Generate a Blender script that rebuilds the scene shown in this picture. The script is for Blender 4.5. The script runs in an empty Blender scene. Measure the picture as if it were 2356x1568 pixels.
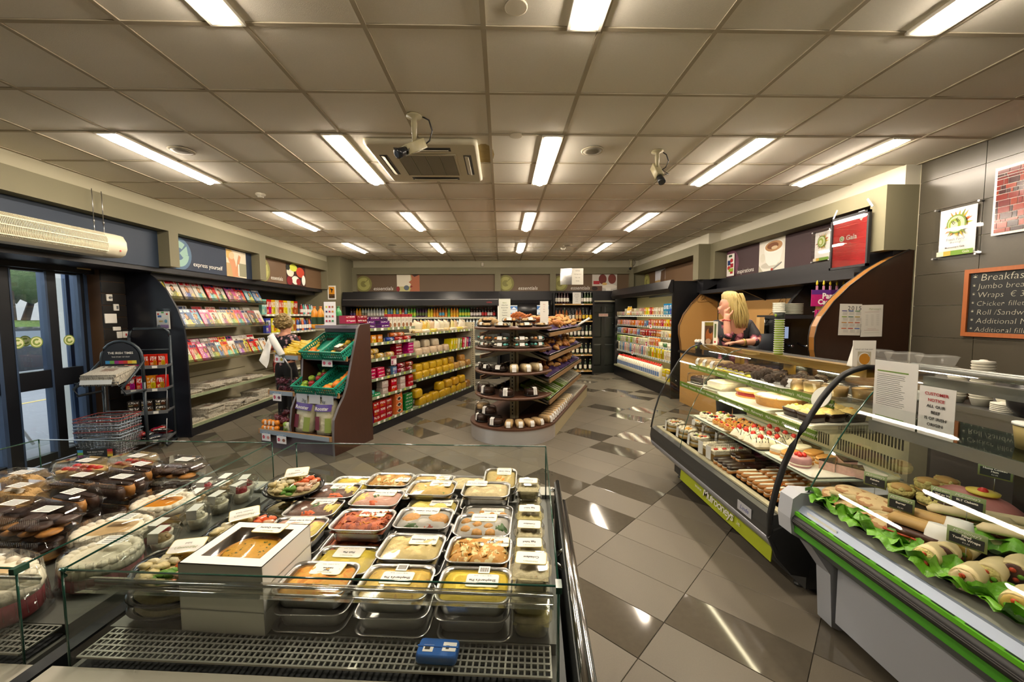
import bpy, math, random
from mathutils import Vector, Matrix, Euler
rnd = random.Random(7)
D = bpy.data; SC = bpy.context.scene; COL = SC.collection
PI = math.pi; sin = math.sin; cos = math.cos
# ------------------------------------------------------------------ camera, world, sun, exposure
def make_camera():
 p, y, r, H, f = .06665, .0267, -.00485, 1.625, 910.4
 cy, sy, cp, sp, cr, sr = cos(y), sin(y), cos(p), sin(p), cos(r), sin(r)
 M = Matrix(((cr,0,sr),(0,1,0),(-sr,0,cr))) @ Matrix(((1,0,0),(0,cp,-sp),(0,sp,cp))) @ Matrix(((cy,-sy,0),(sy,cy,0),(0,0,1)))
 ri, fw, up = M[0], M[1], M[2]
 cd = D.cameras.new('camera'); c = D.objects.new('camera', cd); COL.objects.link(c)
 c.matrix_world = Matrix(((ri[0],up[0],-fw[0],0),(ri[1],up[1],-fw[1],0),(ri[2],up[2],-fw[2],H),(0,0,0,1)))
 cd.sensor_width = 36; cd.sensor_fit = 'HORIZONTAL'; cd.lens = 36*f/2356
 cd.clip_start = .05; cd.clip_end = 200
 SC.camera = c
make_camera()
SC.view_settings.view_transform = 'Standard'; SC.view_settings.look = 'None'
SC.view_settings.gamma = 1; SC.view_settings.use_curve_mapping = False
SC.view_settings.exposure = 1.0
w = D.worlds.new('sky'); SC.world = w; w.use_nodes = True
nt = w.node_tree; bg = nt.nodes['Background']
st = nt.nodes.new('ShaderNodeTexSky'); st.sky_type = 'HOSEK_WILKIE'; st.turbidity = 7; st.sun_direction = (-.3, .2, .9)
mx = nt.nodes.new('ShaderNodeMixRGB'); mx.inputs[0].default_value = .75; mx.inputs[2].default_value = (.86,.92,1,1)
nt.links.new(st.outputs[0], mx.inputs[1]); nt.links.new(mx.outputs[0], bg.inputs[0]); bg.inputs[1].default_value = 2.2
LAMP = 45.0      # radiance of the ceiling tubes
CASE = 9.0       # radiance of the cold-case tubes
cyc = SC.cycles; cyc.max_bounces = 7; cyc.transparent_max_bounces = 28; cyc.diffuse_bounces = 4
cyc.glossy_bounces = 4; cyc.transmission_bounces = 6; cyc.caustics_reflective = False; cyc.caustics_refractive = False
cyc.sample_clamp_indirect = 6
# ------------------------------------------------------------------ materials
def lin(c):
 if isinstance(c, str):
  c = c.lstrip('#'); c = [int(c[i:i+2],16)/255 for i in (0,2,4)]
 return tuple((x/12.92 if x <= .04045 else ((x+.055)/1.055)**2.4) for x in c[:3])+(1,)
class NT:
 def __init__(s, name):
  s.m = D.materials.new(name); s.m.use_nodes = True; s.t = s.m.node_tree
  s.b = s.t.nodes['Principled BSDF']; s.out = s.t.nodes['Material Output']
 def n(s, typ, **k):
  x = s.t.nodes.new('ShaderNode'+typ)
  for a, v in k.items(): setattr(x, a, v)
  return x
 def put(s, sock, v):
  if hasattr(v, 'is_linked') or hasattr(v, 'links'): s.t.links.new(v, sock)
  else: sock.default_value = v
 def m2(s, op, a, b=0.0, c=None):
  x = s.n('Math', operation=op); s.put(x.inputs[0], a); s.put(x.inputs[1], b)
  if c is not None: s.put(x.inputs[2], c)
  return x.outputs[0]
 def mix(s, f, a, b):
  x = s.n('MixRGB'); s.put(x.inputs[0], f); s.put(x.inputs[1], a); s.put(x.inputs[2], b); return x.outputs[0]
 def xyz(s, kind='Generated'):
  tc = s.n('TexCoord'); sp = s.n('SeparateXYZ'); s.t.links.new(tc.outputs[kind], sp.inputs[0]); return sp.outputs
 def comb(s, x, y, z):
  c = s.n('CombineXYZ'); s.put(c.inputs[0], x); s.put(c.inputs[1], y); s.put(c.inputs[2], z); return c.outputs[0]
 def noise(s, vec=None, scale=5.0, detail=2.0, rough=.5):
  x = s.n('TexNoise');
  if vec is not None: s.t.links.new(vec, x.inputs['Vector'])
  x.inputs['Scale'].default_value = scale; x.inputs['Detail'].default_value = detail; x.inputs['Roughness'].default_value = rough
  return x.outputs['Fac']
 def info(s):
  return s.n('ObjectInfo').outputs
 def obj(s):
  return s.n('TexCoord').outputs['Object']
 def bump(s, h, strength=.3, dist=.01):
  b = s.n('Bump'); b.inputs['Strength'].default_value = strength; b.inputs['Distance'].default_value = dist
  s.t.links.new(h, b.inputs['Height']); s.t.links.new(b.outputs[0], s.b.inputs['Normal'])
 def box(s, x, y, x0, x1, y0, y1):
  f = lambda v, a, b: s.m2('MULTIPLY', s.m2('GREATER_THAN', v, a), s.m2('LESS_THAN', v, b))
  return s.m2('MULTIPLY', f(x, x0, x1), f(y, y0, y1))
 def disc(s, x, y, cx, cy, rx, ry):
  a = s.m2('DIVIDE', s.m2('SUBTRACT', x, cx), rx); b = s.m2('DIVIDE', s.m2('SUBTRACT', y, cy), ry)
  return s.m2('LESS_THAN', s.m2('ADD', s.m2('MULTIPLY', a, a), s.m2('MULTIPLY', b, b)), 1.0)
 def hsv(s, h, sa, v):
  c = s.n('CombineColor', mode='HSV'); s.put(c.inputs[0], h); s.put(c.inputs[1], sa); s.put(c.inputs[2], v); return c.outputs[0]
MATS = {}
def M(name, col='#888888', rough=.5, metal=0.0, emit=0.0, var=None, bump=None, coat=0, spec=None, objcol=False, vscale=(1,1,1), tint=None):
 """plain principled material; var=(scale, amount) noise variation, bump=(scale, strength)"""
 if name in MATS: return MATS[name]
 k = NT(name); b = k.b
 c = lin(col); src = None
 b.inputs['Base Color'].default_value = c
 if objcol: src = k.info()['Color']
 if var or tint:
  mp = k.n('Mapping'); mp.inputs['Scale'].default_value = vscale; k.t.links.new(k.obj(), mp.inputs[0])
  n = k.noise(mp.outputs[0], var[0], 4)
  f = k.m2('MULTIPLY', k.m2('SUBTRACT', n, .5), var[1]*2); f = k.m2('ADD', f, 1.0)
  hs = k.n('HueSaturation'); k.put(hs.inputs['Value'], f); k.put(hs.inputs['Color'], src if src is not None else c); src = hs.outputs[0]
  if tint:
   n2 = k.m2('MULTIPLY', k.m2('GREATER_THAN', k.noise(mp.outputs[0], var[0]*tint[1], 3), tint[2]), tint[3] if len(tint) > 3 else 1.0)
   src = k.mix(n2, src, lin(tint[0]))
 if src is not None: k.t.links.new(src, b.inputs['Base Color'])
 b.inputs['Roughness'].default_value = rough; b.inputs['Metallic'].default_value = metal
 if spec is not None: b.inputs['Specular IOR Level'].default_value = spec
 if coat: b.inputs['Coat Weight'].default_value = coat
 if bump: k.bump(k.noise(k.obj(), bump[0], 3), bump[1], bump[2] if len(bump) > 2 else .01)
 if emit:
  b.inputs['Emission Color'].default_value = c; b.inputs['Emission Strength'].default_value = emit
 MATS[name] = k.m; return k.m
def glass(name, col='#ffffff', gloss=.08, rough=.0, fres=1.35):
 """thin clear sheet: transparent + fresnel reflection (no refraction)"""
 if name in MATS: return MATS[name]
 k = NT(name); t = k.t; t.nodes.remove(k.b)
 tr = k.n('BsdfTransparent'); tr.inputs[0].default_value = lin(col)
 gl = k.n('BsdfGlossy'); gl.inputs['Roughness'].default_value = rough
 fr = k.n('Fresnel'); fr.inputs[0].default_value = fres
 f = k.m2('MAXIMUM', fr.outputs[0], gloss*.5); f = k.m2('MINIMUM', f, .6)
 mx = k.n('MixShader'); t.links.new(f, mx.inputs[0]); t.links.new(tr.outputs[0], mx.inputs[1]); t.links.new(gl.outputs[0], mx.inputs[2])
 t.links.new(mx.outputs[0], k.out.inputs[0]); MATS[name] = k.m; return k.m
def wood(name, c1, c2, rough=.45, sc=(1,1,14)):
 if name in MATS: return MATS[name]
 k = NT(name); mp = k.n('Mapping'); mp.inputs['Scale'].default_value = sc; k.t.links.new(k.obj(), mp.inputs[0])
 n = k.noise(mp.outputs[0], 3.5, 6, .65)
 k.t.links.new(k.mix(n, lin(c1), lin(c2)), k.b.inputs['Base Color']); k.b.inputs['Roughness'].default_value = rough
 MATS[name] = k.m; return k.m
def haze(name, col, a):
 k = NT(name); k.b.inputs['Base Color'].default_value = lin(col); k.b.inputs['Roughness'].default_value = .2; k.b.inputs['Alpha'].default_value = a
 MATS[name] = k.m; return k.m
# printed packs: front face is local -Y, width X, height Z; the pack's own colour is the object colour
def pack_mat(name, style):
 k = NT(name); g = k.xyz(); io = k.info(); R = io['Random']; base = io['Color']
 x, z = g[0], g[2]
 if style == 'bag': x, z = g[0], g[1]
 if style == 'flat': z = k.m2('FRACT', k.m2('ADD', g[1], k.m2('MULTIPLY', g[2], .999)))
 hs = k.n('HueSaturation'); k.put(hs.inputs['Hue'], k.m2('ADD', .35, k.m2('MULTIPLY', R, .3))); k.put(hs.inputs['Value'], 1.25); k.put(hs.inputs['Color'], base)
 alt = hs.outputs[0]
 seed = k.m2('MULTIPLY', R, 37.0)
 def letters(sx, sz, th):
  return k.m2('GREATER_THAN', k.noise(k.comb(k.m2('MULTIPLY', x, sx), seed, k.m2('MULTIPLY', z, sz)), 1.0, 0), th)
 white = (.85,.83,.78,1)
 if style == 'pack':
  c = k.mix(k.m2('MULTIPLY', k.disc(x, z, .7, .32, .26, .26), .85), base, alt)
  pic = k.noise(k.comb(x, seed, z), 9.0, 3); c = k.mix(k.m2('MULTIPLY', k.disc(x, z, .7, .3, .2, .2), pic), c, lin('#6b3a1c'))
  c = k.mix(k.m2('MULTIPLY', k.box(x, z, .08, .92, .52, .86), letters(16, 5, .5)), c, white)
  c = k.mix(k.m2('MULTIPLY', k.box(x, z, .08, .45, .12, .36), letters(34, 18, .53)), c, (.9,.8,.45,1))
 elif style == 'flat':
  c = k.mix(k.m2('MULTIPLY', k.box(x, z, .1, .9, .5, .85), letters(14, 6, .5)), base, white)
  c = k.mix(k.m2('MULTIPLY', k.box(x, z, .12, .6, .15, .4), letters(30, 18, .55)), c, alt)
 elif style == 'bag':
  n = k.noise(k.obj(), 22, 3)
  c = k.mix(k.m2('MULTIPLY', k.m2('GREATER_THAN', n, .55), .22), base, (.75,.68,.55,1))
  c = k.mix(k.m2('MULTIPLY', k.box(x, z, .2, .8, .3, .75), letters(10, 5, .52)), c, lin('#6a2415'))
 elif style == 'bottle':
  c = base
 elif style == 'mag':
  h = lambda a: k.m2('FRACT', k.m2('MULTIPLY', R, a))
  bgc = k.mix(k.m2('MULTIPLY', z, .15), base, white)
  body = k.hsv(h(13.1), .55, k.m2('ADD', .12, k.m2('MULTIPLY', h(29.3), .5)))
  cx = k.m2('ADD', .42, k.m2('MULTIPLY', h(7.7), .22))
  wob = k.m2('MULTIPLY', k.m2('SUBTRACT', k.noise(k.comb(x, seed, z), 7.0, 2), .5), .35)
  xw = k.m2('ADD', x, wob)
  c = k.mix(k.disc(xw, z, cx, .1, .3, .45), bgc, body)
  hair = k.hsv(.07, .6, k.m2('ADD', .04, k.m2('MULTIPLY', h(3.9), .35)))
  c = k.mix(k.disc(xw, z, cx, .58, .17, .2), c, hair)
  c = k.mix(k.disc(x, z, cx, .58, .1, .13), c, lin('#d9a98a'))
  tcol = k.mix(k.m2('GREATER_THAN', h(5.3), .45), lin('#c01622'), lin('#f2efe8'))
  tcol = k.mix(k.m2('GREATER_THAN', h(11.9), .75), tcol, lin('#16315f'))
  c = k.mix(k.m2('MULTIPLY', k.box(x, z, .06, .94, .82, .97), letters(15, 3, .42)), c, tcol)
  c = k.mix(k.m2('MULTIPLY', k.box(x, z, .05, .36, .12, .74), letters(26, 34, .56)), c, (.92,.9,.85,1))
  c = k.mix(k.m2('MULTIPLY', k.box(x, z, .62, .96, .1, .4), letters(20, 26, .55)), c, (.95,.82,.2,1))
 elif style == 'news':
  c = k.mix(k.m2('MULTIPLY', letters(46, 60, .52), .55), lin('#cfc9ba'), lin('#5d5a55'))
  c = k.mix(k.m2('MULTIPLY', k.box(x, z, .1, .9, .84, .95), letters(12, 3, .45)), c, lin('#1d1c1c'))
  c = k.mix(k.box(x, z, .3, .7, .4, .72), c, k.mix(k.noise(k.comb(x, seed, z), 9.0, 3), lin('#3b3532'), lin('#b9a493')))
 elif style == 'photo':   # soft abstract picture, colours from object colour
  n = k.noise(k.comb(x, seed, z), 4.0, 4); n2 = k.noise(k.comb(z, seed, x), 3.0, 3)
  c = k.mix(k.m2('GREATER_THAN', n, .5), base, alt); c = k.mix(k.m2('GREATER_THAN', n2, .56), c, white)
 hs = k.n('HueSaturation'); hs.inputs['Saturation'].default_value = 1.2; hs.inputs['Value'].default_value = .82; k.put(hs.inputs['Color'], c); c = hs.outputs[0]
 k.t.links.new(c, k.b.inputs['Base Color']); k.b.inputs['Roughness'].default_value = .35 if style != 'news' else .8
 MATS[name] = k.m; return k.m
PACK = pack_mat('printed carton', 'pack'); FLAT = pack_mat('printed wrapper', 'flat'); BAGP = pack_mat('printed bag', 'bag')
MAG = pack_mat('magazine print', 'mag'); NEWS = pack_mat('newsprint', 'news'); PHOTO = pack_mat('picture print', 'photo')
OBJC = M('coloured plastic', objcol=True, rough=.3); OBJM = M('coloured matt', objcol=True, rough=.7); OBJW = M('coloured food', objcol=True, rough=.55, var=(60,.35))
WHITE = M('white paint', '#e6e3da', .5); BLACK = M('black laminate', '#15151a', .4); PAPER = M('white paper', '#e8e6df', .7)
INK = M('black ink', '#1b1b1b', .6); INKW = M('white ink', '#efece2', .6); INKR = M('red ink', '#b3222a', .6); INKG = M('green ink', '#7a8a35', .6)
CHROME = M('chrome', '#c9c9c9', .15, 1); STEEL = M('brushed steel', '#b4b4b6', .32, 1); GREYM = M('grey metal', '#8c8f92', .4, .6)
DARKM = M('dark painted metal', '#23262b', .4, .3); RUBBER = M('black rubber', '#141414', .5)
CLEAR = glass('clear plastic', '#fefefe', .05, .03, 1.22); PANE = glass('clear glass', '#fafcfb', .05, 0, 1.33)
GEDGE = M('glass edge', '#1f4a3d', .12, coat=.5)
OLIVE = M('olive paint', '#77725a', .75, var=(3,.05)); CREAM = M('cream metal', '#d9d2b4', .5)
# ------------------------------------------------------------------ mesh builder
class B:
 def __init__(s, *mats): s.v = []; s.f = []; s.mi = []; s.mats = list(mats) or [WHITE]; s.sm = []
 def add(s, vs, fs, mi=0, smooth=False):
  o = len(s.v); s.v += [tuple(p) for p in vs]
  for f in fs: s.f.append(tuple(i+o for i in f)); s.mi.append(mi); s.sm.append(smooth)
  return s
 def bb(s, x0, x1, y0, y1, z0, z1, mi=0):
  v = [(x,y,z) for z in (z0,z1) for y in (y0,y1) for x in (x0,x1)]
  return s.add(v, [(0,2,3,1),(4,5,7,6),(0,1,5,4),(1,3,7,5),(3,2,6,7),(2,0,4,6)], mi)
 def box(s, c, d, mi=0, rz=0.0, rx=0.0, ry=0.0):
  v = [Vector((x*d[0]/2,y*d[1]/2,z*d[2]/2)) for z in (-1,1) for y in (-1,1) for x in (-1,1)]
  if rz or rx or ry:
   R = Euler((rx,ry,rz)).to_matrix(); v = [R@p for p in v]
  return s.add([(p[0]+c[0],p[1]+c[1],p[2]+c[2]) for p in v], [(0,2,3,1),(4,5,7,6),(0,1,5,4),(1,3,7,5),(3,2,6,7),(2,0,4,6)], mi)
 def prism(s, poly, ax, a, b, mi=0, smooth=False):
  f = {'x': lambda p,t:(t,p[0],p[1]), 'y': lambda p,t:(p[0],t,p[1]), 'z': lambda p,t:(p[0],p[1],t)}[ax]
  n = len(poly); v = [f(p,a) for p in poly]+[f(p,b) for p in poly]
  s.add(v, [tuple(range(n)), tuple(range(2*n-1,n-1,-1))], mi)
  return s.add(v, [(i,(i+1)%n,n+(i+1)%n,n+i) for i in range(n)], mi, smooth)
 def tube(s, pts, r, n=6, mi=0, closed=False, smooth=True):
  P = [Vector(p) for p in pts]; m = len(P); rings = []
  for i in range(m):
   a = P[i-1] if (i > 0 or closed) else P[i]; c = P[(i+1) % m] if (i < m-1 or closed) else P[i]
   t = (c-a).normalized(); up = Vector((0,0,1)) if abs(t.z) < .9 else Vector((1,0,0))
   u = t.cross(up).normalized(); w = u.cross(t)
   rr = r[i] if isinstance(r, (list,tuple)) else r
   rings.append([P[i]+u*cos(2*PI*k/n)*rr+w*sin(2*PI*k/n)*rr for k in range(n)])
  return s.loft(rings, mi, closed, smooth)
 def loft(s, rings, mi=0, closed=False, smooth=True, caps=True):
  n = len(rings[0]); v = [p for r in rings for p in r]; f = []; m = len(rings)
  for i in range(m if closed else m-1):
   j = (i+1) % m
   f += [(i*n+k, i*n+(k+1)%n, j*n+(k+1)%n, j*n+k) for k in range(n)]
  o = len(s.v); s.add(v, f, mi, smooth)
  if not closed and caps:
   for fc in (tuple(range(n-1,-1,-1)), tuple(range((m-1)*n, m*n))): s.f.append(tuple(i+o for i in fc)); s.mi.append(mi); s.sm.append(False)
  return s
 def lathe(s, prof, n=12, mi=0, c=(0,0,0), sx=1.0, sy=1.0, smooth=True, a0=0.0, caps=True):
  rings = [[(c[0]+r*sx*cos(a0+2*PI*k/n), c[1]+r*sy*sin(a0+2*PI*k/n), c[2]+z) for k in range(n)] for r, z in prof]
  return s.loft(rings, mi, False, smooth, caps)
 def rr(s, rings, mi=0, seg=3, c=(0,0,0), smooth=True, caps=True):
  """stack of rounded rectangles: each ring (w, d, r, z)"""
  out = []
  for w, d, r, z in rings:
   r = min(r, w/2-1e-4, d/2-1e-4); ring = []
   for qx, qy, a in ((1,1,0),(-1,1,PI/2),(-1,-1,PI),(1,-1,1.5*PI)):
    for k in range(seg+1):
     t = a+PI/2*k/seg; ring.append((c[0]+qx*(w/2-r)+r*cos(t), c[1]+qy*(d/2-r)+r*sin(t), c[2]+z))
   out.append(ring)
  return s.loft(out, mi, False, smooth, caps)
 def ball(s, c, r, mi=0, n=10, m=6, sc=(1,1,1), jit=0, R=None):
  v = []; f = []
  v.append((0,0,-1))
  for i in range(1,m):
   t = -PI/2+PI*i/m
   for k in range(n): v.append((cos(t)*cos(2*PI*k/n), cos(t)*sin(2*PI*k/n), sin(t)))
  v.append((0,0,1))
  vv = []
  for p in v:
   j = 1+(rnd.uniform(-jit,jit) if jit else 0)
   q = Vector((p[0]*r*sc[0]*j,p[1]*r*sc[1]*j,p[2]*r*sc[2]*j))
   if R is not None: q = R@q
   vv.append((q[0]+c[0],q[1]+c[1],q[2]+c[2]))
  for k in range(n): f.append((0,1+(k+1)%n,1+k)); f.append((len(v)-1, 1+(m-2)*n+k, 1+(m-2)*n+(k+1)%n))
  for i in range(m-2):
   for k in range(n): f.append((1+i*n+k,1+i*n+(k+1)%n,1+(i+1)*n+(k+1)%n,1+(i+1)*n+k))
  return s.add(vv, f, mi, True)
 def grid(s, fn, nu, nv, mi=0, smooth=True):
  v = [fn(i/nu, j/nv) for j in range(nv+1) for i in range(nu+1)]
  return s.add(v, [(j*(nu+1)+i, j*(nu+1)+i+1, (j+1)*(nu+1)+i+1, (j+1)*(nu+1)+i) for j in range(nv) for i in range(nu)], mi, smooth)
 def quad(s, a, b, c, d, mi=0): return s.add([a,b,c,d], [(0,1,2,3)], mi)
 def blob(s, w, d, h, mi=0, nu=9, nv=7, rough=.3, c=(0,0,0), pw=4, seed=None):
  """heaped food: a bumpy sheet that falls to its rim"""
  R = rnd if seed is None else random.Random(seed)
  hs = {}
  def fn(u, v):
   x, y = u*2-1, v*2-1; fall = max(0, 1-abs(x)**pw)*max(0, 1-abs(y)**pw)
   return (c[0]+x*w/2, c[1]+y*d/2, c[2]+h*fall*(1-rough+R.random()*rough*2))
  return s.grid(fn, nu, nv, mi)
 def me(s, name='mesh'):
  m = D.meshes.new(name); m.from_pydata(s.v, [], s.f)
  for x in s.mats: m.materials.append(x)
  m.polygons.foreach_set('material_index', s.mi); m.polygons.foreach_set('use_smooth', s.sm)
  m.update(); return m
def link(o, parent=None):
 COL.objects.link(o)
 if parent is not None: o.parent = parent
 return o
def part(name, mesh, parent=None, loc=(0,0,0), rot=(0,0,0), color=None, label=None, kind=None, scale=None):
 if isinstance(mesh, B): mesh = mesh.me(name)
 o = D.objects.new(name, mesh); o.location = loc; o.rotation_euler = rot
 if color is not None: o.color = lin(color)
 if label: o['label'] = label
 if kind: o['kind'] = kind
 if scale is not None: o.scale = scale if hasattr(scale, '__len__') else (scale,)*3
 return link(o, parent)
def tag(o, label, cat, group=None):
 o['label'] = label; o['category'] = cat
 if group: o['group'] = group
 return o
def thing(name, label, cat, loc=(0,0,0), rot=0.0, group=None):
 o = D.objects.new(name, None); o.location = loc; o.empty_display_size = .1
 o.rotation_euler = rot if hasattr(rot, '__len__') else (0,0,rot)
 link(o); return tag(o, label, cat, group)
def solo(name, mesh, label, cat, loc=(0,0,0), rot=0.0, color=None, group=None, scale=None):
 o = part(name, mesh, None, loc, rot if hasattr(rot, '__len__') else (0,0,rot), color, None, None, scale)
 return tag(o, label, cat, group)
def struct(name, mesh, loc=(0,0,0), rot=(0,0,0), parent=None):
 o = part(name, mesh, parent, loc, rot)
 if parent is None: o['kind'] = 'structure'
 return o
def clone(root, loc, rot=None, label=None, group=None, color=None):
 """copy a thing, its parts and sub-parts"""
 def cp(o, par):
  c = o.copy(); COL.objects.link(c)
  if par is not None: c.parent = par
  for ch in o.children: cp(ch, c)
  return c
 r = cp(root, None); r.location = loc
 if rot is not None: r.rotation_euler = rot if hasattr(rot, '__len__') else (0,0,rot)
 if label: r['label'] = label
 if group: r['group'] = group
 if color is not None: r.color = lin(color)
 return r
TXT = {}
def text_mesh(s, size, mat, align='CENTER', shear=0.0, space=1.0, bold=0.0, line=1.0):
 key = (s, size, mat.name, align, shear, space, bold, line)
 if key in TXT: return TXT[key]
 cu = D.curves.new('text', 'FONT'); cu.body = s; cu.size = size; cu.align_x = align; cu.align_y = 'CENTER'
 cu.shear = shear; cu.space_character = space; cu.offset = bold; cu.space_line = line; cu.resolution_u = 2
 o = D.objects.new('text', cu); COL.objects.link(o)
 dg = bpy.context.evaluated_depsgraph_get(); me = D.meshes.new_from_object(o.evaluated_get(dg))
 D.objects.remove(o); D.curves.remove(cu)
 me.materials.clear(); me.materials.append(mat)
 TXT[key] = me; return me
def text(s, size, mat, parent, loc, rot=(0,0,0), name='lettering', **k):
 """text laid in its local XY plane; rot turns it"""
 return part(name, text_mesh(s, size, mat, **k), parent, loc, rot)
UP = (PI/2,0,0)        # text standing up, read from -Y
ORD = ['first','second','third','fourth','fifth','sixth','seventh','eighth','ninth','tenth','eleventh','twelfth','thirteenth','fourteenth','fifteenth','sixteenth','seventeenth','eighteenth','nineteenth','twentieth']
def od(i):
 i = int(i)+1
 if i <= 20: return ORD[i-1]
 t = ('twent','thirt','fort','fift','sixt')[i//10-2]
 return t+'ieth' if i % 10 == 0 else t+'y-'+ORD[i % 10-1]
# the two island gondolas and the produce stand share one turned frame (u across, v along)
GA = -.3629
def G(u, v, z=0.0): return (.9348*u+.3551*v, -.3551*u+.9348*v, z)
def arc(cx, cy, r, a0, a1, n): return [(cx+r*cos(a0+(a1-a0)*i/n), cy+r*sin(a0+(a1-a0)*i/n)) for i in range(n+1)]
# ================================================================== the room
ZC = 3.083
def pix(x, y, z):
 c = SC.camera.matrix_world.inverted() @ Vector((x,y,z))
 if c.z > -.05: return None
 f = 910.4; return (1178-f*c.x/c.z, 784+f*c.y/c.z, -c.z)
# floor: 600 x 300 porcelain tiles laid at 45 degrees, some of them polished dark
GROUT = M('dark grout', '#3a352c', .9)
TILE = M('matt floor tile', '#8b8271', .42, objcol=True, var=(140,.10), spec=.35)
TILED = M('polished dark floor tile', '#5c5347', .07, objcol=True, var=(30,.12), spec=.6)
fl = struct('floor', B(GROUT).bb(-5.05,4.3,-3,11,-.12,-.004))
def tile_mesh(m):
 b = B(m); b.rr([(.297,.597,.001,-.02),(.297,.597,.001,-.0015),(.294,.594,.001,0)], 0, 1, smooth=False); return b.me('tile')
tl, td = tile_mesh(TILE), tile_mesh(TILED)
cells = []
for ip in range(-14, 46):
 for iq in range(-16, 8):
  p, q = (ip+.63+.5)*.3, (iq-.315+.5)*.6
  x, y = (p+q)*.70711, (p-q)*.70711
  if not (-4.86 < x < 3.9 and -.4 < y < 10.75): continue
  if x > 3.3 or (x > 1.85 and y < 3.8): continue
  pp = pix(x, y, 0)
  if pp is None or not (-150 < pp[0] < 2500 and pp[1] < 1850): continue
  k = (ip+5*iq) % 12
  cells.append((pp[2], x, y, k in (1, 5, 7)))
cells.sort()
far = B(TILE, TILED)
for n, (d, x, y, dk) in enumerate(cells):
 if n < 300:
  v = rnd.uniform(.9, 1.08)
  c = (.082*v,.071*v,.053*v,1) if dk else (.135*v,.117*v,.087*v,1)
  o = part('floor_tile', td if dk else tl, fl, (x,y,0), (0,0,PI/4)); o.color = c
 else:
  far.box((x,y,-.01), (.297,.597,.02), 1 if dk else 0, PI/4)
if far.v:
 o = part('floor_tile', far, fl, kind='stuff'); o.color = (.135,.120,.092,1)
# ceiling: 600 mm lay-in tiles in a metal grid
CT = M('ceiling tile', '#dcd6c8', .9, var=(90,.05), bump=(240,.25,.004))
TB = M('ceiling grid', '#aba18c', .9, spec=.15)
ce = struct('ceiling', B(CT).bb(-5.1,4.3,-3,11,ZC+.02,ZC+.12))
X0, Y0 = -.0814, 2.1145
cb = B(CT); cb.rr([(.574,.574,.002,.016),(.574,.574,.002,.001),(.57,.57,.002,0)], 0, 1, smooth=False); cm = cb.me('ceiling_tile')
for i in range(-8, 7):
 for j in range(-2, 15):
  x, y = X0+.6*(i+.5), Y0+.6*(j+.5)
  sx = sy = 1.0
  if y > 10.6: continue
  part('ceiling_tile', cm, ce, (x,y,ZC), (0,0,0))
part('ceiling_tile', B(CT).bb(-5,4.2,-3,Y0-1.21,ZC,ZC+.02), ce)
part('ceiling_tile', B(CT).bb(-4.4,3.9,Y0+.6*14+.01,10.9,ZC,ZC+.015), ce)
for i in range(-8, 8):
 part('grid_runner', B(TB).bb(X0+.6*i-.0125,X0+.6*i+.0125,-3,10.9,ZC-.006,ZC+.018), ce)
for j in range(-2, 15):
 part('grid_runner', B(TB).bb(-4.9,4.14,Y0+.6*j-.0125,Y0+.6*j+.0125,ZC-.0055,ZC+.018), ce)
# walls
PAINT = M('grey olive wall paint', '#8f8a6e', .8); PALE = M('pale wall paint', '#c9c4b2', .8); SOFF = M('soffit paint', '#a8a28a', .8)
wl = B(PALE, BLACK)
wl.bb(-5.25,-5.1,5.14,10.95,0,ZC,1); wl.bb(-5.25,-5.1,-3,5.14,2.2,ZC,1); wl.bb(-5.25,-5.1,-3,2.3,0,2.2,0)
struct('wall_left', wl)
struct('wall_back', B(PALE).bb(-5.25,4.3,10.92,11.05,0,ZC+.1))
struct('wall_rear', B(PALE).bb(-5.25,4.4,-3.12,-3.0,0,ZC+.1))
# right wall: dark 600 x 300 tiles near the camera, painted wall beyond
WG = M('pale grout', '#b9b49e', .8); WT = M('dark wall tile', '#484338', .28, var=(60,.06), spec=.5)
wr = struct('wall_right', B(WG).bb(4.152,4.3,-3,3.9,0,ZC+.05))
ye = [3.885,3.355,2.755,2.155,1.555]; zz = [0,.19,.49,.79,1.09,1.39,1.69,1.99,2.29,2.59,2.89,3.08]
for a in range(len(ye)-1):
 for c in range(len(zz)-1):
  y0, y1, z0, z1 = ye[a+1]+.0025, ye[a]-.0025, zz[c]+.0025, zz[c+1]-.0025
  part('wall_tile', B(WT).bb(4.140,4.153,y0,y1,z0,z1), wr)
part('wall_tile', B(WT).bb(4.140,4.153,-3,1.553,0,3.08), wr, kind='stuff')
struct('wall_right_far', B(PAINT).bb(4.15,4.3,3.9,11,0,ZC+.05))
# left bulkhead
tb = B(SOFF, OLIVE, BLACK)
tb.bb(-5.1,-4.3,-3,10.0,2.945,ZC,0)
tb.bb(-4.44,-4.28,-3,10.0,2.72,2.945,1)
for y0, y1 in ((5.30,5.45),(7.22,7.40),(9.93,10.0)): tb.bb(-4.44,-4.28,y0,y1,2.27,2.72,1)
tb.bb(-5.1,-4.44,-3,10.0,2.2,2.945,2)
struct('trim_1', tb)
# column in the far left corner
struct('column_left', B(OLIVE).bb(-5.1,-3.98,10.0,10.92,0,ZC))
# back bulkhead
tb = B(SOFF, OLIVE, BLACK)
tb.bb(-3.98,3.62,10.88,10.93,2.895,ZC,0); tb.bb(-3.98,3.62,10.78,10.93,2.715,2.895,1)
for x0, x1 in ((-3.98,-3.87),(-.17,-.01),(1.33,1.49),(3.5,3.62)): tb.bb(x0,x1,10.78,10.93,2.26,2.715,1)
tb.bb(-3.98,3.62,10.8,10.93,2.0,2.26,2)
struct('trim_2', tb)
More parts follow.
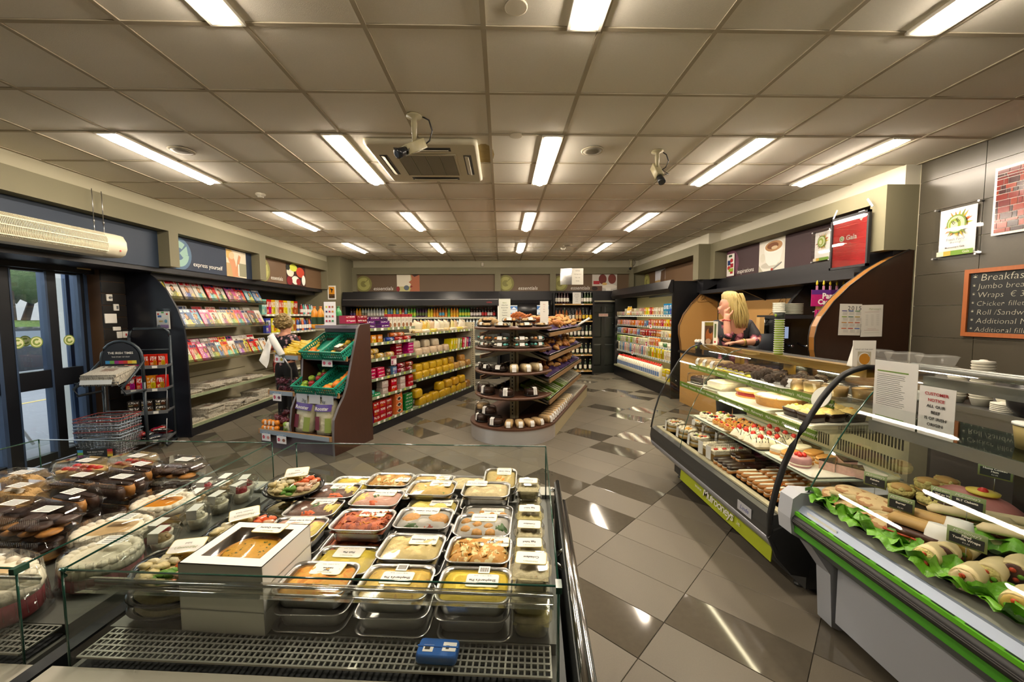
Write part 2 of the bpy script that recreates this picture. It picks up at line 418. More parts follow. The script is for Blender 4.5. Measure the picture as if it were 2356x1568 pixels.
# right bulkhead, near part set back, far part proud
tb = B(PALE, OLIVE, BLACK)
tb.bb(4.0,4.15,3.9,7.2,2.89,ZC,0); tb.bb(3.78,4.15,7.2,10.92,2.89,ZC,0)
tb.bb(3.82,4.15,3.9,7.2,2.73,2.89,1); tb.bb(3.82,4.15,3.9,4.07,2.25,2.73,1); tb.bb(3.82,4.15,7.05,7.2,2.25,2.73,1)
tb.bb(3.6,4.15,7.2,10.92,2.72,2.89,1); tb.bb(3.6,4.15,7.2,7.4,2.25,2.72,1); tb.bb(3.6,4.15,10.86,10.92,2.25,2.72,1)
tb.bb(3.95,4.15,3.93,7.2,1.98,2.25,2); tb.bb(3.7,4.15,7.2,10.92,2.02,2.25,2)
tb.bb(4.05,4.15,4.07,7.05,2.25,2.73,2); tb.bb(3.95,4.15,7.4,10.86,2.25,2.72,2)
struct('trim_3', tb)
# ------------------------------------------------------------------ printed sign panels in the bulkheads
def print_mat(c): return M('print '+c, c, .6)
def poly_disc(cx, cy, rx, ry, n=20, a0=0, a1=2*PI): return [(cx+rx*cos(a0+(a1-a0)*k/n), cy+ry*sin(a0+(a1-a0)*k/n)) for k in range(n)]
def picture(name, w, h, shapes, parent, loc, rot=(0,0,0), label=None, y0=0.0):
 """flat print: shapes = (colour, [(x,z)...]) in 0..1 of the sheet, layered"""
 b = B(*[print_mat(c) for c, _ in shapes])
 for k, (c, pl) in enumerate(shapes):
  pl = [(min(1,max(0,x))*w-w/2, min(1,max(0,z))*h) for x, z in pl]
  b.add([(x, -y0-.0006*k, z) for x, z in pl], [tuple(range(len(pl)))], k)
 return part(name, b, parent, loc, rot, label=label)
R4 = [(0,0),(1,0),(1,1),(0,1)]
def rc(x0, x1, z0, z1): return [(x0,z0),(x1,z0),(x1,z1),(x0,z1)]
def ring_logo(cx, cz, R, asp, c1, c2, c3):
 """the round emblem with the hooked letter, as flat shapes; asp = h/w of the sheet"""
 d = lambda r, a0=0.0, a1=2*PI, n=28: [(cx+r*cos(a0+(a1-a0)*k/n)*asp, cz+r*sin(a0+(a1-a0)*k/n)) for k in range(n+1)]
 hook = d(R*.78, .9, 2*PI-.05)+d(R*.38, 2*PI-.05, .9)
 arrow = [(cx+R*.05*asp,cz+R*.05),(cx+R*.62*asp,cz+R*.55),(cx+R*.72*asp,cz-.02*R),(cx+R*.45*asp,cz-.02*R),(cx+.3*R*asp,cz-.2*R)]
 return [(c1, d(R)), (c2, hook), (c2, arrow)]
def sign(label, w, h, base, shapes, txt, loc, rz, tx, tz, tsize, shear=0.0):
 t = thing('wall_sign', label, 'sign', loc, rz)
 part('panel', B(print_mat(base)).bb(-w/2,w/2,0,.012,0,h), t)
 if shapes: picture('print', w, h, shapes, t, (0,-.001,0))
 if txt: text(txt, tsize, INKW, t, (tx,-.008,tz), UP, shear=shear, align='LEFT')
 return t
LW = PI/2; RW = -PI/2
def photo(x0, x1, z0, z1, items):
 f = lambda p: [(x0+(x1-x0)*a, z0+(z1-z0)*c) for a, c in p]
 return [(c, f(pl)) for c, pl in items]
lady = [('#d8cdb4',R4),('#b79a6a',rc(0,.35,0,.5)),('#8d8a70',rc(.62,1,.05,.55)),('#c98d64',[(.1,.95),(.3,.85),(.42,.6),(.5,.3),(.62,.02),(.3,0),(.22,.4),(.05,.7)]),('#e3b48b',poly_disc(.25,.8,.14,.15)),('#c8a45a',[(0,.98),(.2,1),(.3,.95),(.14,.84),(.1,.62),(.02,.7)]),('#c58a60',[(.62,.86),(.72,.8),(.6,.4),(.5,.05),(.36,.1),(.52,.5)]),('#ded4c4',rc(.55,.62,.05,.5))]
fruit = [('#3a1e1a',R4),('#d8d8c4',poly_disc(.2,.6,.18,.22)),('#c9cf46',poly_disc(.36,.82,.2,.17)),('#c2452e',poly_disc(.72,.66,.22,.24)),('#e9e2d2',poly_disc(.45,.25,.2,.2)),('#7a1420',poly_disc(.15,.2,.14,.2)),('#1b1d14',poly_disc(.08,.8,.1,.14)),('#efe7dd',poly_disc(.88,.3,.1,.25)),('#8d1d20',poly_disc(.6,.2,.12,.15))]
face = [('#b9b27a',R4),('#e4dcc6',rc(0,.6,.3,1)),('#a9613f',[(.62,1),(1,1),(1,0),(.55,0),(.62,.2),(.56,.3),(.64,.42),(.52,.55),(.66,.7)]),('#7a1c1a',[(.58,.2),(.7,.3),(.62,.36)]),('#d7cf3e',[(.3,.08),(.56,.12),(.56,.24),(.35,.25)]),('#55606c',poly_disc(.42,.22,.12,.15)),('#8d1e1e',poly_disc(.05,.15,.08,.16)),('#3a1a12',[(.66,1),(1,1),(.78,.86)])]
dine = [('#c9c4ba',R4),('#6b2b22',poly_disc(.42,.7,.16,.3)),('#7a3a2e',poly_disc(.8,.72,.16,.3)),('#a61e2c',rc(.05,.3,.4,.6)),('#e6dfd2',poly_disc(.7,.25,.3,.14)),('#5e4030',rc(0,.4,0,.3)),('#d6b26a',poly_disc(.5,.42,.1,.08)),('#f0ece2',rc(.55,.75,.0,.2)),('#2b1d18',poly_disc(.1,.15,.12,.12))]
wheat = [('#cfcfd6',R4),('#a8895a',rc(0,1,0,.45)),('#59422f',[(.5,0),(.95,0),(1,.95),(.6,.9)]),('#c7b071',[(.2,0),(.3,.6),(.4,0)]),('#d9c58a',[(.45,0),(.5,.55),(.6,0)]),('#b9a061',[(.1,0),(.15,.5),(.22,0)])]
cup = [('#e7e3d6',R4),('#b9b49e',[(0,.25),(.2,.0),(.0,.0)]),('#c9c5b6',poly_disc(.45,.2,.36,.1)),('#f1efe6',[(.2,.7),(.95,.7),(.84,.3),(.7,.18),(.42,.18),(.3,.3)]),('#dedac9',poly_disc(.16,.46,.1,.14)),('#f6f3ea',poly_disc(.58,.76,.38,.2)),('#b98a5c',poly_disc(.58,.77,.33,.16)),('#7d4a25',poly_disc(.55,.78,.22,.1)),('#d9c09a',poly_disc(.62,.72,.12,.05)),('#8a8a86',[(.5,.05),(.9,.25),(.92,.22),(.54,.02)]),('#a33a2a',poly_disc(.55,.06,.05,.04))]
# left wall: blue and brown panels
sign('plain dark blue sign panel above the entrance door', 6.2, .5, '#223042', None, '', (-4.425,2.2,2.25), LW, 0, 0, .1)
w_ = 1.77; a_ = .45/w_
sign('dark blue sign panel reading express yourself beside woman photo', w_, .45, '#1f2c40', ring_logo(.1,.47,.5,a_,'#4f6b86','#8fb3a6','#1f2c40')+photo(.63,.91,0,.97,lady), 'express yourself', (-4.425,6.335,2.27), LW, -.47, .1, .09)
w_ = 2.53; a_ = .45/w_
sign('brown sign panel reading essentials with fruit photo, left wall', w_, .45, '#6a5139', ring_logo(.06,.47,.5,a_,'#8c8a4a','#b6b268','#6a5139')+photo(.375,.69,0,1,fruit), 'essentials', (-4.425,8.665,2.27), LW, -.88, .09, .11)
# back wall
w_ = 3.7; a_ = .455/w_
sign('long brown essentials sign with eating woman photo, back wall', w_, .455, '#64503a', ring_logo(.045,.45,.48,a_,'#7d7a40','#a3a05c','#64503a')+photo(.285,.45,0,1,face), 'essentials', (-2.02,10.86,2.26), 0, -1.43, .08, .14, .2)
w_ = 1.34; a_ = .455/w_
sign('short brown essentials sign on the back wall, no photo', w_, .455, '#64503a', ring_logo(.1,.47,.5,a_,'#7d7a40','#a3a05c','#64503a'), 'essentials', (.66,10.86,2.26), 0, -.2, .08, .14, .2)
w_ = 2.01; a_ = .455/w_
sign('brown essentials sign with dining family photo, back wall', w_, .455, '#64503a', ring_logo(.06,.45,.48,a_,'#7d7a40','#a3a05c','#64503a')+photo(.5,.84,0,1,dine), 'essentials', (2.495,10.86,2.26), 0, -.6, .08, .14, .2)
# right wall
w_ = 3.45; a_ = .47/w_
sign('brown essentials sign with wheat photo above dairy fridge', w_, .47, '#6a5139', ring_logo(.045,.47,.5,a_,'#8c8a4a','#b6b268','#6a5139')+photo(.22,.4,0,1,wheat), 'essentials', (3.94,9.125,2.25), RW, -1.5, .09, .12)
w_ = 2.98; a_ = .48/w_
sign('maroon sign panel reading inspirations with coffee cup photo', w_, .48, '#3a2226', ring_logo(.04,.5,.5,a_,'#6d3f55','#7d4d62','#3a2226')+photo(.3,.49,0,1,cup), 'inspirations', (4.04,5.56,2.25), RW, -1.16, .08, .098)
t = thing('logo_certificate', 'small white sheet of payment logos on maroon sign', 'certificate', (4.02,6.9,2.28), RW)
picture('sheet', .22, .38, [('#e9e6df',R4),('#2c4a2a',rc(.25,.7,.86,.96)),('#22386e',rc(.1,.5,.5,.72)),('#b3222a',poly_disc(.65,.7,.2,.09)),('#a3192a',rc(.5,.9,.38,.56)),('#c0392b',poly_disc(.3,.38,.2,.09)),('#8fae2e',rc(.3,.9,.2,.34)),('#b3222a',rc(.5,.85,.1,.2))], t, (0,0,0))
part('backing', B(PAPER).bb(-.11,.11,.0005,.004,0,.38), t)
# award plaque and framed red jersey hung under the bulkhead
def award(label, loc, rz, w, h, big=True):
 t = thing('award_plaque', label, 'plaque', loc, rz)
 part('acrylic_front', B(CLEAR).bb(-w/2,w/2,-.035,-.031,0,h), t)
 part('backing', B(CLEAR).bb(-w/2,w/2,-.012,-.008,0,h), t)
 st = B(STEEL)
 for x in (-w/2+.02, w/2-.02):
  for z in (.02, h-.02): st.tube([(x,0,z),(x,-.042,z)], .009, 8)
 part('standoff', st, t)
 pw, ph = w*.76, h*.86
 pet = []
 R = random.Random(5)
 for k in range(22):
  a = 2*PI*k/22+R.uniform(-.1,.1); l = R.uniform(.3,.44)
  pet.append((R.choice(['#d9a21b','#c9781c','#e0b62a','#7d8a1e','#b8571c','#d9c21f']), [(.5+.16*cos(a-.25)*1.15,.66+.13*sin(a-.25)),(.5+l*cos(a)*1.05,.66+l*.78*sin(a)),(.5+.16*cos(a+.25)*1.15,.66+.13*sin(a+.25))]))
 sh = [('#eceae4',R4)]+pet+[('#6d8a2e',poly_disc(.5,.66,.27,.2)),('#c7d3a2',poly_disc(.5,.66,.23,.17)),('#8fa32c',poly_disc(.46,.65,.17,.13)),('#d9dcae',poly_disc(.45,.64,.1,.08)),('#7aa23a',rc(0,1,0,.1)),('#d8b24a',rc(0,.4,0,.1)),('#e8e0c4',rc(0,.2,0,.1))]
 pic = picture('print', pw, ph, sh, t, (0,-.013,h*.07))
 if big:
  text('B.E.', .05, INK, t, (0,-.03,h*.07+ph*.72), (PI/2,-.5,0))
  text('Fresh Food\nAward', .032, M('blue grey ink','#4a5a6a',.6), t, (0,-.03,h*.07+ph*.3), UP, shear=.2)
  text("Mulrooney's Gala", .022, INK, t, (0,-.03,h*.07+ph*.17), UP, bold=.0005)
  text('Gala', .03, INKW, t, (.09,-.03,h*.07+ph*.05), UP)
 return t
award('clear acrylic sunflower award plaque on dark tiled wall', (4.138,3.525,2.11), RW, .38, .49)
award('small sunflower award plaque beside framed red jersey', (4.02,4.895,2.252), RW, .31, .41, False)
t = thing('framed_jersey', 'framed red sports jersey leaning under right bulkhead', 'picture', (3.79,4.25,2.11), RW)
RED = M('red jersey cloth','#cc1220',.6)
fw, fh = .47, .57
fb = B(BLACK)
for x0,x1,z0,z1 in ((-fw/2,fw/2,0,.025),(-fw/2,fw/2,fh-.025,fh),(-fw/2,-fw/2+.02,0,fh),(fw/2-.02,fw/2,0,fh)): fb.bb(x0,x1,-.03,.0,z0,z1)
part('frame', fb, t); part('jersey', B(RED).bb(-fw/2+.015,fw/2-.015,-.012,-.004,.02,fh-.02), t)
part('pane', B(PANE).bb(-fw/2+.015,fw/2-.015,-.026,-.023,.02,fh-.02), t)
text('Gala', .075, INKW, t, (.02,-.014,.33), UP, bold=.001)
picture('badge', .09, .1, [('#e8dcd8',[(.1,1),(.9,1),(.9,.4),(.5,0),(.1,.4)]),('#b3131f',[(.25,.85),(.5,.6),(.75,.85),(.75,.45),(.5,.2),(.25,.45)])], t, (.13,-.014,.48))
picture('badge', .06, .06, [('#e8ead8',poly_disc(.5,.5,.5,.5)),('#6d9a3a',poly_disc(.5,.5,.36,.36)),('#e8ead8',poly_disc(.56,.5,.16,.16))], t, (-.1,-.014,.3))
sb = B(WHITE)
sb.box((-.2,-.014,.62),(.02,.002,.1),0,0,0,.5); sb.box((.22,-.014,.64),(.02,.002,.11),0,0,0,-.6); sb.bb(-.235,-.222,-.015,-.013,.05,.22); sb.bb(.22,.233,-.015,-.013,.05,.25)
part('stripe', sb, t)
# mosaic artwork: red glazed tiles in a white tray frame (generic)
t = thing('mosaic_artwork', 'red glass mosaic wall panel in white frame', 'artwork', (4.138,2.81,2.26), RW)
mw, mh = .9, .55
part('frame', B(WHITE).bb(-mw/2,mw/2,-.03,0,0,mh), t)
mm = [M('mosaic '+c, c, .15, spec=.6) for c in ('#3c0a10','#64100f','#7a1c12','#2c0b12','#8a2c12')]
R = random.Random(3); z = .02; pieces = 0
unit = {}
while z < mh-.03:
 hh = min(R.choice([.022,.035,.05,.055]), mh-.02-z); x = -mw/2+.02
 while x < mw/2-.03:
  ww = min(R.choice([.018,.03,.045,.07,.08]), mw/2-.02-x)
  if x < -.05 and pieces < 290:
   part('mosaic_tile', B(R.choice(mm)).bb(x,x+ww-.005,-.034,-.03,z,z+hh-.005), t); pieces += 1
  else:
   unit.setdefault(0, B(*mm)).bb(x,x+ww-.005,-.034,-.03,z,z+hh-.005, R.randrange(5))
  x += ww
 z += hh
if unit: part('mosaic_tile', unit[0], t, kind='stuff')
# chalk menu board
t = thing('menu_board', 'chalk menu blackboard in orange wooden frame on tiled wall', 'blackboard', (4.138,2.975,1.415), RW)
bw, bh = .92, .585
fb = B(wood('orange wood','#8a4a22','#a85f2c',.5,(14,1,1)))
for x0,x1,z0,z1 in ((-bw/2,bw/2,0,.035),(-bw/2,bw/2,bh-.035,bh),(-bw/2,-bw/2+.035,.035,bh-.035),(bw/2-.035,bw/2,.035,bh-.035)):
 fb.bb(x0,x1,-.025,0,z0,z1);
part('frame', fb, t); part('slate', B(M('blackboard','#17191a',.7)).bb(-bw/2+.03,bw/2-.03,-.01,-.002,.03,bh-.03), t)
CH = M('chalk','#b9b5a2',.9)
for k, (s, sz) in enumerate((('* Breakfast Roll',.085),('* Jumbo breakfast',.066),('* Wraps  \u20ac 3.99',.066),('* Chicken fillet Roll',.06),('* Roll /Sandwich',.066),('* Additional Meat',.066),('* Additional filling',.06))):
 text(s, sz, CH, t, (-bw/2+.05,-.0115,.505-.074*k), UP, name='chalk_writing', align='LEFT', shear=.12, bold=-.0014)
# small electrical fittings on the slat wall are built with the entrance
# ================================================================== ceiling fittings
TUBE = M('lit tube', '#fff0dc', .5, emit=LAMP)
HSG = M('luminaire housing', '#d8d3c4', .4)
def make_light():
 t = thing('ceiling_light', 'recessed fluorescent ceiling light', 'light', (0,0,ZC), 0, None)
 f = B(HSG)
 for x in (-.078,.078): f.bb(x-.008,x+.008,-.6,.6,-.018,.004)
 for y in (-.595,.595): f.bb(-.086,.086,y-.006,y+.006,-.018,.004)
 f.bb(-.078,.078,-.6,.6,-.001,.004); part('housing', f, t)
 d = B(TUBE)
 def fn(u, v):
  y = -.575+1.15*v; a = PI*u; k = .046+.006*abs(sin(v*PI*14)); e = min(1, (1-abs(2*v-1))*14)**.5
  return (-cos(a)*k*e, y, -.004-sin(a)*.046*e)
 d.grid(fn, 8, 84); part('lit_diffuser', d, t)
 return t
lt0 = None
rows = ((1.51,'front row, nearest the camera'),(3.91,'second row from the camera'),(6.31,'third row from the camera'),(8.71,'back row, furthest away'))
cols = ((-3.12,'far left'),(-1.35,'inner left'),(.43,'inner right'),(2.2,'right'))
for y, rn in rows:
 for x, cn in cols:
  if y < 2 and x < -3: continue
  lab = 'recessed fluorescent ceiling light, %s, %s' % (rn, cn)
  if lt0 is None: lt0 = make_light(); lt0.location = (x,y,ZC); lt0['label'] = lab; lt0['group'] = 'fluorescent ceiling lights'
  else: clone(lt0, (x,y,ZC), None, lab, 'fluorescent ceiling lights')
clone(lt0, (3.36,3.91,ZC), None, 'fluorescent ceiling light beside the dark tiled wall', 'fluorescent ceiling lights')
# air conditioning cassette
ACW = M('cassette plastic', '#c9c2aa', .45); ACG = M('cassette grille', '#7d7868', .6)
t = thing('air_conditioner', 'square ceiling air conditioning cassette with grey grille', 'air conditioner', (-.665,3.87,ZC))
c = B(ACW, M('grime','#8a7a52',.8)); c.rr([(.9,.92,.03,-.045),(.95,.97,.05,-.03),(.95,.97,.05,.0)], 0, 4); part('fascia', c, t)
g = B(ACG)
for k in range(4): g.bb(-.245+.125*k,-.245+.125*k+.118,-.25,.24,-.052,-.044)
part('intake_grille', g, t)
fr = B(ACW)
for a in ((-.265,-.25,-.265,.255),(.255,.27,-.265,.255)): fr.bb(a[0],a[1],a[2],a[3],-.055,-.044)
for a in ((-.265,.27,-.268,-.252),(-.265,.27,.242,.257)): fr.bb(*a,-.055,-.044)
part('grille_frame', fr, t)
for k, (x,y,r) in enumerate(((0,-.36,0),(0,.36,0),(-.37,0,PI/2),(.37,0,PI/2))):
 v = B(DARKM, ACW); v.bb(-.24,.24,-.035,.035,-.047,-.043,0); v.box((0,.008,-.05),(.44,.04,.006),1,0,.35); part('air_vane', v, t, (x,y,0), (0,0,r))
part('plumbing_stain', B(M('damp stain','#a08c5a',.9,var=(12,.3))).add([(p[0],p[1],-.0015) for p in poly_disc(.52,-.16,.09,.22,14)], [tuple(range(14))]), t)
# cameras
CB = M('camera beige', '#a39a78', .45);
def cctv(label, loc, drop, aim, pitch, s=1.0):
 t = thing('security_camera', label, 'camera', loc)
 b = B(CB); b.lathe([(.05*s,0),(.05*s,-.012*s),(.016*s,-.02*s),(.02*s,-.05*s),(.013*s,-drop)], 14); part('ceiling_mount', b, t)
 body = B(CB); body.rr([(.058*s,.062*s,.006,-.075*s),(.058*s,.062*s,.006,.075*s)], 0, 2)
 p = part('body', body, t, (0,0,-drop-.03*s), (PI/2-pitch,0,aim))
 l = B(M('black lens','#15181c',.25)); l.lathe([(.024*s,.07*s),(.026*s,.1*s),(.03*s,.125*s),(.03*s,.15*s),(.02*s,.151*s)], 12); part('lens', l, p)
 part('name_plate', B(PAPER).bb(-.02*s,.02*s,-.0325*s,-.0315*s,-.04*s,.0), p)
 cb = B(RUBBER); d = Vector((sin(aim),-cos(aim),0))
 cb.tube([(.05*s,.02,0),(.09*s,.03,-.02),(.11*s,.03,-drop*.5),(.09*s,.04,-drop*.85),(.03*s,.05*s,-drop-.02)], .005*s, 5)
 cb.tube([Vector((.02*s,0,-drop-.04))+d*.06*s,Vector((.05*s,0,-drop-.09))+d*.1*s,Vector((.0,0,-drop-.1))+d*.13*s], .003*s, 5)
 part('cable', cb, t)
cctv('beige security camera hanging in front of the air conditioner', (-.63,3.02,ZC), .19, -.8, -.55, 1.15)
cctv('beige security camera hanging near the right ceiling lights', (1.41,3.62,ZC), .15, .1, -.9, 1.05)
cctv('small security camera in the far right ceiling corner', (3.45,10.5,ZC-.02), .16, -.5, -.4, 1.1)
sp = B(M('speaker grille','#7a7362',.7), TB); sp.lathe([(.1,-.006),(.098,-.012),(.085,-.014)], 24, 1); sp.lathe([(.086,-.0135),(.05,-.017),(.001,-.018)], 24, 0); sm_ = sp.me()
for lab, x, y in (('round ceiling speaker at the left beside a light',-2.8,3.66),('round ceiling speaker right of the middle light',.82,3.61),('far round ceiling speaker on the left',-2.25,8.36),('far round ceiling speaker on the right',1.4,8.42)):
 solo('ceiling_speaker', sm_, lab, 'speaker', (x,y,ZC))
dt = B(M('detector plastic','#d2ccba',.5)); dt.lathe([(.05,0),(.055,-.012),(.05,-.022),(.034,-.026),(.034,-.04),(.02,-.048)], 18); dm = dt.me()
for lab, x, y in (('white ceiling smoke detector at the left',-2.87,4.92),('far white ceiling smoke detector',1.37,8.8)): solo('smoke_detector', dm, lab, 'smoke detector', (x,y,ZC))
cp = B(M('blank cover','#c4bba6',.8)); cp.lathe([(.055,0),(.055,-.004),(.05,-.006)], 20); cpm = cp.me()
solo('ceiling_cover', cpm, 'round blanking cover on near ceiling tile', 'cover', (.08,1.98,ZC)); solo('ceiling_cover', cpm, 'faint round blanking cover beside the air conditioner', 'cover', (.13,3.33,ZC))
b = B(PALE); b.rr([(.06,.04,.01,0),(.07,.05,.015,.03),(.07,.05,.015,.09),(.05,.03,.01,.11)], 0, 3); solo('motion_sensor', b, 'small white motion sensor on the back soffit', 'sensor', (-.5,10.85,2.93))
t = thing('hanging_notice', 'laminated clear notice sheets hanging from the ceiling', 'notice', (1.71,9.6,2.34))
part('sheet', B(glass('laminate','#c9cac6',.5,.12,1.6)).bb(-.28,0,0,.003,0,.39), t); part('sheet', B(M('grey paper','#a5a296',.4)).bb(0,.28,0,.003,0,.39), t)
for k in range(4): text('%s' % ('NOTICE','Opening hours','Mon - Sat','Sunday')[k], .03, INK, t, (.14,-.002,.33-.08*k), UP)
wb = B(STEEL); wb.tube([(-.27,0,.39),(-.27,0,ZC-2.34)],.0015,4); wb.tube([(.27,0,.39),(.27,0,ZC-2.34)],.0015,4); part('wire', wb, t)
# ================================================================== entrance
BLUE = M('blue grey door metal', '#3d4f6b', .35, .3); DRK = M('dark door metal', '#191c22', .35, .3)
d = B(DRK)
XF = -5.1
for y0, y1 in ((2.3,2.42),(3.32,3.42),(4.13,4.25),(4.57,4.68),(4.94,4.98),(5.10,5.16)): d.bb(XF-.06,XF+.03,y0,y1,0,2.2)
for z0, z1 in ((0,.09),(.83,1.03),(2.12,2.2)): d.bb(XF-.05,XF+.025,2.3,4.96,z0,z1)
d.bb(XF-.06,XF+.06,2.3,5.16,2.14,2.2)
door = struct('door_1', d)
bl = B(BLUE)
for y0, y1 in ((4.565,4.585),(4.245,4.262),(4.98,5.10),(4.905,4.94),(4.10,4.135)): bl.bb(XF-.055,XF+.034,y0,y1,.02,2.13)
part('blue_edge', bl, door)
for y0, y1 in ((2.42,3.32),(3.42,4.13),(4.25,4.57),(4.68,4.94)):
 for z0, z1 in ((.09,.83),(1.03,2.12)): part('pane', B(PANE).bb(XF-.012,XF-.006,y0,y1,z0,z1), door)
b = B(DRK, M('operator label','#b9a77a',.5)); b.bb(-.03,.07,-.9,.35,0,.1,0); b.bb(.0705,.0715,.1,.26,.045,.06,1);
solo('door_operator', b, 'black automatic door operator above the glass door', 'door operator', (XF+.06,4.72,2.14))
STK = [M('sticker green','#7d9440',.6), M('sticker cream','#d9dba8',.6)]
def sticker(lab, y, x=XF+.001, z=1.35, r=.062):
 b = B(*STK); d3 = lambda rr, k: [(0,p[0],p[1]) for p in poly_disc(0,0,rr,rr,24)]
 b.add([(0.0,p[1],p[2]) for p in d3(r,0)], [tuple(range(24))], 0); b.add([(.0008,p[1],p[2]) for p in d3(r*.82,0)], [tuple(range(24))], 1)
 rg = [(.0016,r*.62*cos(a),r*.62*sin(a)) for a in [.9+k*.27 for k in range(20)]]+[(.0016,r*.3*cos(a),r*.3*sin(a)) for a in [.9+k*.27 for k in range(19,-1,-1)]]
 b.add(rg, [tuple(range(40))], 0)
 solo('window_sticker', b, lab, 'sticker', (x,y,z))
sticker('round green sticker, left one on the wide door pane', 4.3); sticker('round green sticker, right one on the wide door pane', 4.47)
sticker('round green sticker on the narrow door pane', 4.8)
sticker('paler green sticker on the outer glass, left one', 4.47, XF-.34, 1.35); sticker('paler green sticker on the outer glass, right one', 4.66, XF-.34, 1.35)
part('outer_leaf', B(PANE).bb(XF-.36,XF-.352,3.6,5.12,.1,2.1), door);
b = B(BLUE)
for y0,y1 in ((3.5,3.6),(5.12,5.2)): b.bb(XF-.38,XF-.33,y0,y1,0,2.2)
part('outer_frame', b, door)
# poster of a man holding a lottery ticket, on the outer glass
t = thing('lottery_poster', 'Play Lotto here poster of man in red on door glass', 'poster', (XF-.33,4.40,1.03), LW)
picture('print', .2, .34, [('#4a86b8',R4),('#5d9ac4',rc(0,1,.5,1)),('#8d1a20',[(.0,0),(.85,0),(.9,.4),(.72,.62),(.25,.62),(.06,.45)]),('#c79a7c',poly_disc(.45,.76,.14,.14)),('#d8d4c8',[(.3,.84),(.6,.84),(.58,.95),(.34,.95)]),('#3b2a22',poly_disc(.46,.68,.1,.05)),('#c79a7c',poly_disc(.84,.7,.06,.06))], t, (0,0,0))
part('backing', B(PAPER).bb(-.1,.1,.001,.003,0,.34), t)
text('Play\nLotto\nhere', .062, INKW, t, (-.01,-.006,.15), UP, bold=.0008)
# outside
GR = M('asphalt', '#7a7a80', .9, var=(8,.1)); LEAF = M('leaves', '#5d7049', .7, var=(9,.45), bump=(30,.6,.05)); LEAF2 = M('hedge leaves', '#6b7f45', .7, var=(14,.45), bump=(30,.6,.05))
yl = B(GR, M('road line','#b8a060',.8), M('kerb','#9a9894',.9)); yl.bb(-60,-5.25,-40,60,-.2,-.03,0); yl.bb(-9.2,-9.1,-40,60,-.03,-.024,1); yl.bb(-16.4,-16.1,-40,60,-.03,.08,2)
struct('ground_outside', yl)
b = B(M('render','#d5d3cd',.9,bump=(60,.3))); b.bb(-5.75,-5.45,5.19,5.6,0,2.5); struct('wall_outside', b)
b = B(M('painted sill','#4f6079',.5)); b.bb(-5.45,-5.38,5.16,5.25,0,2.5); struct('trim_4', b)
def leafball(name, label, cat, loc, blobs, mat, trunk=None):
 t = thing(name, label, cat, loc)
 c = B(mat)
 for x,y,z,r in blobs: c.ball((x,y,z), r, 0, 16, 10, (1,1,.85), .16)
 part('foliage', c, t)
 if trunk:
  k = B(M('bark','#4a3f35',.9));
  for p in trunk: k.tube(p, [.16,.12,.07], 7)
  part('trunk', k, t)
leafball('tree_outside', 'round grey green tree seen through the glass door', 'tree', (-18,15.2,0), [(0,0,3.5,1.5),(1.2,.8,3.7,1.3),(-1.3,-.9,3.3,1.3),(.4,-.6,4.3,1.1),(1.3,2.2,3.2,1.5),(2,3.2,2.6,1.2)], LEAF, [[(0,0,0),(.1,-.2,1.3),(.6,-.6,2.8)],[(0,0,.6),(-.2,.5,1.6),(-.6,1.3,3)]])
h = B(LEAF2)
def hf(u, v): return (-16.4-.9*sin(v*PI)+rnd.uniform(-.1,.1), -6+34*u, 1.5*max(0.02,1-abs(2*v-1)**3)+rnd.uniform(-.05,.05))
h.grid(hf, 90, 9); solo('hedge_outside', h, 'clipped green hedge across the road outside', 'hedge')
b = B(M('distant wall','#b9b5b2',.9), M('distant roof','#8a8684',.9), M('distant window','#8d9aa8',.3)); b.bb(-30,-26,14,26,0,2.6,0); b.prism([(14,2.6),(26,2.6),(20,4)],'x',-30,-26,1); b.bb(-25.98,-25.95,17,18,1,2,2); b.bb(-25.98,-25.95,20.5,21.5,1,2,2)
solo('house_outside', b, 'pale grey house beyond the hedge outside', 'house')
f = B(M('railing','#45454a',.6))
for k in range(40): f.bb(-19.2,-19.17,9+.16*k,9.03+.16*k,0,2.3)
for z in (.9,2.1): f.bb(-19.2,-19.16,9,15.3,z,z+.05)
solo('railing_outside', f, 'dark metal railings beyond the hedge', 'railing')
# flower trestle outside
t = thing('flower_trestle', 'white metal trestle with plant buckets outside door', 'stand', (-6.15,4.72,0), .2)
ST = M('white tube','#d6d4d2',.4); b = B(ST)
for y in (-.35,.35):
 b.tube([(-.25,y,0),(.22,y,.9)],.016,6); b.tube([(.25,y,0),(-.22,y,.9)],.016,6)
for p,q in (((-.1,-.35,.3),(-.1,.35,.3)),((.22,-.35,.9),(.22,.35,.9)),((-.22,-.35,.9),(-.22,.35,.9)),((.12,-.35,.3),(.12,.35,.3))): b.tube([p,q],.014,6)
part('trestle_frame', b, t)
bk = B(M('green bucket','#86a58a',.4)); bk.lathe([(.09,0),(.13,.28),(.137,.28),(.137,.3),(.125,.3),(.085,.02)],16); bkm = bk.me()
for k,(y,z,lab) in enumerate(((-.2,.62,'pale green flower bucket on trestle, upper left'),(.15,.62,'pale green flower bucket on trestle, upper right'),(-.15,.3,'pale green flower bucket on trestle, lower'))):
 solo('bucket', bkm, lab, 'bucket', (-6.15+.03,4.72+y,z), 0, None, 'flower buckets outside')
fw_ = B(M('pink wrap','#a83a86',.5,var=(14,.4)), M('white petals','#e3ded8',.7), M('leaf green','#5a7a3a',.7))
for k in range(26):
 a = rnd.uniform(0,2*PI); r = rnd.uniform(0,.24); fw_.ball((r*cos(a)*.8, r*sin(a)*1.4, .03+rnd.uniform(0,.13)), rnd.uniform(.04,.07), rnd.choice((0,0,0,1,2)), 7, 5, (1,1,.8), .2)
solo('flower_bunch', fw_, 'bunches of flowers in pink wrap on the trestle', 'flowers', (-6.12,4.70,.93))
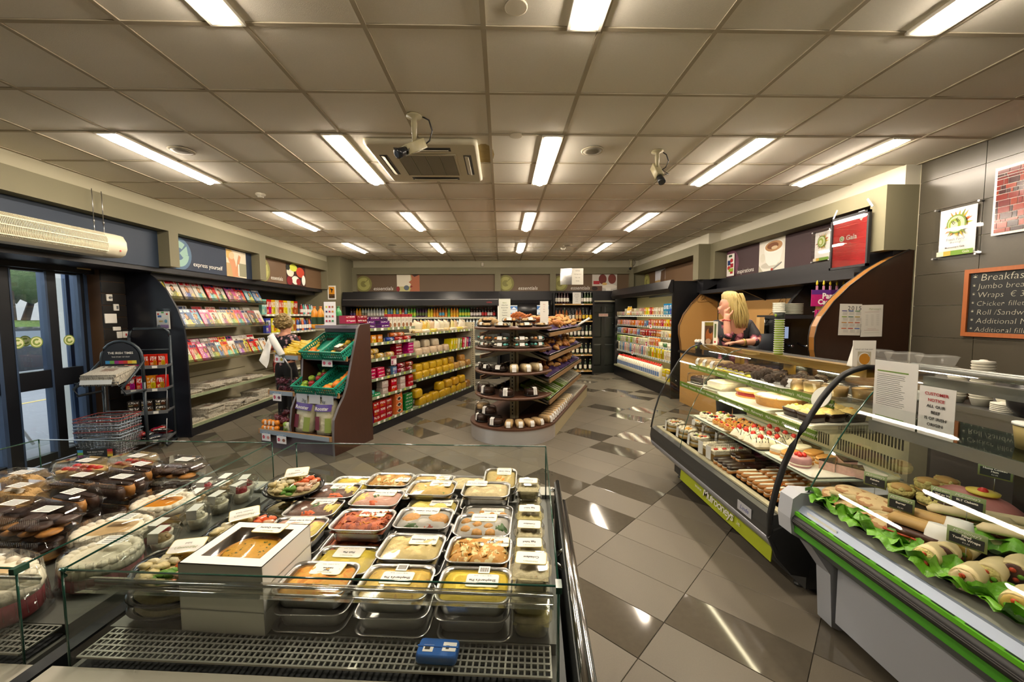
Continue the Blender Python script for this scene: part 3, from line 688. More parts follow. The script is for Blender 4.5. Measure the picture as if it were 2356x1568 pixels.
b = B(M('dark car','#23262c',.2,.4), M('car window','#6d7580',.1)); b.prism([(-2,.3),(2,.3),(2,.75),(1.5,.85),(.9,1.35),(-1,1.35),(-1.7,.85),(-2,.8)],'x',-13.4,-11.7,0); b.prism([(1.3,.9),(.85,1.28),(-.95,1.28),(-1.5,.9)],'x',-11.699,-11.69,1)
for y in (-1.2,1.2): b.lathe([(.3,0),(.3,.2)],14,0,(0,0,0)) if False else None
solo('parked_car', b, 'dark parked car across the road outside', 'car', (0,10.6,0))
# air curtain hung over the door
AC = M('heater cream','#d2ccb4',.4); AG = M('heater grille','#4a4638',.5,.3)
t = thing('air_curtain', 'long cream air curtain heater hung above the entrance', 'heater', (-4.215,3.53,2.262), 0)
prof = [(-.11,.0),(-.115,.16),(-.08,.235),(0,.255),(.075,.235),(.11,.17),(.115,.09),(.09,.03),(.04,.0)]
b = B(AC)
for y0,y1 in ((-1.25,-.62),(.78,.97)): b.prism([(x,z) for x,z in prof],'y',y0,y1,0,True)
b.prism([(x*.97,z*.97+.004) for x,z in prof],'y',.97,.99,0,True); b.prism([(x,z) for x,z in prof if x<=.08 or z<.1],'y',-.62,.78,0)
part('casing', b, t)
gr = B(AG, AC)
gp = [(.078,.236),(.1,.2),(.112,.165),(.118,.13),(.117,.09),(.105,.05),(.092,.03)]
for k in range(116):
 y = -.61+1.38*k/115; gr.loft([[(x+.002,y-.0022,z) for x,z in gp]+[(x-.006,y-.0022,z) for x,z in gp[::-1]],[(x+.002,y+.0022,z) for x,z in gp]+[(x-.006,y+.0022,z) for x,z in gp[::-1]]],1,False,False)
gr.prism([(x-.012,z) for x,z in gp]+[(.05,.03),(.05,.2)],'y',-.62,.78,0)
for i in (1,3,5): gr.bb(gp[i][0]-.002,gp[i][0]+.006,-.62,.78,gp[i][1]-.005,gp[i][1]+.005,1)
part('grille', gr, t)
b = B(STEEL)
for y in (.76,.86): b.tube([(0,y,.24),(0,y,.34)],.004,6); b.tube([(0,y,.34),(0,y,.37)],.008,6); b.tube([(0,y,.37),(0,y,.68)],.004,6)
part('hanger_rod', b, t); part('indicator', B(M('red light','#c02020',.4)).bb(.112,.116,.9,.915,.06,.075), t)
# slat wall with switches
SL = M('dark slat board','#1d1a18',.5); GV = M('slat groove','#5a4028',.6)
t = struct('wall_slats', B(GV).bb(-5.1,-4.912,5.02,5.33,0,2.2))
for k in range(15): part('slat', B(SL).bb(-4.914,-4.9,5.02,5.33,.006+.147*k,.144+.147*k), t)
def fitting(name, label, y, z, w, h, extra=None):
 b = B(WHITE, INK, INKR, GREYM); b.rr([(h,w,.006,0),(h,w,.006,.012),(h-.01,w-.01,.005,.016)],0,2)
 if extra == 'knob': b.lathe([(.016,.016),(.014,.035)],12,3)
 if extra == 'red': b.bb(-.015,.015,-.008,.008,.016,.02,2)
 if extra == 'twin': b.bb(-.02,.02,-.004,.02,.016,.019,3)
 solo(name, b, label, 'switch', (-4.9,y,z), (0,PI/2,0))
fitting('key_switch','small white key switch, highest on the slat wall',5.1,1.86,.075,.085,'knob')
fitting('light_switch','small white light switch below the key switch',5.18,1.74,.07,.085,'twin')
fitting('alarm_box','large white alarm keypad box on slat wall',5.1,1.6,.15,.12)
fitting('paper_notice','small white notice strip on slat wall',5.17,1.47,.1,.05)
fitting('wall_socket','white wall socket behind the rack hoop, left one',5.2,1.39,.07,.085); fitting('fused_switch','white fused switch with red rocker, right one',5.28,1.39,.07,.085,'red')
# door mat
solo('door_mat', B(M('ribbed dark mat','#30343c',.9,bump=(90,.5))).bb(-5.0,-3.65,2.3,4.28,0,.008), 'dark ribbed entrance mat beside the door', 'mat')
# ------------------------------------------------------------------ newspaper stand with wire baskets
TBK = M('dark grey tube','#3a4248',.35,.4)
NS = thing('newspaper_stand', 'grey tubular newspaper stand with arched black header', 'stand', (-4.42,4.62,0), .12)
b = B(TBK)
b.tube([(-.3,-.3,.09),(.2,-.3,.09),(.25,-.2,.09),(.25,.3,.09),(-.3,.3,.09)],.012,6,0,True); part('base_frame', b, NS)
b = B(TBK)
for x in (-.21,.21): b.tube([(x,.1,.09),(x,.1,.85)],.017,8)
b.tube([(.21,.1,.85)]+[(.21*cos(a),.1,1.14+.2*sin(a)) for a in [PI*k/10 for k in range(11)]]+[(-.21,.1,.85)],.017,8); part('arch_frame', b, NS)
b = B(TBK)
for x in (-.225,.225): b.tube([(x,.1,1.1),(x*1.02,-.05,.98),(x*1.02,-.24,.84),(x*1.02,-.2,.76),(x,.1,.76)],.014,7)
part('tray_arm', b, NS)
hb = B(BLACK); hb.prism([(-.2,1.06)]+[(.19*cos(a),1.14+.18*sin(a)) for a in [PI-PI*k/12 for k in range(13)]]+[(.2,1.06)],'y',.085,.105); hd = part('header_board', hb, NS)
text('THE IRISH TIMES', .036, INKW, hd, (0,.083,1.2), UP, bold=.0006); text('THE STORY OF WHY', .02, INKW, hd, (0,.083,1.155), UP)
cbm = B(*[print_mat(c) for c in ('#3a8fc4','#6aa84a','#8d2a7d','#c02a55','#c23a2a','#d9a92a','#d8c84a')])
for k in range(7): cbm.bb(-.16+.0457*k,-.16+.0457*(k+1),.0825,.0845,1.075,1.112,k)
part('colour_bar', cbm, hd)
b = B(TBK)
for k in range(7): b.tube([(-.2+.4*k/6,.06,.93),(-.2+.4*k/6,-.24,.86),(-.2+.4*k/6,-.25,.91)],.004,5)
b.tube([(-.21,-.25,.91),(.21,-.25,.91)],.005,5); b.tube([(-.21,.06,.93),(.21,.06,.93)],.005,5); part('wire_tray', b, NS)
part('label_holder', B(M('clear label','#c9ccc9',.3)).box((0,-.262,.915),(.3,.006,.05),0,0,-.3), NS)
cw = B(RUBBER)
for x,y in ((-.27,-.28),(.2,-.28),(.23,.28),(-.27,.28)): cw.ball((x,y,.045),.045,0,10,7,(.6,1,1))
part('castor', cw, NS)
pl = B(BLACK, *[print_mat(c) for c in ('#3a9ad0','#7ab648','#a32a7d','#c8283a','#e07a28','#e0c83a')]); pl.bb(-.18,.18,-.325,-.315,.11,.2,0)
for k in range(3): pl.bb(-.17,-.12,-.327,-.325,.115+.027*k,.142+.027*k,3-k); pl.bb(.11,.16,-.327,-.325,.115+.027*k,.142+.027*k,6-k)
p = part('base_sign', pl, NS); text('THE IRISH TIMES', .022, INKW, p, (0,-.328,.17), UP); text('THE STORY OF WHY', .014, INKW, p, (0,-.328,.145), UP)
for k in range(5):
 solo('newspaper', B(NEWS).bb(-.17,.17,-.012,.012,-.14,.14), 'folded newspaper in the tilted tray of the arched stand' if k == 4 else 'folded newspaper under others in the tilted stand tray, %s from bottom' % od(k), 'newspaper', (-4.42+rnd.uniform(-.01,.01),4.53,.915+.024*k), (-PI/2+.24,0,.12+rnd.uniform(-.06,.06)), None, 'newspapers in the stand tray')
WIRE = M('chrome wire','#a9adb2',.25,.9); RWI = M('red plastic','#8a3a38',.4); BWI = M('grey blue plastic','#8a98a8',.35,.4)
def basket(col):
 b = B(WIRE, col); w, d, h = .44, .31, .2
 r = lambda s, z: [(-w/2*s,-d/2*s,z),(w/2*s,-d/2*s,z),(w/2*s,d/2*s,z),(-w/2*s,d/2*s,z)]
 b.tube(r(1,h),.006,6,1,True); b.tube(r(.86,0),.003,5,0,True)
 for s,z in ((.97,h*.8),(.94,h*.55),(.9,h*.28)): b.tube(r(s,z),.0022,4,0,True)
 for k in range(13):
  x = -1+2*k/12
  for sy in (-1,1): b.tube([(x*w/2,sy*d/2,h),(x*w/2*.86,sy*d/2*.86,0)],.0018,3)
 for k in range(9):
  y = -1+2*k/8
  for sx in (-1,1): b.tube([(sx*w/2,y*d/2,h),(sx*w/2*.86,y*d/2*.86,0)],.0018,3)
  b.tube([(-w/2*.86,y*d/2*.86,0),(w/2*.86,y*d/2*.86,0)],.0018,3)
 hb = B(GREYM)
 for sy in (-1,1): hb.tube([(-.14,sy*d/2,h+.004),(-.13,sy*d/2*.92,h+.018),(.13,sy*d/2*.92,h+.018),(.14,sy*d/2,h+.004)],.005,5)
 return b, hb
bk = [tuple(x.me() for x in basket(c)) for c in (RWI, BWI, RWI)]
for k in range(7):
 m, hm = bk[(1,1,0,1,1,0,0)[k]]
 t = solo('shopping_basket', m, 'wire shopping basket with plastic rim, %s in the floor stack' % ('top one' if k == 6 else od(k)+' from bottom'), 'basket', (-4.42+rnd.uniform(-.01,.01),4.5+rnd.uniform(-.008,.008),.1+.036*k), .12+rnd.uniform(-.03,.03), None, 'shopping baskets stacked on the stand base')
 part('handle', hm, t)
# ------------------------------------------------------------------ firelighter rack
RK = thing('display_rack', 'grey wire display rack of firelighters by slat wall', 'rack', (-4.42,5.02,0), .42)
b = B(TBK)
for x in (-.2,.2): b.tube([(x,.15,0),(x,.15,1.38)],.016,8)
b.tube([(-.2,.15,1.36),(-.19,.15,1.43),(-.15,.15,1.47),(.15,.15,1.47),(.19,.15,1.43),(.2,.15,1.36)],.016,8); b.tube([(-.2,.15,1.2),(.2,.15,1.2)],.01,6)
for x in (-.21,.21): b.tube([(x,.15,.03),(x,-.2,.03),(x,-.24,.06),(x,-.2,.1)],.014,7)
part('rack_frame', b, RK)
for k, (z, dp) in enumerate(((1.0,.22),(.72,.26),(.44,.27),(.1,.34))):
 s = B(GREYM); s.bb(-.21,.21,.14-dp,.14,z-.008,z); s.bb(-.215,.215,.135-dp,.142-dp,z-.02,z+.022)
 for x in (-.21,.205): s.bb(x,x+.005,.14-dp,.14,z-.01,z+.02)
 s.tube([(.205,.14-dp,z+.02),(.205,.14-dp+.05,z+.26 if k else z+.03)],.005,5)
 part('rack_shelf', s, RK)
 tk = B(PAPER)
 for x in (-.1,.1): tk.bb(x-.025,x+.025,.1325-dp,.1345-dp,z-.015,z+.015)
 part('price_ticket', tk, RK)
Rm = Matrix.Rotation(.42,4,'Z'); rk = lambda x,y,z: tuple((Rm@Vector((x,y,0)))+Vector((-4.42,5.02,z)))
bx = B(PACK); bx.bb(-.036,.036,-.05,.05,0,.15); bxm = bx.me()
for k in range(5): solo('firelighter_box', bxm, 'red and yellow firelighter box on top rack shelf, %s from left' % od(k), 'box', rk(-.16+.08*k,.0,1.0), .42+rnd.uniform(-.05,.05), '#c22a1c', 'firelighter boxes on the wire rack')
for k in range(4): solo('firelighter_box', bxm, 'red firelighter box on second rack shelf, %s from left' % od(k), 'box', rk(-.15+.1*k,-.02,.72), .42+rnd.uniform(-.15,.15), ('#b81c18','#c8241a','#c27a1c','#c01c18')[k], 'firelighter boxes on the wire rack', (1.2,1,1.12))
for k in range(6): solo('firelog_box', bxm, 'black firelog box on third rack shelf, %s' % (('lower left','lower middle','lower right','upper left','upper middle','upper right')[k]), 'box', rk(-.13+.13*(k%3),-.02,.44+.075*(k//3)), .42+rnd.uniform(-.06,.06), '#2a2622', 'black boxes on the wire rack', (1.6,1,.49))
pp = B(FLAT);
def pouch_b(w, d, h, n=8):
 b = B(FLAT)
 for s in (1,-1): b.grid(lambda u,v: ((u-.5)*w,(v-.5)*d, s*h/2*(max(0,1-abs(2*u-1)**3)*max(0,1-abs(2*v-1)**2.2))**.6+rnd.uniform(-.003,.003)), n, n)
 return b
pm = [pouch_b(.15,.11,.05).me() for _ in range(2)]
for k in range(11): solo('fuel_pouch', pm[k%2], 'red and black fuel pouch heaped on bottom rack tray, %s one' % od(k), 'pouch', rk(-.14+.07*(k%5),-.1+.05*(k%3),.135+.035*(k//4)), (rnd.uniform(-.3,.3),rnd.uniform(-.2,.2),rnd.uniform(0,2)), ('#a81a1c','#241f1f','#b8201c','#4a4f58')[k%4], 'fuel pouches on the bottom rack tray')
# ------------------------------------------------------------------ magazine wall bay
CRB = M('cream shelving','#b5ad93',.55); CSH = M('clear shelf lip','#c7c3ae',.3)
pn = [(-5.1,0),(-4.17,0),(-4.17,1.25),(-4.19,1.5),(-4.26,1.72),(-4.38,1.96),(-4.53,2.13),(-4.7,2.24),(-4.86,2.29),(-5.1,2.29)]
MB_ = thing('magazine_bay', 'curved ended black wall bay holding magazines and newspapers', 'shelving', (0,0,0))
NAVY = M('navy laminate','#14151d',.35)
b = B(NAVY, M('red brown edge','#4a1f1c',.5)); b.prism(pn,'y',5.335,5.36,0); part('end_panel', b, MB_)
b = B(CRB)
for k in range(7): b.bb(-5.09,-5.05,5.365,7.88,.02+.31*k,.32+.31*k)
part('back_panel', b, MB_)
b = B(BLACK); b.bb(-5.05,-4.19,5.365,7.6,0,.11); part('plinth', b, MB_)
b = B(BLACK); b.bb(-5.1,-4.6,5.365,9.95,2.12,2.2); struct('trim_5', b)
tiers = ((1.86,-4.56,7.85),(1.46,-4.47,7.72),(.97,-4.3,7.55),(.52,-4.3,7.55),(.14,-4.2,7.6))
for z, xf, ye_ in tiers:
 b = B(CRB); b.bb(-5.05,xf,5.37,ye_,z-.02,z); part('rack_tier', b, MB_)
 if z > .9: part('clear_lip', B(glass('clear lip','#e9e6d8',.25,.05,1.4)).bb(xf,xf+.004,5.37,ye_,z-.02,z+.05), MB_)
 else: part('price_strip', B(M('green grey strip','#8f9a7a',.5,var=(40,.3))).bb(xf,xf+.005,5.37,ye_,z-.03,z+.012), MB_)
mg = B(MAG); mg.bb(-.105,.105,-.005,.005,0,.285); mgm = mg.me()
PAL = (('#d8cf5a','yellow'),('#d8d2c6','white'),('#cfcabd','pale grey'),('#c9b9b0','pinkish'),('#c01c20','red'),('#7db3c4','pale blue'),('#c45a8a','pink'),('#3a5f8f','blue'),('#d98a2a','orange'),('#8fa34a','green'),('#5a4a4a','dark'),('#d8d0a8','cream'))
def mags(tname, n, y0, y1, x, z, tilt, cols, sc=1.0, base=0):
 for k in range(n):
  ci = cols[k % len(cols)]; y = y0+(y1-y0)*k/(n-1)
  solo('magazine', mgm, '%s covered magazine, %s from left on %s' % (PAL[ci][1], od(k), tname), 'magazine', (x+rnd.uniform(-.008,.008)-.012*(k%2), y, z+.004), (-tilt+rnd.uniform(-.03,.03), 0, LW+rnd.uniform(-.06,.04)), PAL[ci][0], 'magazines on the wall bay', sc)
mags('top magazine tier', 10, 5.55, 7.72, -4.6, 1.862, .42, (0,1,3,2,4,1,6,4,5,7))
mags('second magazine tier', 12, 5.5, 7.6, -4.5, 1.462, .42, (9,4,7,5,6,1,11,8,6,3,10,1))
mags('back row of second tier', 7, 5.7, 7.5, -4.66, 1.5, .3, (10,2,10,2,10,7,2))
mags('front row of third tier', 13, 5.47, 7.42, -4.34, .972, .4, (0,1,4,6,10,5,8,1,10,0,4,11,1), .92)
mags('upper row of third tier', 11, 5.55, 7.4, -4.56, 1.03, .35, (7,1,4,6,10,4,0,6,1,3,1), .92)
npm = B(NEWS); npm.bb(-.15,.15,-.009,.009,-.19,.19); npm = npm.me()
def pile(tname, y, x, z, n, spread=.02, lean=0.0, yaw=0.0):
 for k in range(n):
  solo('newspaper', npm, 'folded newspaper %s, %s' % (tname, 'on top' if k == n-1 else od(k)+' from bottom'), 'newspaper', (x+rnd.uniform(-spread,spread), y+lean*k+rnd.uniform(-spread,spread), z+.0095+.0185*k), (-PI/2, 0, yaw+rnd.uniform(-.12,.12)), None, 'newspapers '+tname)
pile('in the long pile at left of the fourth tier', 5.62, -4.52, .52, 2); pile('in the fanned pile on the fourth tier', 6.0, -4.5, .52, 5, .03, .03); pile('in the middle pile of the fourth tier', 6.5, -4.52, .52, 4, .03, .02); pile('in the right pile of the fourth tier', 7.05, -4.5, .52, 3, .03)
pile('in the low pile at left of the bottom tier', 5.56, -4.42, .14, 2, .03); pile('in the tall pile on the bottom tier', 5.95, -4.42, .14, 8, .012); pile('in the fanned pile on the bottom tier', 6.35, -4.4, .14, 6, .02, .03, .3); pile('in the loose pile on the bottom tier', 6.75, -4.42, .14, 4, .03, .04); pile('in the square pile at right of the bottom tier', 7.2, -4.45, .14, 8, .012)
# leaflet holder on the end panel
t = thing('leaflet_holder', 'clear leaflet holder on the navy end panel', 'leaflet holder', (-4.43,5.33,1.45))
part('holder', B(CLEAR).bb(-.09,.09,-.05,-.045,0,.16).bb(-.09,.09,-.004,-.001,0,.28).bb(-.09,.09,-.05,-.004,0,.006), t)
picture('leaflet', .16, .23, [('#d8dad6',R4),('#3f6fb0',rc(.1,.4,.66,.78)),('#b32a2a',poly_disc(.15,.85,.08,.05)),('#b32a2a',poly_disc(.85,.85,.08,.05)),('#4aa04a',rc(.4,.62,.9,.98)),('#c9a94a',rc(.2,.5,.4,.48)),('#5aa0c0',poly_disc(.75,.45,.12,.1)),('#8a6aa0',rc(.3,.95,.05,.25)),('#55606a',poly_disc(.18,.15,.14,.1))], t, (0,-.02,.008))
part('leaflet_stack', B(PAPER).bb(-.08,.08,-.0195,-.006,.008,.238), t)
# ------------------------------------------------------------------ grocery bay beyond the magazines
GB = thing('grocery_bay', 'wall shelving of cereals and cleaning goods beyond magazines', 'shelving', (0,0,0))
b = B(CRB); b.bb(-5.09,-5.05,7.88,9.95,0,1.9); part('back_panel', b, GB)
part('plinth', B(BLACK).bb(-5.05,-4.3,7.65,9.95,0,.11), GB)
for z, xf in ((1.65,-4.62),(1.28,-4.55),(.9,-4.45),(.5,-4.4),(.14,-4.28)):
 part('shelf', B(CRB).bb(-5.05,xf,7.9,9.95,z-.025,z), GB)
 s = B(M('label strip','#b9bba8',.5), PAPER); s.bb(xf,xf+.006,7.9,9.95,z-.035,z+.01,0)
 for k in range(12): s.bb(xf+.006,xf+.008,7.95+.165*k,8.02+.165*k,z-.03,z+.006,1)
 part('price_strip', s, GB)
cer = B(PACK); cer.bb(-.085,.085,-.03,.03,0,.3); cerm = cer.me()
for k, c in enumerate(('#8fc4b8','#c22a24','#d9a92a','#d8d0b0','#c9452a','#e0c860','#d8d8c0','#c8c23a','#b8322a')):
 solo('cereal_box', cerm, 'cereal box on the top grocery shelf, %s from left' % od(k), 'box', (-4.72,8.0+.15*k,1.65), LW+rnd.uniform(-.05,.05), c, 'cereal boxes on the grocery bay')
for k, c in enumerate(('#5a62a8','#d8cc2a','#d8c82a','#c89a2a','#7a4a8a','#b8a83a','#c85a2a','#d8d0b0')):
 solo('cereal_box', cerm, 'cereal box on the second grocery shelf, %s from left' % od(k), 'box', (-4.66,8.0+.19*k,1.28), LW+rnd.uniform(-.05,.05), c, 'cereal boxes on the grocery bay', .98)
cp_ = B(BAGP)
def crisp_b(w, h, d):
 b = B(BAGP)
 for s in (1,-1): b.grid(lambda u,v: ((u-.5)*w, s*d/2*(max(0,1-abs(2*u-1)**4)*max(0,1-abs(2*v-1)**3))**.7+rnd.uniform(-.004,.004), v*h), 8, 8)
 return b
crm = crisp_b(.2,.27,.09).me()
for k in range(7): solo('crisp_bag', crm, 'red crisp bag on a low grocery shelf, %s from left' % od(k), 'bag', (-4.56,7.97+.17*k,.9), (0,.0,LW+rnd.uniform(-.1,.1)), '#8d1a20', 'crisp bags behind the newspapers')
for k in range(7): solo('crisp_bag', crm, 'dark crisp bag on the lowest grocery shelf, %s from left' % od(k), 'bag', (-4.5,7.99+.2*k,.5 if k < 4 else .14), (0,.0,LW+rnd.uniform(-.1,.1)), ('#7a161c','#3a4a2a','#20202a')[k%3], 'crisp bags behind the newspapers')
t = thing('camera_notice', 'yellow and black camera warning sign on the olive column', 'sign', (-4.2,9.99,2.02))
part('board', B(PAPER).bb(-.1,.1,0,.006,0,.34), t); part('symbol', B(print_mat('#d8921c'), BLACK).bb(-.07,.07,-.001,0,.13,.31,0).bb(-.07,.07,-.001,0,.03,.13,1).box((0,-.0015,.25),(.07,.001,.03),1,0,0,.5).bb(-.01,.01,-.002,-.001,.17,.24,1), t)
text('CCTV', .045, M('amber ink','#d8921c',.5), t, (0,-.002,.1), UP); text('IN OPERATION', .016, M('amber ink','#d8921c',.5), t, (0,-.002,.055), UP)
b = B(BLACK); b.ball((0,-.03,0),.06,0,14,9); b.lathe([(.07,0),(.07,.02)],16); solo('dome_camera', b, 'black dome camera below the warning sign on the column', 'camera', (-4.2,9.96,1.86))
# ================================================================== produce stand (end of the snack gondola)
BRN = wood('dark brown laminate','#3a231a','#4a3024',.4,(10,10,1.5)); EDG = M('grey brown edge','#6f6a6c',.4)
PS0 = (-4.0, 3.88); ps = lambda u,v,z: (*G(PS0[0]+u, PS0[1]+v)[:2], z)
PS = thing('produce_stand', 'brown fruit and vegetable stand at end of gondola', 'stand', ps(0,0,0), GA)
prof = [(-.335,0),(-.34,.22),(-.325,.42),(-.25,.55),(-.16,.66),(-.1,.78),(-.05,.95),(.03,1.2),(.09,1.38),(.11,1.46),(.15,1.51),(.335,1.52),(.335,0)]
b = B(BRN, EDG); b.prism(prof,'x',.562,.59,0)
for (a0,z0),(a1,z1) in zip(prof[:-2],prof[1:-1]): b.add([(.56,a0-.002,z0),(.592,a0-.002,z0),(.592,a1-.002,z1+.001),(.56,a1-.002,z1+.001)],[(0,1,2,3)],1)
part('side_panel', b, PS)
pm_ = [(-.3,.2),(-.31,.3),(-.28,.5),(-.2,.66),(-.12,.78),(-.1,.95),(-.09,1.08),(-.04,1.16),(.05,1.2),(.3,1.2),(.3,.2)]
b = B(BRN, EDG); b.prism(pm_,'x',-.12,-.095,0)
for (a0,z0),(a1,z1) in zip(pm_[:-2],pm_[1:-1]): b.add([(-.122,a0-.002,z0),(-.093,a0-.002,z0),(-.093,a1-.002,z1+.001),(-.122,a1-.002,z1+.001)],[(0,1,2,3)],1)
part('divider_panel', b, PS)
b = B(M('mauve laminate','#5d5258',.45)); b.bb(-.58,.56,-.32,-.29,0,.19); b.bb(-.58,-.555,-.29,.3,0,.19); part('plinth', b, PS)
b = B(BRN); b.bb(-.55,.56,.28,.31,.02,1.2); b.bb(-.1,.56,.28,.31,1.2,1.5); part('back_board', b, PS)
part('top_ledge', B(M('mauve grey laminate','#7a7380',.45)).bb(-.1,.56,.12,.31,1.46,1.5), PS)
STRIP = M('blue grey strip','#8c9aa8',.4); TMB = M('pale timber','#a87f52',.6)
for nm, u0, u1, v0, v1, z in (('tier',-.58,.56,-.34,.28,.2),('tier',-.09,.56,-.2,.28,.68),('tier',-.09,.56,-.05,.28,1.1),('tier',-.56,-.12,-.2,.28,.66),('tier',-.56,-.12,-.1,.28,1.1)):
 part('tier', B(BRN).bb(u0,u1,v0,v1,z-.02,z), PS)
 s = B(TMB, STRIP); s.bb(u0,u1,v0-.015,v0,z-.03,z+.03,0); s.bb(u0+.03,u1-.03,v0-.02,v0-.015,z-.028,z+.022,1); part('tier_lip', s, PS)
def offer_card(label, u, v, z, w=.14, h=.11, veg='#c98a8a'):
 t = thing('offer_card', label, 'price card', ps(u,v,z), GA)
 picture('print', w, h, [('#e9e9ec',R4),('#6d8fb0',rc(0,1,.84,1)),('#c02a55',poly_disc(.22,.42,.14,.2)),(veg,poly_disc(.75,.4,.16,.18)),('#b8b8bc',rc(.42,.56,.3,.34)),('#b8b8bc',rc(.42,.56,.45,.49))], t, (0,0,0))
 part('card', B(PAPER).bb(-w/2,w/2,.001,.003,0,h), t); text('SPECIAL OFFER', .012, INKW, t, (0,-.007,h*.92), UP); text('\u20ac2.00', .015, INKW, t, (-w*.28,-.007,h*.42), UP)
offer_card('special offer card below clementines on stand plinth', -.44, -.367, .09)
offer_card('special offer card on lower lip beside potato sacks', -.19, -.367, .08, .15, .11, '#8a5a4a')
offer_card('special offer card under the packed grapes tier', -.4, -.227, .56, .14, .11, '#6a3a5a')
offer_card('banana picture card under the bananas', -.45, -.127, 1.03, .15, .1, '#d8c03a')
offer_card('special offer card between upper and lower fruit crates', .27, -.079, 1.0, .16, .1, '#b05a7a')
for k, u in enumerate((-.0,.2,.4)):
 solo('price_card', B(M('pale card','#c9ced6',.5)).bb(-.085,.085,-.002,.002,0,.11), 'pale price card behind the potato sacks, %s from left' % od(k), 'price card', ps(u,-.222,.565), GA, None, 'pale cards behind the potato sacks')
t = thing('product_list', 'white product list card standing on the stand top', 'sign', ps(.1,.17,1.5), (0,0,GA+.1))
cols = ['#c9c24a','#b83a3a','#9a6a4a','#3a3a6a','#b8324a','#c98a3a','#7a5a4a','#8a8a8a','#c24a5a','#b83a5a','#a83a4a','#3a8a5a']
picture('print', .17, .3, [('#e9e9ec',R4)]+[(cols[i+3*j],rc(.14+.27*i,.3+.27*i,.74-.2*j,.82-.2*j)) for j in range(4) for i in range(3)], t, (0,0,0))
part('card', B(PAPER).bb(-.085,.085,.001,.006,0,.3), t)
# green crates
GRN = M('green crate plastic','#1d8a72',.4)
def crate_b(w=.31, d=.46, h=.12):
 b = B(GRN); b.bb(-w/2+.01,w/2-.01,-d/2+.01,d/2-.01,0,.008)
 b.bb(-w/2-.008,w/2+.008,-d/2-.008,-d/2+.008,h-.02,h); b.bb(-w/2-.008,w/2+.008,d/2-.008,d/2+.008,h-.02,h)
 b.bb(-w/2-.008,-w/2+.008,-d/2,d/2,h-.02,h); b.bb(w/2-.008,w/2+.008,-d/2,d/2,h-.02,h)
 for z0,z1 in ((0,.03),(.052,.066)):
  b.bb(-w/2+.004,w/2-.004,-d/2+.003,-d/2+.009,z0,z1); b.bb(-w/2+.004,w/2-.004,d/2-.009,d/2-.003,z0,z1)
  b.bb(-w/2+.003,-w/2+.009,-d/2,d/2,z0,z1); b.bb(w/2-.009,w/2-.003,-d/2,d/2,z0,z1)
 for k in range(10):
  x = -w/2+.014+(w-.028)*k/9
  for s in (-1,1): b.bb(x-.006,x+.006,s*(d/2-.006)-.003,s*(d/2-.006)+.003,0,h-.01)
 for k in range(14):
  y = -d/2+.014+(d-.028)*k/13
  for s in (-1,1): b.bb(s*(w/2-.006)-.003,s*(w/2-.006)+.003,y-.006,y+.006,0,h-.01)
 return b
crm_ = crate_b().me(); TI = .48
CR = {}
for lab, u, v, z in (('upper left green crate with few oranges',.07,.1,1.19),('upper right green crate with lemons and wrapped fruit',.4,.1,1.19),('lower left green crate of apples',.05,-.02,.78),('lower right green crate of oranges and pears',.39,-.02,.78)):
 CR[lab] = (u,v,z); solo('fruit_crate', crm_, lab, 'crate', ps(u,v,z), (TI,0,GA), None, 'green fruit crates')
RTI = Matrix.Rotation(GA,4,'Z') @ Matrix.Rotation(TI,4,'X')
def incrate(key, x, y, z):
 u,v,z0 = CR[key]; p = Matrix.Rotation(TI,4,'X')@Vector((x,y,z)); return ps(u+p.x,v+p.y,z0+p.z)
ORG = M('orange peel','#d9791c',.45,bump=(220,.25,.003)); APG = M('green apple','#8aa83a',.3,var=(12,.15)); APR = M('red apple','#9a2a2e',.3,var=(14,.35)); PEAR = M('pear','#b0b048',.4,var=(30,.12)); LEM = M('yellow fruit','#d8a82a',.4); STM = M('stem','#4a3820',.8)
def orange_b(m=ORG, r=.043): b = B(m); b.ball((0,0,r*.95),r,0,14,9,(1,1,.95)); return b.me()
def apple(m, lab, loc, R, grp):
 o = solo('apple', am[m], lab, 'apple', loc, R, None, grp); part('stem', stm, o, (0,0,.062)); return o
am = {}
for m in (APG, APR):
 b = B(m); b.lathe([(.002,.01),(.018,.0),(.033,.012),(.04,.034),(.037,.054),(.024,.066),(.008,.062),(.001,.056)],14); am[m] = b.me()
stm = B(STM).tube([(0,0,-.008),(.003,0,.012)],.0018,5).me()
om = orange_b()
pb = B(PEAR); pb.lathe([(.002,0),(.025,.004),(.036,.025),(.033,.05),(.02,.072),(.014,.09),(.004,.096)],12); pbm = pb.me()
lb = B(LEM); lb.lathe([(.001,0),(.012,.006),(.034,.028),(.036,.045),(.028,.07),(.01,.084),(.004,.09)],12); lbm = lb.me()
rR = lambda: (rnd.uniform(-.5,.5),rnd.uniform(-.5,.5),rnd.uniform(0,6))
for k,(x,y) in enumerate(((-.1,-.17),(-.02,-.175),(.06,-.165),(.11,-.12),(-.06,-.1))): solo('orange', om, 'orange in the upper left crate, %s from left' % od(k), 'orange', incrate('upper left green crate with few oranges',x,y,.012), rR(), None, 'oranges in the upper left crate')
for k,(x,y) in enumerate(((-.1,-.12),(-.11,-.03),(-.04,.05),(-.1,.12),(.02,.15),(.09,.16))): solo('lemon', lbm, 'yellow lemon in the upper right crate, %s one from front' % od(k), 'lemon', incrate('upper right green crate with lemons and wrapped fruit',x,y,.02), (1.3,rnd.uniform(-.3,.3),rnd.uniform(0,3)), None, 'lemons in the upper right crate')
t = thing('wrapped_fruit', 'clear wrapped punnet with white label in upper right crate', 'punnet', incrate('upper right green crate with lemons and wrapped fruit',.03,-.08,.05), (TI,0,GA-.5))
b = B(M('dark fruit','#6a4a2a',.4));
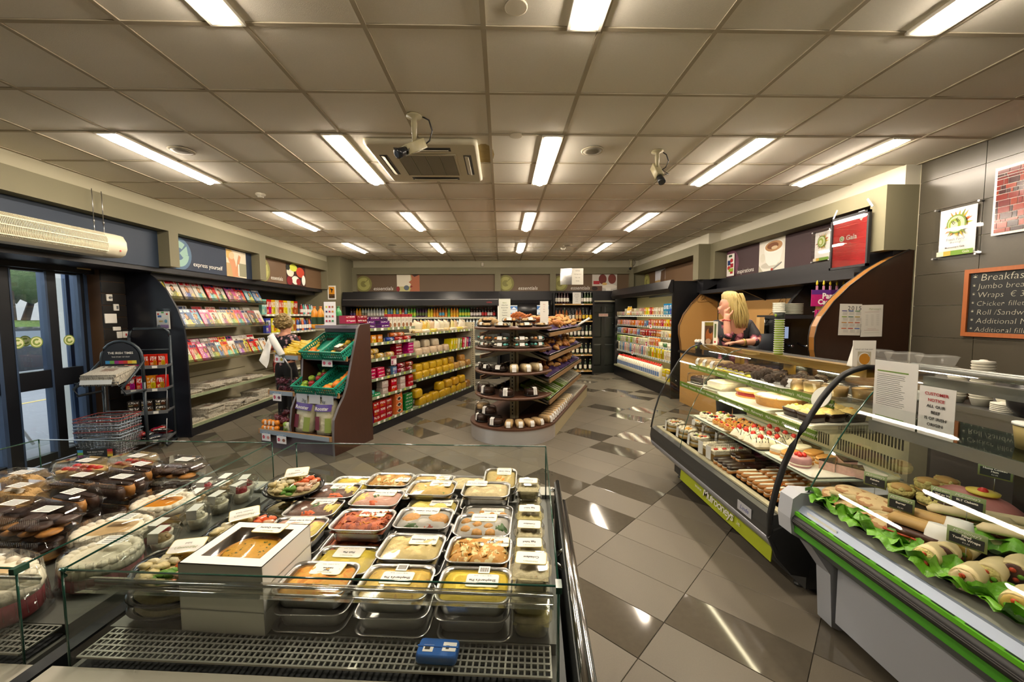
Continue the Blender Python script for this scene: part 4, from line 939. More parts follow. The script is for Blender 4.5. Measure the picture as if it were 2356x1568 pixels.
for k in range(8): b.ball((-.1+.065*(k%4),-.03+.06*(k//4),.03),.032,0,8,6)
part('fruit', b, t); b = B(CLEAR); b.rr([(.27,.14,.03,0),(.28,.15,.03,.05),(.26,.13,.03,.066)],0,3); part('wrap', b, t)
part('label', B(PAPER, print_mat('#b8a02a')).bb(-.1,.05,-.04,.04,.067,.068,0).bb(.06,.1,-.02,.02,.067,.0685,1), t)
ap = [(APG,-.1,-.17),(APG,-.02,-.18),(APR,.06,-.17),(APG,-.09,-.09),(APR,0,-.09),(APR,.08,-.1),(APG,-.06,-.01),(APR,.03,-.01),(APR,.1,-.02),(APG,-.02,.07),(APR,.07,.07),(APG,.02,.13)]
for k,(m,x,y) in enumerate(ap): apple(m, '%s apple in lower left crate, %s counted from the front' % ('green' if m is APG else 'red', od(k)), incrate('lower left green crate of apples',x,y,.014+(.02 if k>5 else 0)), rR(), 'apples in the lower left crate')
for k,(x,y) in enumerate(((-.01,-.17),(.07,-.1),(.09,-.02),(.1,.05),(.11,.13))): solo('orange', om, 'large orange in lower right crate, %s from front' % od(k), 'orange', incrate('lower right green crate of oranges and pears',x,y,.014), rR(), None, 'oranges in the lower right crate', 1.25)
for k,(x,y) in enumerate(((-.11,-.17),(-.08,-.1),(-.03,-.02),(.0,.05))): solo('pear', pbm, 'green pear in lower right crate, %s from front' % od(k), 'pear', incrate('lower right green crate of oranges and pears',x,y,.03), (1.2,0,rnd.uniform(0,3)), None, 'pears in the lower right crate')
# bananas
BAN = M('banana','#cdae2e',.4,var=(25,.2),tint=('#4a3a1a',1.6,.78,.8))
bb_ = B(BAN, STM); cps = [(-.09,0,.03),(-.06,0,.012),(-.02,0,.0),(.03,0,.003),(.07,0,.02),(.1,0,.045)]
bb_.tube(cps,[.006,.016,.019,.019,.015,.006],8,0); bb_.tube([(.1,0,.045),(.115,0,.062)],[.006,.005],6,1); banm = bb_.me()
def bunch(lab, u, v, z, n, yaw, tl=0.0):
 t = thing('banana_bunch', lab, 'bananas', ps(u,v,z), (tl,0,GA+yaw), 'banana bunches on the stand'); t.scale = (1.3,1.3,1.3)
 for k in range(n): part('banana', banm, t, (.0,(k-(n-1)/2)*.034,.02+.006*(k%2)), (rnd.uniform(-.2,.2),rnd.uniform(-.1,.1),(k-(n-1)/2)*-.1))
bunch('front left bunch of yellow bananas on stand', -.45,-.01,1.1,5,1.2); bunch('front right bunch of yellow bananas on stand', -.24,-.01,1.1,6,1.5); bunch('upper bunch of bananas behind the front bunches', -.4,.1,1.16,5,.4,.3); bunch('topmost bananas beside the upper crate', -.2,.12,1.2,6,.7,.3); bunch('bananas at back left of the banana heap', -.42,.2,1.2,5,.9,.3)
solo('banana_rest', B(BRN).prism([(.02,1.1),(.28,1.1),(.28,1.2)],'x',-.55,-.13), 'sloped dark rest under the heaped bananas', 'stand', ps(0,0,0), GA)
# packed grapes, clementines and potato sacks
def punnet(name, lab, cat, u, v, z, mat, n, r, grp, w=.19, d=.12, h=.08):
 t = thing(name, lab, cat, ps(u,v,z), GA+rnd.uniform(-.1,.1), grp)
 b = B(mat); R = random.Random(u*100+z)
 for k in range(n): b.ball((R.uniform(-w/2+r,w/2-r),R.uniform(-d/2+r,d/2-r),r+R.uniform(0,h-2*r)),r,0,8,6)
 part('fruit', b, t); b = B(CLEAR); b.rr([(w-.02,d-.02,.015,0),(w,d,.02,h*.6),(w,d,.02,h),(w-.02,d-.02,.02,h+.008)],0,2); part('clear_tray', b, t)
GRP = M('purple fruit','#6a2f3f',.3,var=(20,.4)); CLM = M('clementine','#d9821f',.4,bump=(200,.2,.003))
for k in range(2):
 for j in range(2): punnet('grape_punnet','clear punnet of purple grapes, %s, %s layer on middle left tier' % (('left','right')[k],('bottom','top')[j]),'punnet',-.42+.2*k,-.1,.662+.09*j,GRP,34,.016,'grape punnets on the stand')
for k,(u,v,z) in enumerate(((-.32,-.12,.36),(-.46,-.18,.29),(-.25,-.22,.29),(-.25,-.1,.21))): punnet('plum_punnet','clear punnet of dark red plums, %s on the bottom left tier' % ('topmost','left','right','rear')[k],'punnet',u,v,z,M('plum','#6a2330',.3,var=(14,.4)),16,.024,'plum punnets on the stand')
def net(lab, u, v, z, n):
 t = thing('clementine_net', lab, 'fruit net', ps(u,v,z), GA, 'nets of clementines')
 b = B(CLM);
 for k in range(n): b.ball((-.1+.2*k/(n-1),rnd.uniform(-.01,.01),.032),.034,0,10,7)
 part('fruit', b, t); s = B(PAPER)
 for k in range(n-1): s.box((-.1+.2*(k+.5)/(n-1),-.025,.03),(.012,.02,.05))
 part('label', s, t)
for k,(v,z,nm) in enumerate(((-.3,.202,'bottom front'),(-.29,.27,'upper front'),(-.22,.235,'rear'))): net('net of orange clementines, %s one on bottom left tier' % nm, -.44, v, z, 4)
b = B(BAGP);
def bag_mesh(w, d, h, m, seg=14, top=.5, mats=None, jit=.006):
 b = B(*(mats or [m])); rings = []
 for i in range(9):
  t = i/8; s = 1-.12*(1-t)**3-(top if t > .86 else 0)*(t-.86)/.14
  ring = []
  for k in range(seg):
   a = 2*PI*k/seg; e = 3.2
   x = math.copysign(abs(cos(a))**(2/e), cos(a)); y = math.copysign(abs(sin(a))**(2/e), sin(a))
   sq = 1-.55*t**3
   ring.append((x*w/2*s+rnd.uniform(-jit,jit), y*d/2*s*sq+rnd.uniform(-jit,jit), t*h))
  rings.append(ring)
 return b, b.loft(rings)
POT = M('potato sack','#c9c3a4',.35,var=(12,.2),bump=(16,.6,.02))
PUR = M('purple print','#57418a',.4); MAR = M('maroon print','#6a2030',.4)
for k,(u,nm) in enumerate(((.02,'left'),(.36,'right'))):
 b, _ = bag_mesh(.27,.16,.46,POT); t = solo('potato_sack', b, 'cream and purple sack of potatoes, %s one' % nm, 'sack', ps(u,-.21,.202), (-.12,.06*(1-2*k),GA), None, 'potato sacks on the stand')
 s = B(PUR, MAR, M('green print','#8a9a4a',.5));
 def patch(x0,x1,z0,z1,mi,y=-.086): s.grid(lambda a,c: (x0+(x1-x0)*a, y-.006+.02*abs(2*(x0+(x1-x0)*a)/.27)**3+.02*max(0,(z0+(z1-z0)*c)-.28)/.1, z0+(z1-z0)*c),6,4,mi)
 patch(-.12,.13,.28,.36,0); patch(-.1,-.03,.06,.22,1); patch(.05,.13,.03,.2,2); part('sack_print', s, t)
 text('Rooster', .06, INKW, t, (0,-.088,.31), (PI/2-.1,0,0), bold=.001); text('2kg', .05, INK, t, (.0,-.07,.39), (PI/2-.2,0,0))
for k in range(3):
 b, _ = bag_mesh(.1,.07,.13,OBJW); solo('lettuce_bag', b, 'small green salad bag beside the potato sacks, %s' % ('left','middle','rear')[k], 'bag', ps(-.2+.06*k,-.26+.08*(k==2),.202+.05*(k==2)), (.3,rnd.uniform(-.4,.4),GA), ('#8aa84a','#c9cdb4','#7a9a3a')[k], 'salad bags on the stand')
# roll of white produce bags with a loose end
t = thing('bag_roll', 'white roll of produce bags with loose hanging end', 'bag roll', (-2.77,4.93,1.26))
RW_ = M('white bag film','#d9d9d6',.4)
b = B(RW_); b.lathe([(.016,-.14),(.036,-.14),(.04,-.13),(.04,.13),(.036,.14),(.016,.14)],16); part('roll', b, t, (0,0,0), (0,-.49,0))
T_, L_, B_, R_ = Vector((-.075,-.03,.1)), Vector((-.155,-.1,-.17)), Vector((-.08,-.09,-.27)), Vector((.03,-.05,-.14))
b = B(RW_); b.grid(lambda u,v: tuple((T_*(1-u)+L_*u)*(1-v)+((T_+Vector((.02,0,-.02)))*(1-u)+(R_*(1-u)+B_*u)*u)*v+Vector((0,-.012*sin(9*u)*sin(5*v),0))), 10, 10); part('loose_end', b, t)
b = B(STEEL); b.tube([(-.07,0,.14),(.08,0,-.15)],.012,8); b.tube([(.08,0,-.15),(.12,.04,-.25),(.14,.06,-.3),(.14,.06,-.95)],.01,8); part('holder', b, t)
# ================================================================== snack and bread gondola
GO = (-3.97, 5.94); go = lambda u,v,z: (*G(u, v)[:2], z)
GD = thing('snack_gondola', 'double sided gondola of biscuits, snacks and sliced bread', 'shelving', go(*GO,0), GA)
ou, ov = GO
b = B(BLACK); b.bb(-.43,.43,4.28-ov,7.68-ov,0,.1); part('plinth', b, GD)
CDK = M('back panel','#3a3429',.6)
for v0,v1,top in ((4.25,5.47,1.62),(5.49,7.66,1.5)): part('spine_panel', B(CDK).bb(-.02,.02,v0-ov,v1-ov,.1,top), GD)
pst = B(CRB, M('slot black','#1a1815',.6)); pst.bb(-.44,.44,7.66-ov,7.70-ov,.02,1.47,0)
for k in range(30): pst.bb(.4405,.4415,7.672-ov,7.688-ov,.1+.045*k,.12+.045*k,1); pst.bb(.4,.415,7.6585-ov,7.6595-ov,.1+.045*k,.12+.045*k,1)
part('end_panel', pst, GD)
GS = M('green grey price strip','#7f8a6c',.4,var=(25,.35))
SHA = (1.44,1.24,1.02,.75,.5,.14); SHB = (1.32,.96,.57,.12)
def shelf(z, v0, v1, sgn=1, lip=.42, tickets=True, wood_=False):
 b = B(CRB); b.bb(min(0,sgn*lip),max(0,sgn*lip),v0-ov,v1-ov,z-.022,z)
 s = part('shelf', b, GD)
 st_ = B(GS, PAPER, M('strip green dot','#b5c24a',.5)); x = sgn*lip
 st_.bb(x,x+.006*sgn,v0-ov,v1-ov,z-.03,z+.012,0)
 n = int((v1-v0)/.13)
 for k in range(n):
  y = v0-ov+.04+(v1-v0-.08)*k/n+rnd.uniform(-.02,.02)
  st_.bb(x+.006*sgn,x+.0075*sgn,y,y+rnd.uniform(.03,.06),z-.026,z+.008,1 if k % 3 else 2)
 part('price_strip', st_, s)
 if wood_:
  r_ = B(STEEL); r_.tube([(x-.01*sgn,v0-ov,z+.035),(x-.01*sgn,v1-ov,z+.035)],.003,5); part('front_rail', r_, s)
for z in SHA: shelf(z, 4.29, 5.45)
for z in SHB: shelf(z, 5.5, 6.56, 1, .40, True, z > .2); shelf(z, 6.58, 7.64, 1, .40, True, z > .2)
for z in (1.44,1.0,.55,.14): shelf(z, 4.29, 7.6, -1)
br = B(CRB)
for z in SHB[:3]:
 for v in (5.51,7.62): br.prism([(0,z-.02),(.36,z-.02),(0,z-.14)],'y',v-ov-.008,v-ov+.008)
part('bracket', br, GD)
FR = GA+PI/2
def carton_m(w,d,h,mat=PACK): return B(mat).bb(-w/2,w/2,-d/2,d/2,0,h).me()
def loaf_m(w,d,h,mat=BAGP):
 b = B(mat); b.rr([(w*.94,d*.94,.02,0),(w,d,.025,.012),(w,d,.035,h*.72),(w*.9,d*.9,.04,h*.93),(w*.7,d*.7,.04,h)],0,3); return b.me()
def roll_m(w,r,mat=FLAT):
 b = B(mat); b.rr([(2*r,2*r,r*.95,-w/2),(2*r,2*r,r*.95,w/2)],0,4); return b.me()
uf = -3.57
def row(name, cat, mesh, d, v0, v1, z, items, where, grp, rot=(0,0), jr=.05, us=0.0):
 """items: list of (colour, colour word); spaced evenly from v0 to v1, facing the aisle"""
 n = len(items)
 for k,(c,wd) in enumerate(items):
  v = v0+(v1-v0)*(k/(n-1) if n > 1 else 0)
  solo(name, mesh, '%s %s, %s from left %s' % (wd, name.replace('_',' '), od(k), where), cat, go(uf-d/2-us+rnd.uniform(-.006,.004), v, z+.001), (rot[0],rot[1],FR+rnd.uniform(-jr,jr)), c, grp)
g1 = 'snacks on the left bay of the gondola'; g2 = 'breads on the right bay of the gondola'
cookie = carton_m(.085,.07,.2); bar = carton_m(.2,.09,.05,FLAT); pk = carton_m(.13,.1,.09,FLAT); bxs = carton_m(.1,.08,.11); smallb = carton_m(.15,.1,.045,FLAT)
# tall cookie cartons get a red cap and a biscuit picture
CKM = None
k_ = NT('cookie carton'); gg = k_.xyz(); cc = k_.mix(k_.box(gg[0],gg[2],-.1,1.1,.78,1.1), lin('#d8d2c0'), lin('#9a1a20')); cc = k_.mix(k_.disc(gg[0],gg[2],.5,.2,.36,.17), cc, lin('#8a5a34')); cc = k_.mix(k_.m2('MULTIPLY', k_.box(gg[0],gg[2],.2,.8,.45,.68), k_.m2('GREATER_THAN', k_.noise(k_.comb(k_.m2('MULTIPLY',gg[0],8.0),0.0,k_.m2('MULTIPLY',gg[2],14.0)),1.0,0), .5)), cc, lin('#9a8a7a'))
k_.t.links.new(cc, k_.b.inputs['Base Color']); CKM = k_.m
ckm = carton_m(.085,.07,.2,CKM)
row('cookie_carton','carton',ckm,.07,4.86,5.38,1.44,[('#d8d2c0','white and red')]*6,'on top shelf of left bay',g1)
for j in range(2): row('chocolate_pack','pack',bar,.09,4.42,4.74,1.44+.055*j,[('#5a2470','purple')]*2+[],'in %s layer, top shelf of left bay' % ('bottom','upper')[j],g1)
row('chocolate_pack','pack',bar,.09,4.33,4.75,1.55,[('#3a1a4a','dark purple'),('#6a2a6a','purple'),('#43204f','dark purple')],'in topmost layer, top shelf of left bay',g1,us=.02)
for j in range(2): row('biscuit_bar','pack',bar,.09,4.05,4.26,1.521+.05*j,[('#a01a40','pink'),('#8a141c','red')],'in %s layer on the stand top' % ('bottom','upper')[j],g1)
row('chocolate_box','box',bxs,.08,4.35,4.62,1.24,[('#c27a1c','orange'),('#d8892a','orange'),('#c9701c','orange')],'on second shelf of left bay',g1)
row('biscuit_roll','pack',roll_m(.18,.032),.06,4.85,5.28,1.24+.032,[('#2a4a8a','blue'),('#a82028','red'),('#b8242c','red')],'on second shelf of left bay',g1,(0,PI/2))
row('biscuit_roll','pack',roll_m(.18,.032),.06,4.95,5.1,1.24+.096,[('#c2602a','orange'),('#c9702a','orange')],'in upper layer, second shelf of left bay',g1,(0,PI/2))
row('biscuit_roll','pack',roll_m(.15,.036),.07,4.4,4.85,1.02+.036,[('#d0b070','cream'),('#c9a86a','cream'),('#d0b478','cream')],'on third shelf of left bay',g1,(0,PI/2))
row('biscuit_roll','pack',roll_m(.15,.036),.07,4.4,4.5,1.02+.108,[('#c9a050','cream'),('#d0b070','cream')],'in upper layer, third shelf of left bay',g1,(0,PI/2))
for j in range(4): row('snack_cake_pack','pack',smallb,.1,5.05,5.36,1.02+.047*j,[('#8a1a2a','dark red'),('#b84a7a','pink')],'%s layer up, third shelf of left bay' % od(j),g1)
for j in range(3): row('snack_bar_pack','pack',smallb,.1,4.42,4.62,.75+.047*j,[('#b83a5a','pink'),('#c0455a','pink')],'%s layer up, fourth shelf of left bay' % od(j),g1)
row('biscuit_carton','carton',bxs,.08,4.78,4.93,.75,[('#3a2420','dark brown'),('#6a8ab0','blue')],'on fourth shelf of left bay',g1)
for j in range(2): row('biscuit_roll','pack',roll_m(.17,.036),.07,5.1,5.33,.75+.036+.072*j,[('#8a2026','dark red'),('#8a2a20','dark red')],'in %s layer, fourth shelf of left bay' % ('bottom','upper')[j],g1,(0,PI/2))
for j in range(2): row('biscuit_pack','pack',pk,.1,4.7,5.34,.5+.095*j,[('#b8a8a0','white and red'),('#b82a2a','red'),('#c9b8b0','white and red'),('#b0242a','red')],'in %s layer, fifth shelf of left bay' % ('bottom','upper')[j],g1)
row('mint_pack','pack',smallb,.1,4.38,4.52,.5,[('#2a7a4a','green'),('#2f8a5a','green')],'on fifth shelf of left bay',g1)
row('mint_pack','pack',smallb,.1,4.38,4.4,.547,[('#7aaec0','pale blue'),('#2a8a6a','green')],'in upper layer, fifth shelf of left bay',g1)
for j in range(3): row('biscuit_multipack','pack',pk,.1,4.5,4.78,.14+.094*j,[('#a8161c','red'),('#b01a20','red'),('#9a141a','red')],'%s layer up, bottom shelf of left bay' % od(j),g1)
for j in range(3): row('biscuit_multipack','pack',smallb,.1,4.35,4.37,.14+.047*j,[('#6a3a7a','purple'),('#2a3a8a','blue')][j%2:j%2+1],'%s layer up, bottom shelf corner' % od(j),g1)
dm_ = NT('diamond carton'); gg = dm_.xyz(); dd = dm_.m2('ADD', dm_.m2('ABSOLUTE', dm_.m2('SUBTRACT',gg[0],.5)), dm_.m2('ABSOLUTE', dm_.m2('SUBTRACT',gg[2],.5)))
cc = dm_.mix(dm_.m2('LESS_THAN',dd,.42), lin('#c9662a'), lin('#d8cbb0')); cc = dm_.mix(dm_.m2('LESS_THAN',dd,.3), cc, lin('#2a1a14')); dm_.t.links.new(cc, dm_.b.inputs['Base Color'])
dmm = carton_m(.17,.1,.09,dm_.m)
for j in range(4): row('biscuit_carton','carton',dmm,.1,5.02,5.02,.14+.0905*j,[('#c9662a','orange diamond patterned')],'%s layer up, bottom shelf stack' % od(j),g1,jr=.03)
for j in range(5): row('wafer_pack','pack',carton_m(.2,.1,.05,FLAT) if j == 0 else bar,.09,5.28,5.28,.14+.051*j,[('#1f7a3a','green')],'%s layer up, bottom shelf green stack' % od(j),g1,jr=.08)
sign_m = thing('price_card', 'maroon offer card hung from third shelf of left bay', 'price card', go(-3.53,4.86,.9), FR)
picture('print', .13, .13, [('#c9b4b8',R4),('#8a1a34',rc(0,1,.7,1)),('#8a2a4a',rc(.1,.3,.1,.5)),('#e9e4e4',rc(.55,.9,.15,.55))], sign_m, (0,0,0)); part('card', B(PAPER).bb(-.065,.065,.001,.003,0,.13), sign_m)
lf1 = loaf_m(.19,.12,.12); lfw = loaf_m(.17,.1,.06); wrapm = crisp_b(.17,.21,.05).me();
for k in range(13):
 v = 5.6+1.95*k/12; c,wd = (('#d8d0b4','cream'),('#d2c9ae','cream'),('#c9a860','tan'),('#d8cc90','pale yellow'),('#c8b090','tan'),('#d9d2c0','white'))[k%6]
 solo('bread_bag', wrapm, '%s wrapped bread bag leaning on top bread shelf, %s from left' % (wd, od(k)), 'bread', go(uf-.16+rnd.uniform(-.03,.03), v, 1.322), (rnd.uniform(-.25,-.1),rnd.uniform(.2,.45),FR+rnd.uniform(-.6,.1)), c, g2)
for k in range(8):
 solo('bread_roll_bag', lfw, 'flat wrapped bread bag at front of top bread shelf, %s from left' % od(k), 'bread', go(uf-.06, 5.65+.25*k, 1.325), (0,0,FR+rnd.uniform(-.3,.3)), ('#c9b184','#d8d0b8','#d0c060','#c9b898')[k%4], g2)
row('sliced_loaf','bread',lf1,.12,5.62,6.55,.96,[('#c9b49a','white and brown')]*5,'on second bread shelf',g2,jr=.15)
row('sliced_loaf','bread',lf1,.12,5.68,6.3,1.08,[('#c9bca4','white and brown')]*3,'in upper layer, second bread shelf',g2,jr=.2,us=.08)
wr_ = carton_m(.06,.16,.2,PACK)
row('wrap_pack','bread',wr_,.16,6.72,7.52,.962,[('#d8c84a','yellow'),('#d8cc5a','yellow'),('#d8c03a','yellow'),('#d0d0b0','white'),('#7a9a4a','green'),('#c93a4a','red'),('#d8d0c0','white'),('#b83a5a','pink'),('#3a3a6a','dark blue')],'standing on second bread shelf',g2,(0,.18),.1)
row('yellow_loaf','bread',lf1,.12,5.6,6.75,.572,[('#c9a010','yellow')]*6,'on third bread shelf',g2,jr=.15)
row('yellow_loaf','bread',lf1,.12,5.68,6.6,.692,[('#cda414','yellow')]*5,'in upper layer, third bread shelf',g2,jr=.25,us=.05)
row('brown_loaf','bread',lf1,.12,6.95,7.5,.572,[('#b08a54','brown'),('#c0a070','tan'),('#a88050','brown')],'on third bread shelf',g2,jr=.2)
row('brown_loaf','bread',lf1,.12,6.85,7.3,.692,[('#b8924a','tan'),('#a87a44','brown')],'in upper layer, third bread shelf',g2,jr=.3,us=.05)
lf2 = loaf_m(.2,.13,.14)
row('yellow_loaf','bread',lf2,.13,5.7,7.25,.122,[('#c99e10','yellow')]*8,'on bottom bread shelf',g2,jr=.12)
row('yellow_loaf','bread',lf2,.13,5.6,5.6,.265,[('#cda414','yellow')],'in upper layer at left, bottom bread shelf',g2,jr=.2)
row('yellow_loaf','bread',lf2,.13,6.35,7.2,.265,[('#cda414','yellow'),('#c99a20','golden'),('#c9951e','golden'),('#c99e10','yellow')],'in upper layer, bottom bread shelf',g2,jr=.15)
row('brown_loaf','bread',lf2,.13,7.45,7.45,.122,[('#8a6238','brown')],'at right end of bottom bread shelf',g2)
# drinks bottles on the far side of the gondola top
def bottle_m(h, r, body, cap, label=None, neck=.3, n=12, capf=.05):
 b = B(body, cap, label or body)
 b.lathe([(r*.86,0),(r,.006),(r,h*.2)],n,0);
 b.lathe([(r*1.01,h*.2),(r*1.01,h*.52)],n,2 if label else 0,caps=False)
 b.lathe([(r,h*.52),(r,h*.6),(r*.85,h*(1-neck*.8)),(r*.36,h*(1-capf*2)),(r*.34,h*(1-capf))],n,0,caps=False)
 b.lathe([(r*.42,h*(1-capf)),(r*.42,h)],n,1); return b.me()
JO = M('orange juice bottle','#d9902a',.25); JG = M('green drink bottle','#2f8a4a',.2); CAPW = M('white cap','#d8d4cc',.4); CAPO = M('orange cap','#d8702a',.4); CAPG = M('green cap','#2a6a3a',.4); LBD = M('dark green label','#28452a',.5)
for k,(u,m) in enumerate(((-4.47,0),(-4.36,0),(-4.24,1),(-4.13,1),(-4.05,1))):
 solo('juice_bottle', bottle_m(.31,.045,(JO,JG)[m],(CAPO,CAPG)[m],LBD,.28), '%s drink bottle on gondola top, %s from left' % (('orange','green')[m],od(k)), 'bottle', go(u,4.36,1.441), 0, None, 'large drink bottles on the gondola end')
for k in range(7): solo('spray_bottle', bottle_m(.27,.035,(M('blue cleaner','#2a4a9a',.3),M('dark cleaner','#2a2a3a',.3),M('orange cleaner','#c9602a',.3))[k%3],(M('yellow cap','#d8b82a',.4),M('red cap','#b82a2a',.4))[k%2],PAPER), 'household cleaner bottle on far left shelf, %s from left' % od(k), 'bottle', (-4.62,9.1+.11*k,1.28), 0, None, 'cleaner bottles on the grocery bay')
for k in range(6): solo('spray_bottle', bottle_m(.24,.035,(M('red cleaner','#a82a2a',.3),M('teal cleaner','#3a9a8a',.3),M('white cleaner','#c9ccd0',.3))[k%3],(CAPW,M('blue cap','#2a4a9a',.4))[k%2],PAPER), 'bright household bottle on far left top shelf, %s from left' % od(k), 'bottle', (-4.66,9.38+.1*k,1.65), 0, None, 'cleaner bottles on the grocery bay')
# ================================================================== bakery island with rounded end
BK0 = (-1.76, 5.09); bk = lambda u,v,z: (*G(BK0[0]+u,BK0[1]+v)[:2], z)
BI = thing('bakery_island', 'bakery island with half round tiers and brushed steel base', 'display stand', bk(0,0,0), GA)
WDT = wood('brown tier timber','#4a3022','#5f4030',.4,(8,8,2)); KN = M('cream riser','#b0a684',.5); STB = M('satin steel','#d4d4d6',.42,.75)
def dshape(r, l, n=28): return [(r,l)]+[(-r,l)]+[(r*cos(a),r*sin(a)) for a in [PI+PI*k/n for k in range(n+1)]]
half = [(.585*cos(PI+PI*k/32),.585*sin(PI+PI*k/32)) for k in range(33)]
b = B(STB); b.add([(x,y,z) for z in (0,.185) for x,y in half],[(i,i+1,34+i,33+i) for i in range(32)],0,True); part('curved_kickplate', b, BI)
b = B(KN); b.bb(.57,.585,0,2.8,0,.185); b.bb(-.585,-.57,0,2.8,0,.185); b.bb(-.57,.57,2.78,2.8,0,.185); part('side_kickplate', b, BI)
b = B(WDT); b.prism(dshape(.595,2.8),'z',.185,.21); part('base_board', b, BI)
TZ = (1.467,1.2,.897,.583)
for z in TZ:
 r = .53; b = B(WDT); rings = []
 for rr_, zz_ in ((r-.012,z-.035),(r,z-.024),(r,z-.01),(r-.01,z)): rings.append([(rr_*cos(PI+PI*k/26),rr_*sin(PI+PI*k/26)*.98,zz_) for k in range(27)]+[(rr_,.04,zz_),(-rr_,.04,zz_)])
 b.loft(rings,0,False,True); part('half_round_tier', b, BI)
 a = B(M('pale bracket','#a9a698',.5));
 for s in (-1,1): a.prism([(s*.03,z-.04),(s*.36,z-.05),(s*.36,z-.06),(s*.06,z-.1),(s*.03,z-.12)],'y',-.02,.0)
 part('bracket', a, BI)
b = B(KN, M('slot black','#1a1815',.6)); b.bb(-.035,.035,-.05,.0,.21,1.46,0); b.bb(.045,.07,-.03,.01,.21,1.46,0)
for k in range(24): b.bb(-.008,.008,-.0515,-.0505,.26+.05*k,.285+.05*k,1)
part('upright_post', b, BI)
part('spine_panel', B(M('dark spine','#2a2520',.6)).bb(-.02,.02,.05,2.75,.21,1.42), BI)
SLT = M('slatted tray white','#c9c5b4',.5); RAIL = M('timber rail','#8a6a44',.5)
slope = ((1.36,),(1.04,),(.74,),(.45,))
for s in (1,-1):
 for z, in slope:
  b = B(WDT if s < 0 else CDK); b.add([(s*.02,.02,z+.2),(s*.5,.02,z-.01),(s*.5,2.55,z-.01),(s*.02,2.55,z+.2),(s*.02,.02,z+.185),(s*.5,.02,z-.025),(s*.5,2.55,z-.025),(s*.02,2.55,z+.185)],[(0,1,2,3),(7,6,5,4),(0,4,5,1),(1,5,6,2),(2,6,7,3),(3,7,4,0)])
  p = part('sloped_shelf', b, BI)
  b = B(RAIL, STEEL); b.bb(min(s*.49,s*.51),max(s*.49,s*.51),.02,2.55,z-.03,z+.02,0); b.tube([(s*.5,.02,z+.05),(s*.5,2.55,z+.05)],.004,5,1); part('front_rail', b, p)
  a = B(KN)
  for y in (.03,1.28,2.5): a.prism([(s*.02,z+.16),(s*.47,z-.035),(s*.02,z+.06)],'y',y,y+.012)
  part('bracket', a, p)
b = B(WHITE); b.tube([(.46,2.45,1.42),(.66,2.55,1.55)],.02,8); b.box((.44,2.44,1.40),(.06,.05,.012)); solo('tongs_holder', b, 'white tongs tube sticking out at island far end', 'tube', bk(0,0,0), GA)
# things on the half round tiers
LBL = M('white label','#e2e0da',.5); DKP = M('dark plastic tray','#1a1512',.3); GBR = M('golden bake','#b07a3a',.5,var=(30,.3)); DBR = M('dark cake','#3a2418',.5,var=(40,.3)); LBR = M('pale bake','#c0a070',.55,var=(40,.3))
def clam(name, lab, cat, loc, rz, w, d, h, food, n, grp, tray=DKP, lbl=(.0,), dome=False, fr=.03, r0=.03):
 t = thing(name, lab, cat, loc, rz, grp)
 if dome:
  b = B(tray); b.lathe([(w*.36,0),(w*.47,.004),(w*.5,.018),(w*.485,.02)],20); part('tray', b, t)
  b = B(food); b.lathe([(w*.4,.012),(w*.42,h*.55),(w*.4,h*.7),(w*.2,h*.74)],16); part('cake', b, t)
  b = B(CLEAR); b.lathe([(w*.485,.018),(w*.46,.03),(w*.43,h*.8),(w*.38,h*.98),(w*.15,h),(.001,h)],20,0,caps=False)
  for k in range(20): a = 2*PI*k/20; b.tube([(w*.475*cos(a),w*.475*sin(a),.02),(w*.445*cos(a),w*.445*sin(a),h*.78)],.003,3)
  part('clear_lid', b, t)
  y = -w*.46; b = B(LBL, M('label yellow','#c9b84a',.5)); b.add([(-.028,y*1.0,h*.2),(.028,y*1.0,h*.2),(.028,y*.9,h*.9),(-.028,y*.9,h*.9),(-.028,y*.6,h*1.01),(.028,y*.6,h*1.01)],[(0,1,2,3),(3,2,5,4)],0); part('label', b, t)
 else:
  b = B(tray); b.rr([(w*.8,d*.8,fr,0),(w*.96,d*.94,fr,h*.3),(w,d,fr,h*.33),(w,d,fr,h*.36)],0,3); part('tray', b, t)
  b = B(food); R = random.Random(len(lab))
  nx = max(1,round(n**.5*1.2)); ny = max(1,round(n/nx))
  for i in range(nx):
   for j in range(ny): b.ball((-w*.36+w*.72*(i+.5)/nx,-d*.34+d*.68*(j+.5)/ny,h*.45),min(w*.36/nx,d*.34/ny)*.98,i*7+j*3 and (i+j)%len(b.mats),9,6,(1,1,max(.6,h*.4/min(w*.36/nx,d*.34/ny))),.08)
  part('food', b, t)
  b = B(CLEAR); b.rr([(w*.98,d*.97,fr,h*.36),(w*.92,d*.9,fr,h*.85),(w*.8,d*.78,fr,h)],0,3); part('clear_lid', b, t)
  b = B(LBL); b.add([(-.032,-d*.485,h*.45),(.032,-d*.485,h*.45),(.032,-d*.44,h*.92),(-.032,-d*.44,h*.92),(-.032,-d*.22,h*1.005),(.032,-d*.22,h*1.005)],[(0,1,2,3),(3,2,5,4)],0); part('label', b, t)
 return t
gt = 'packs on the island half round tiers'
def on(r, a, z): return bk(r*cos(a), r*sin(a), z), GA+a+PI/2
A5 = [-PI/2+.95*k for k in (-1.45,-.72,0,.72,1.45)]
for k,a in enumerate(A5):
 l, r = on(.43,a,1.468); clam('pastry_pack','clear pastry pack on island top tier, %s from left' % od(k),'food pack',l,r,.2,.14,.06,LBR,6,gt)
for k,a in enumerate((-2.75,-1.35,-.75)):
 l, r = on(.4 if k else .36,a,1.529); clam('pastry_pack','clear pastry pack stacked in upper layer of island top tier, %s from left' % od(k),'food pack',l,r,.2,.14,.06,(LBR,GBR,LBR)[k],6,gt)
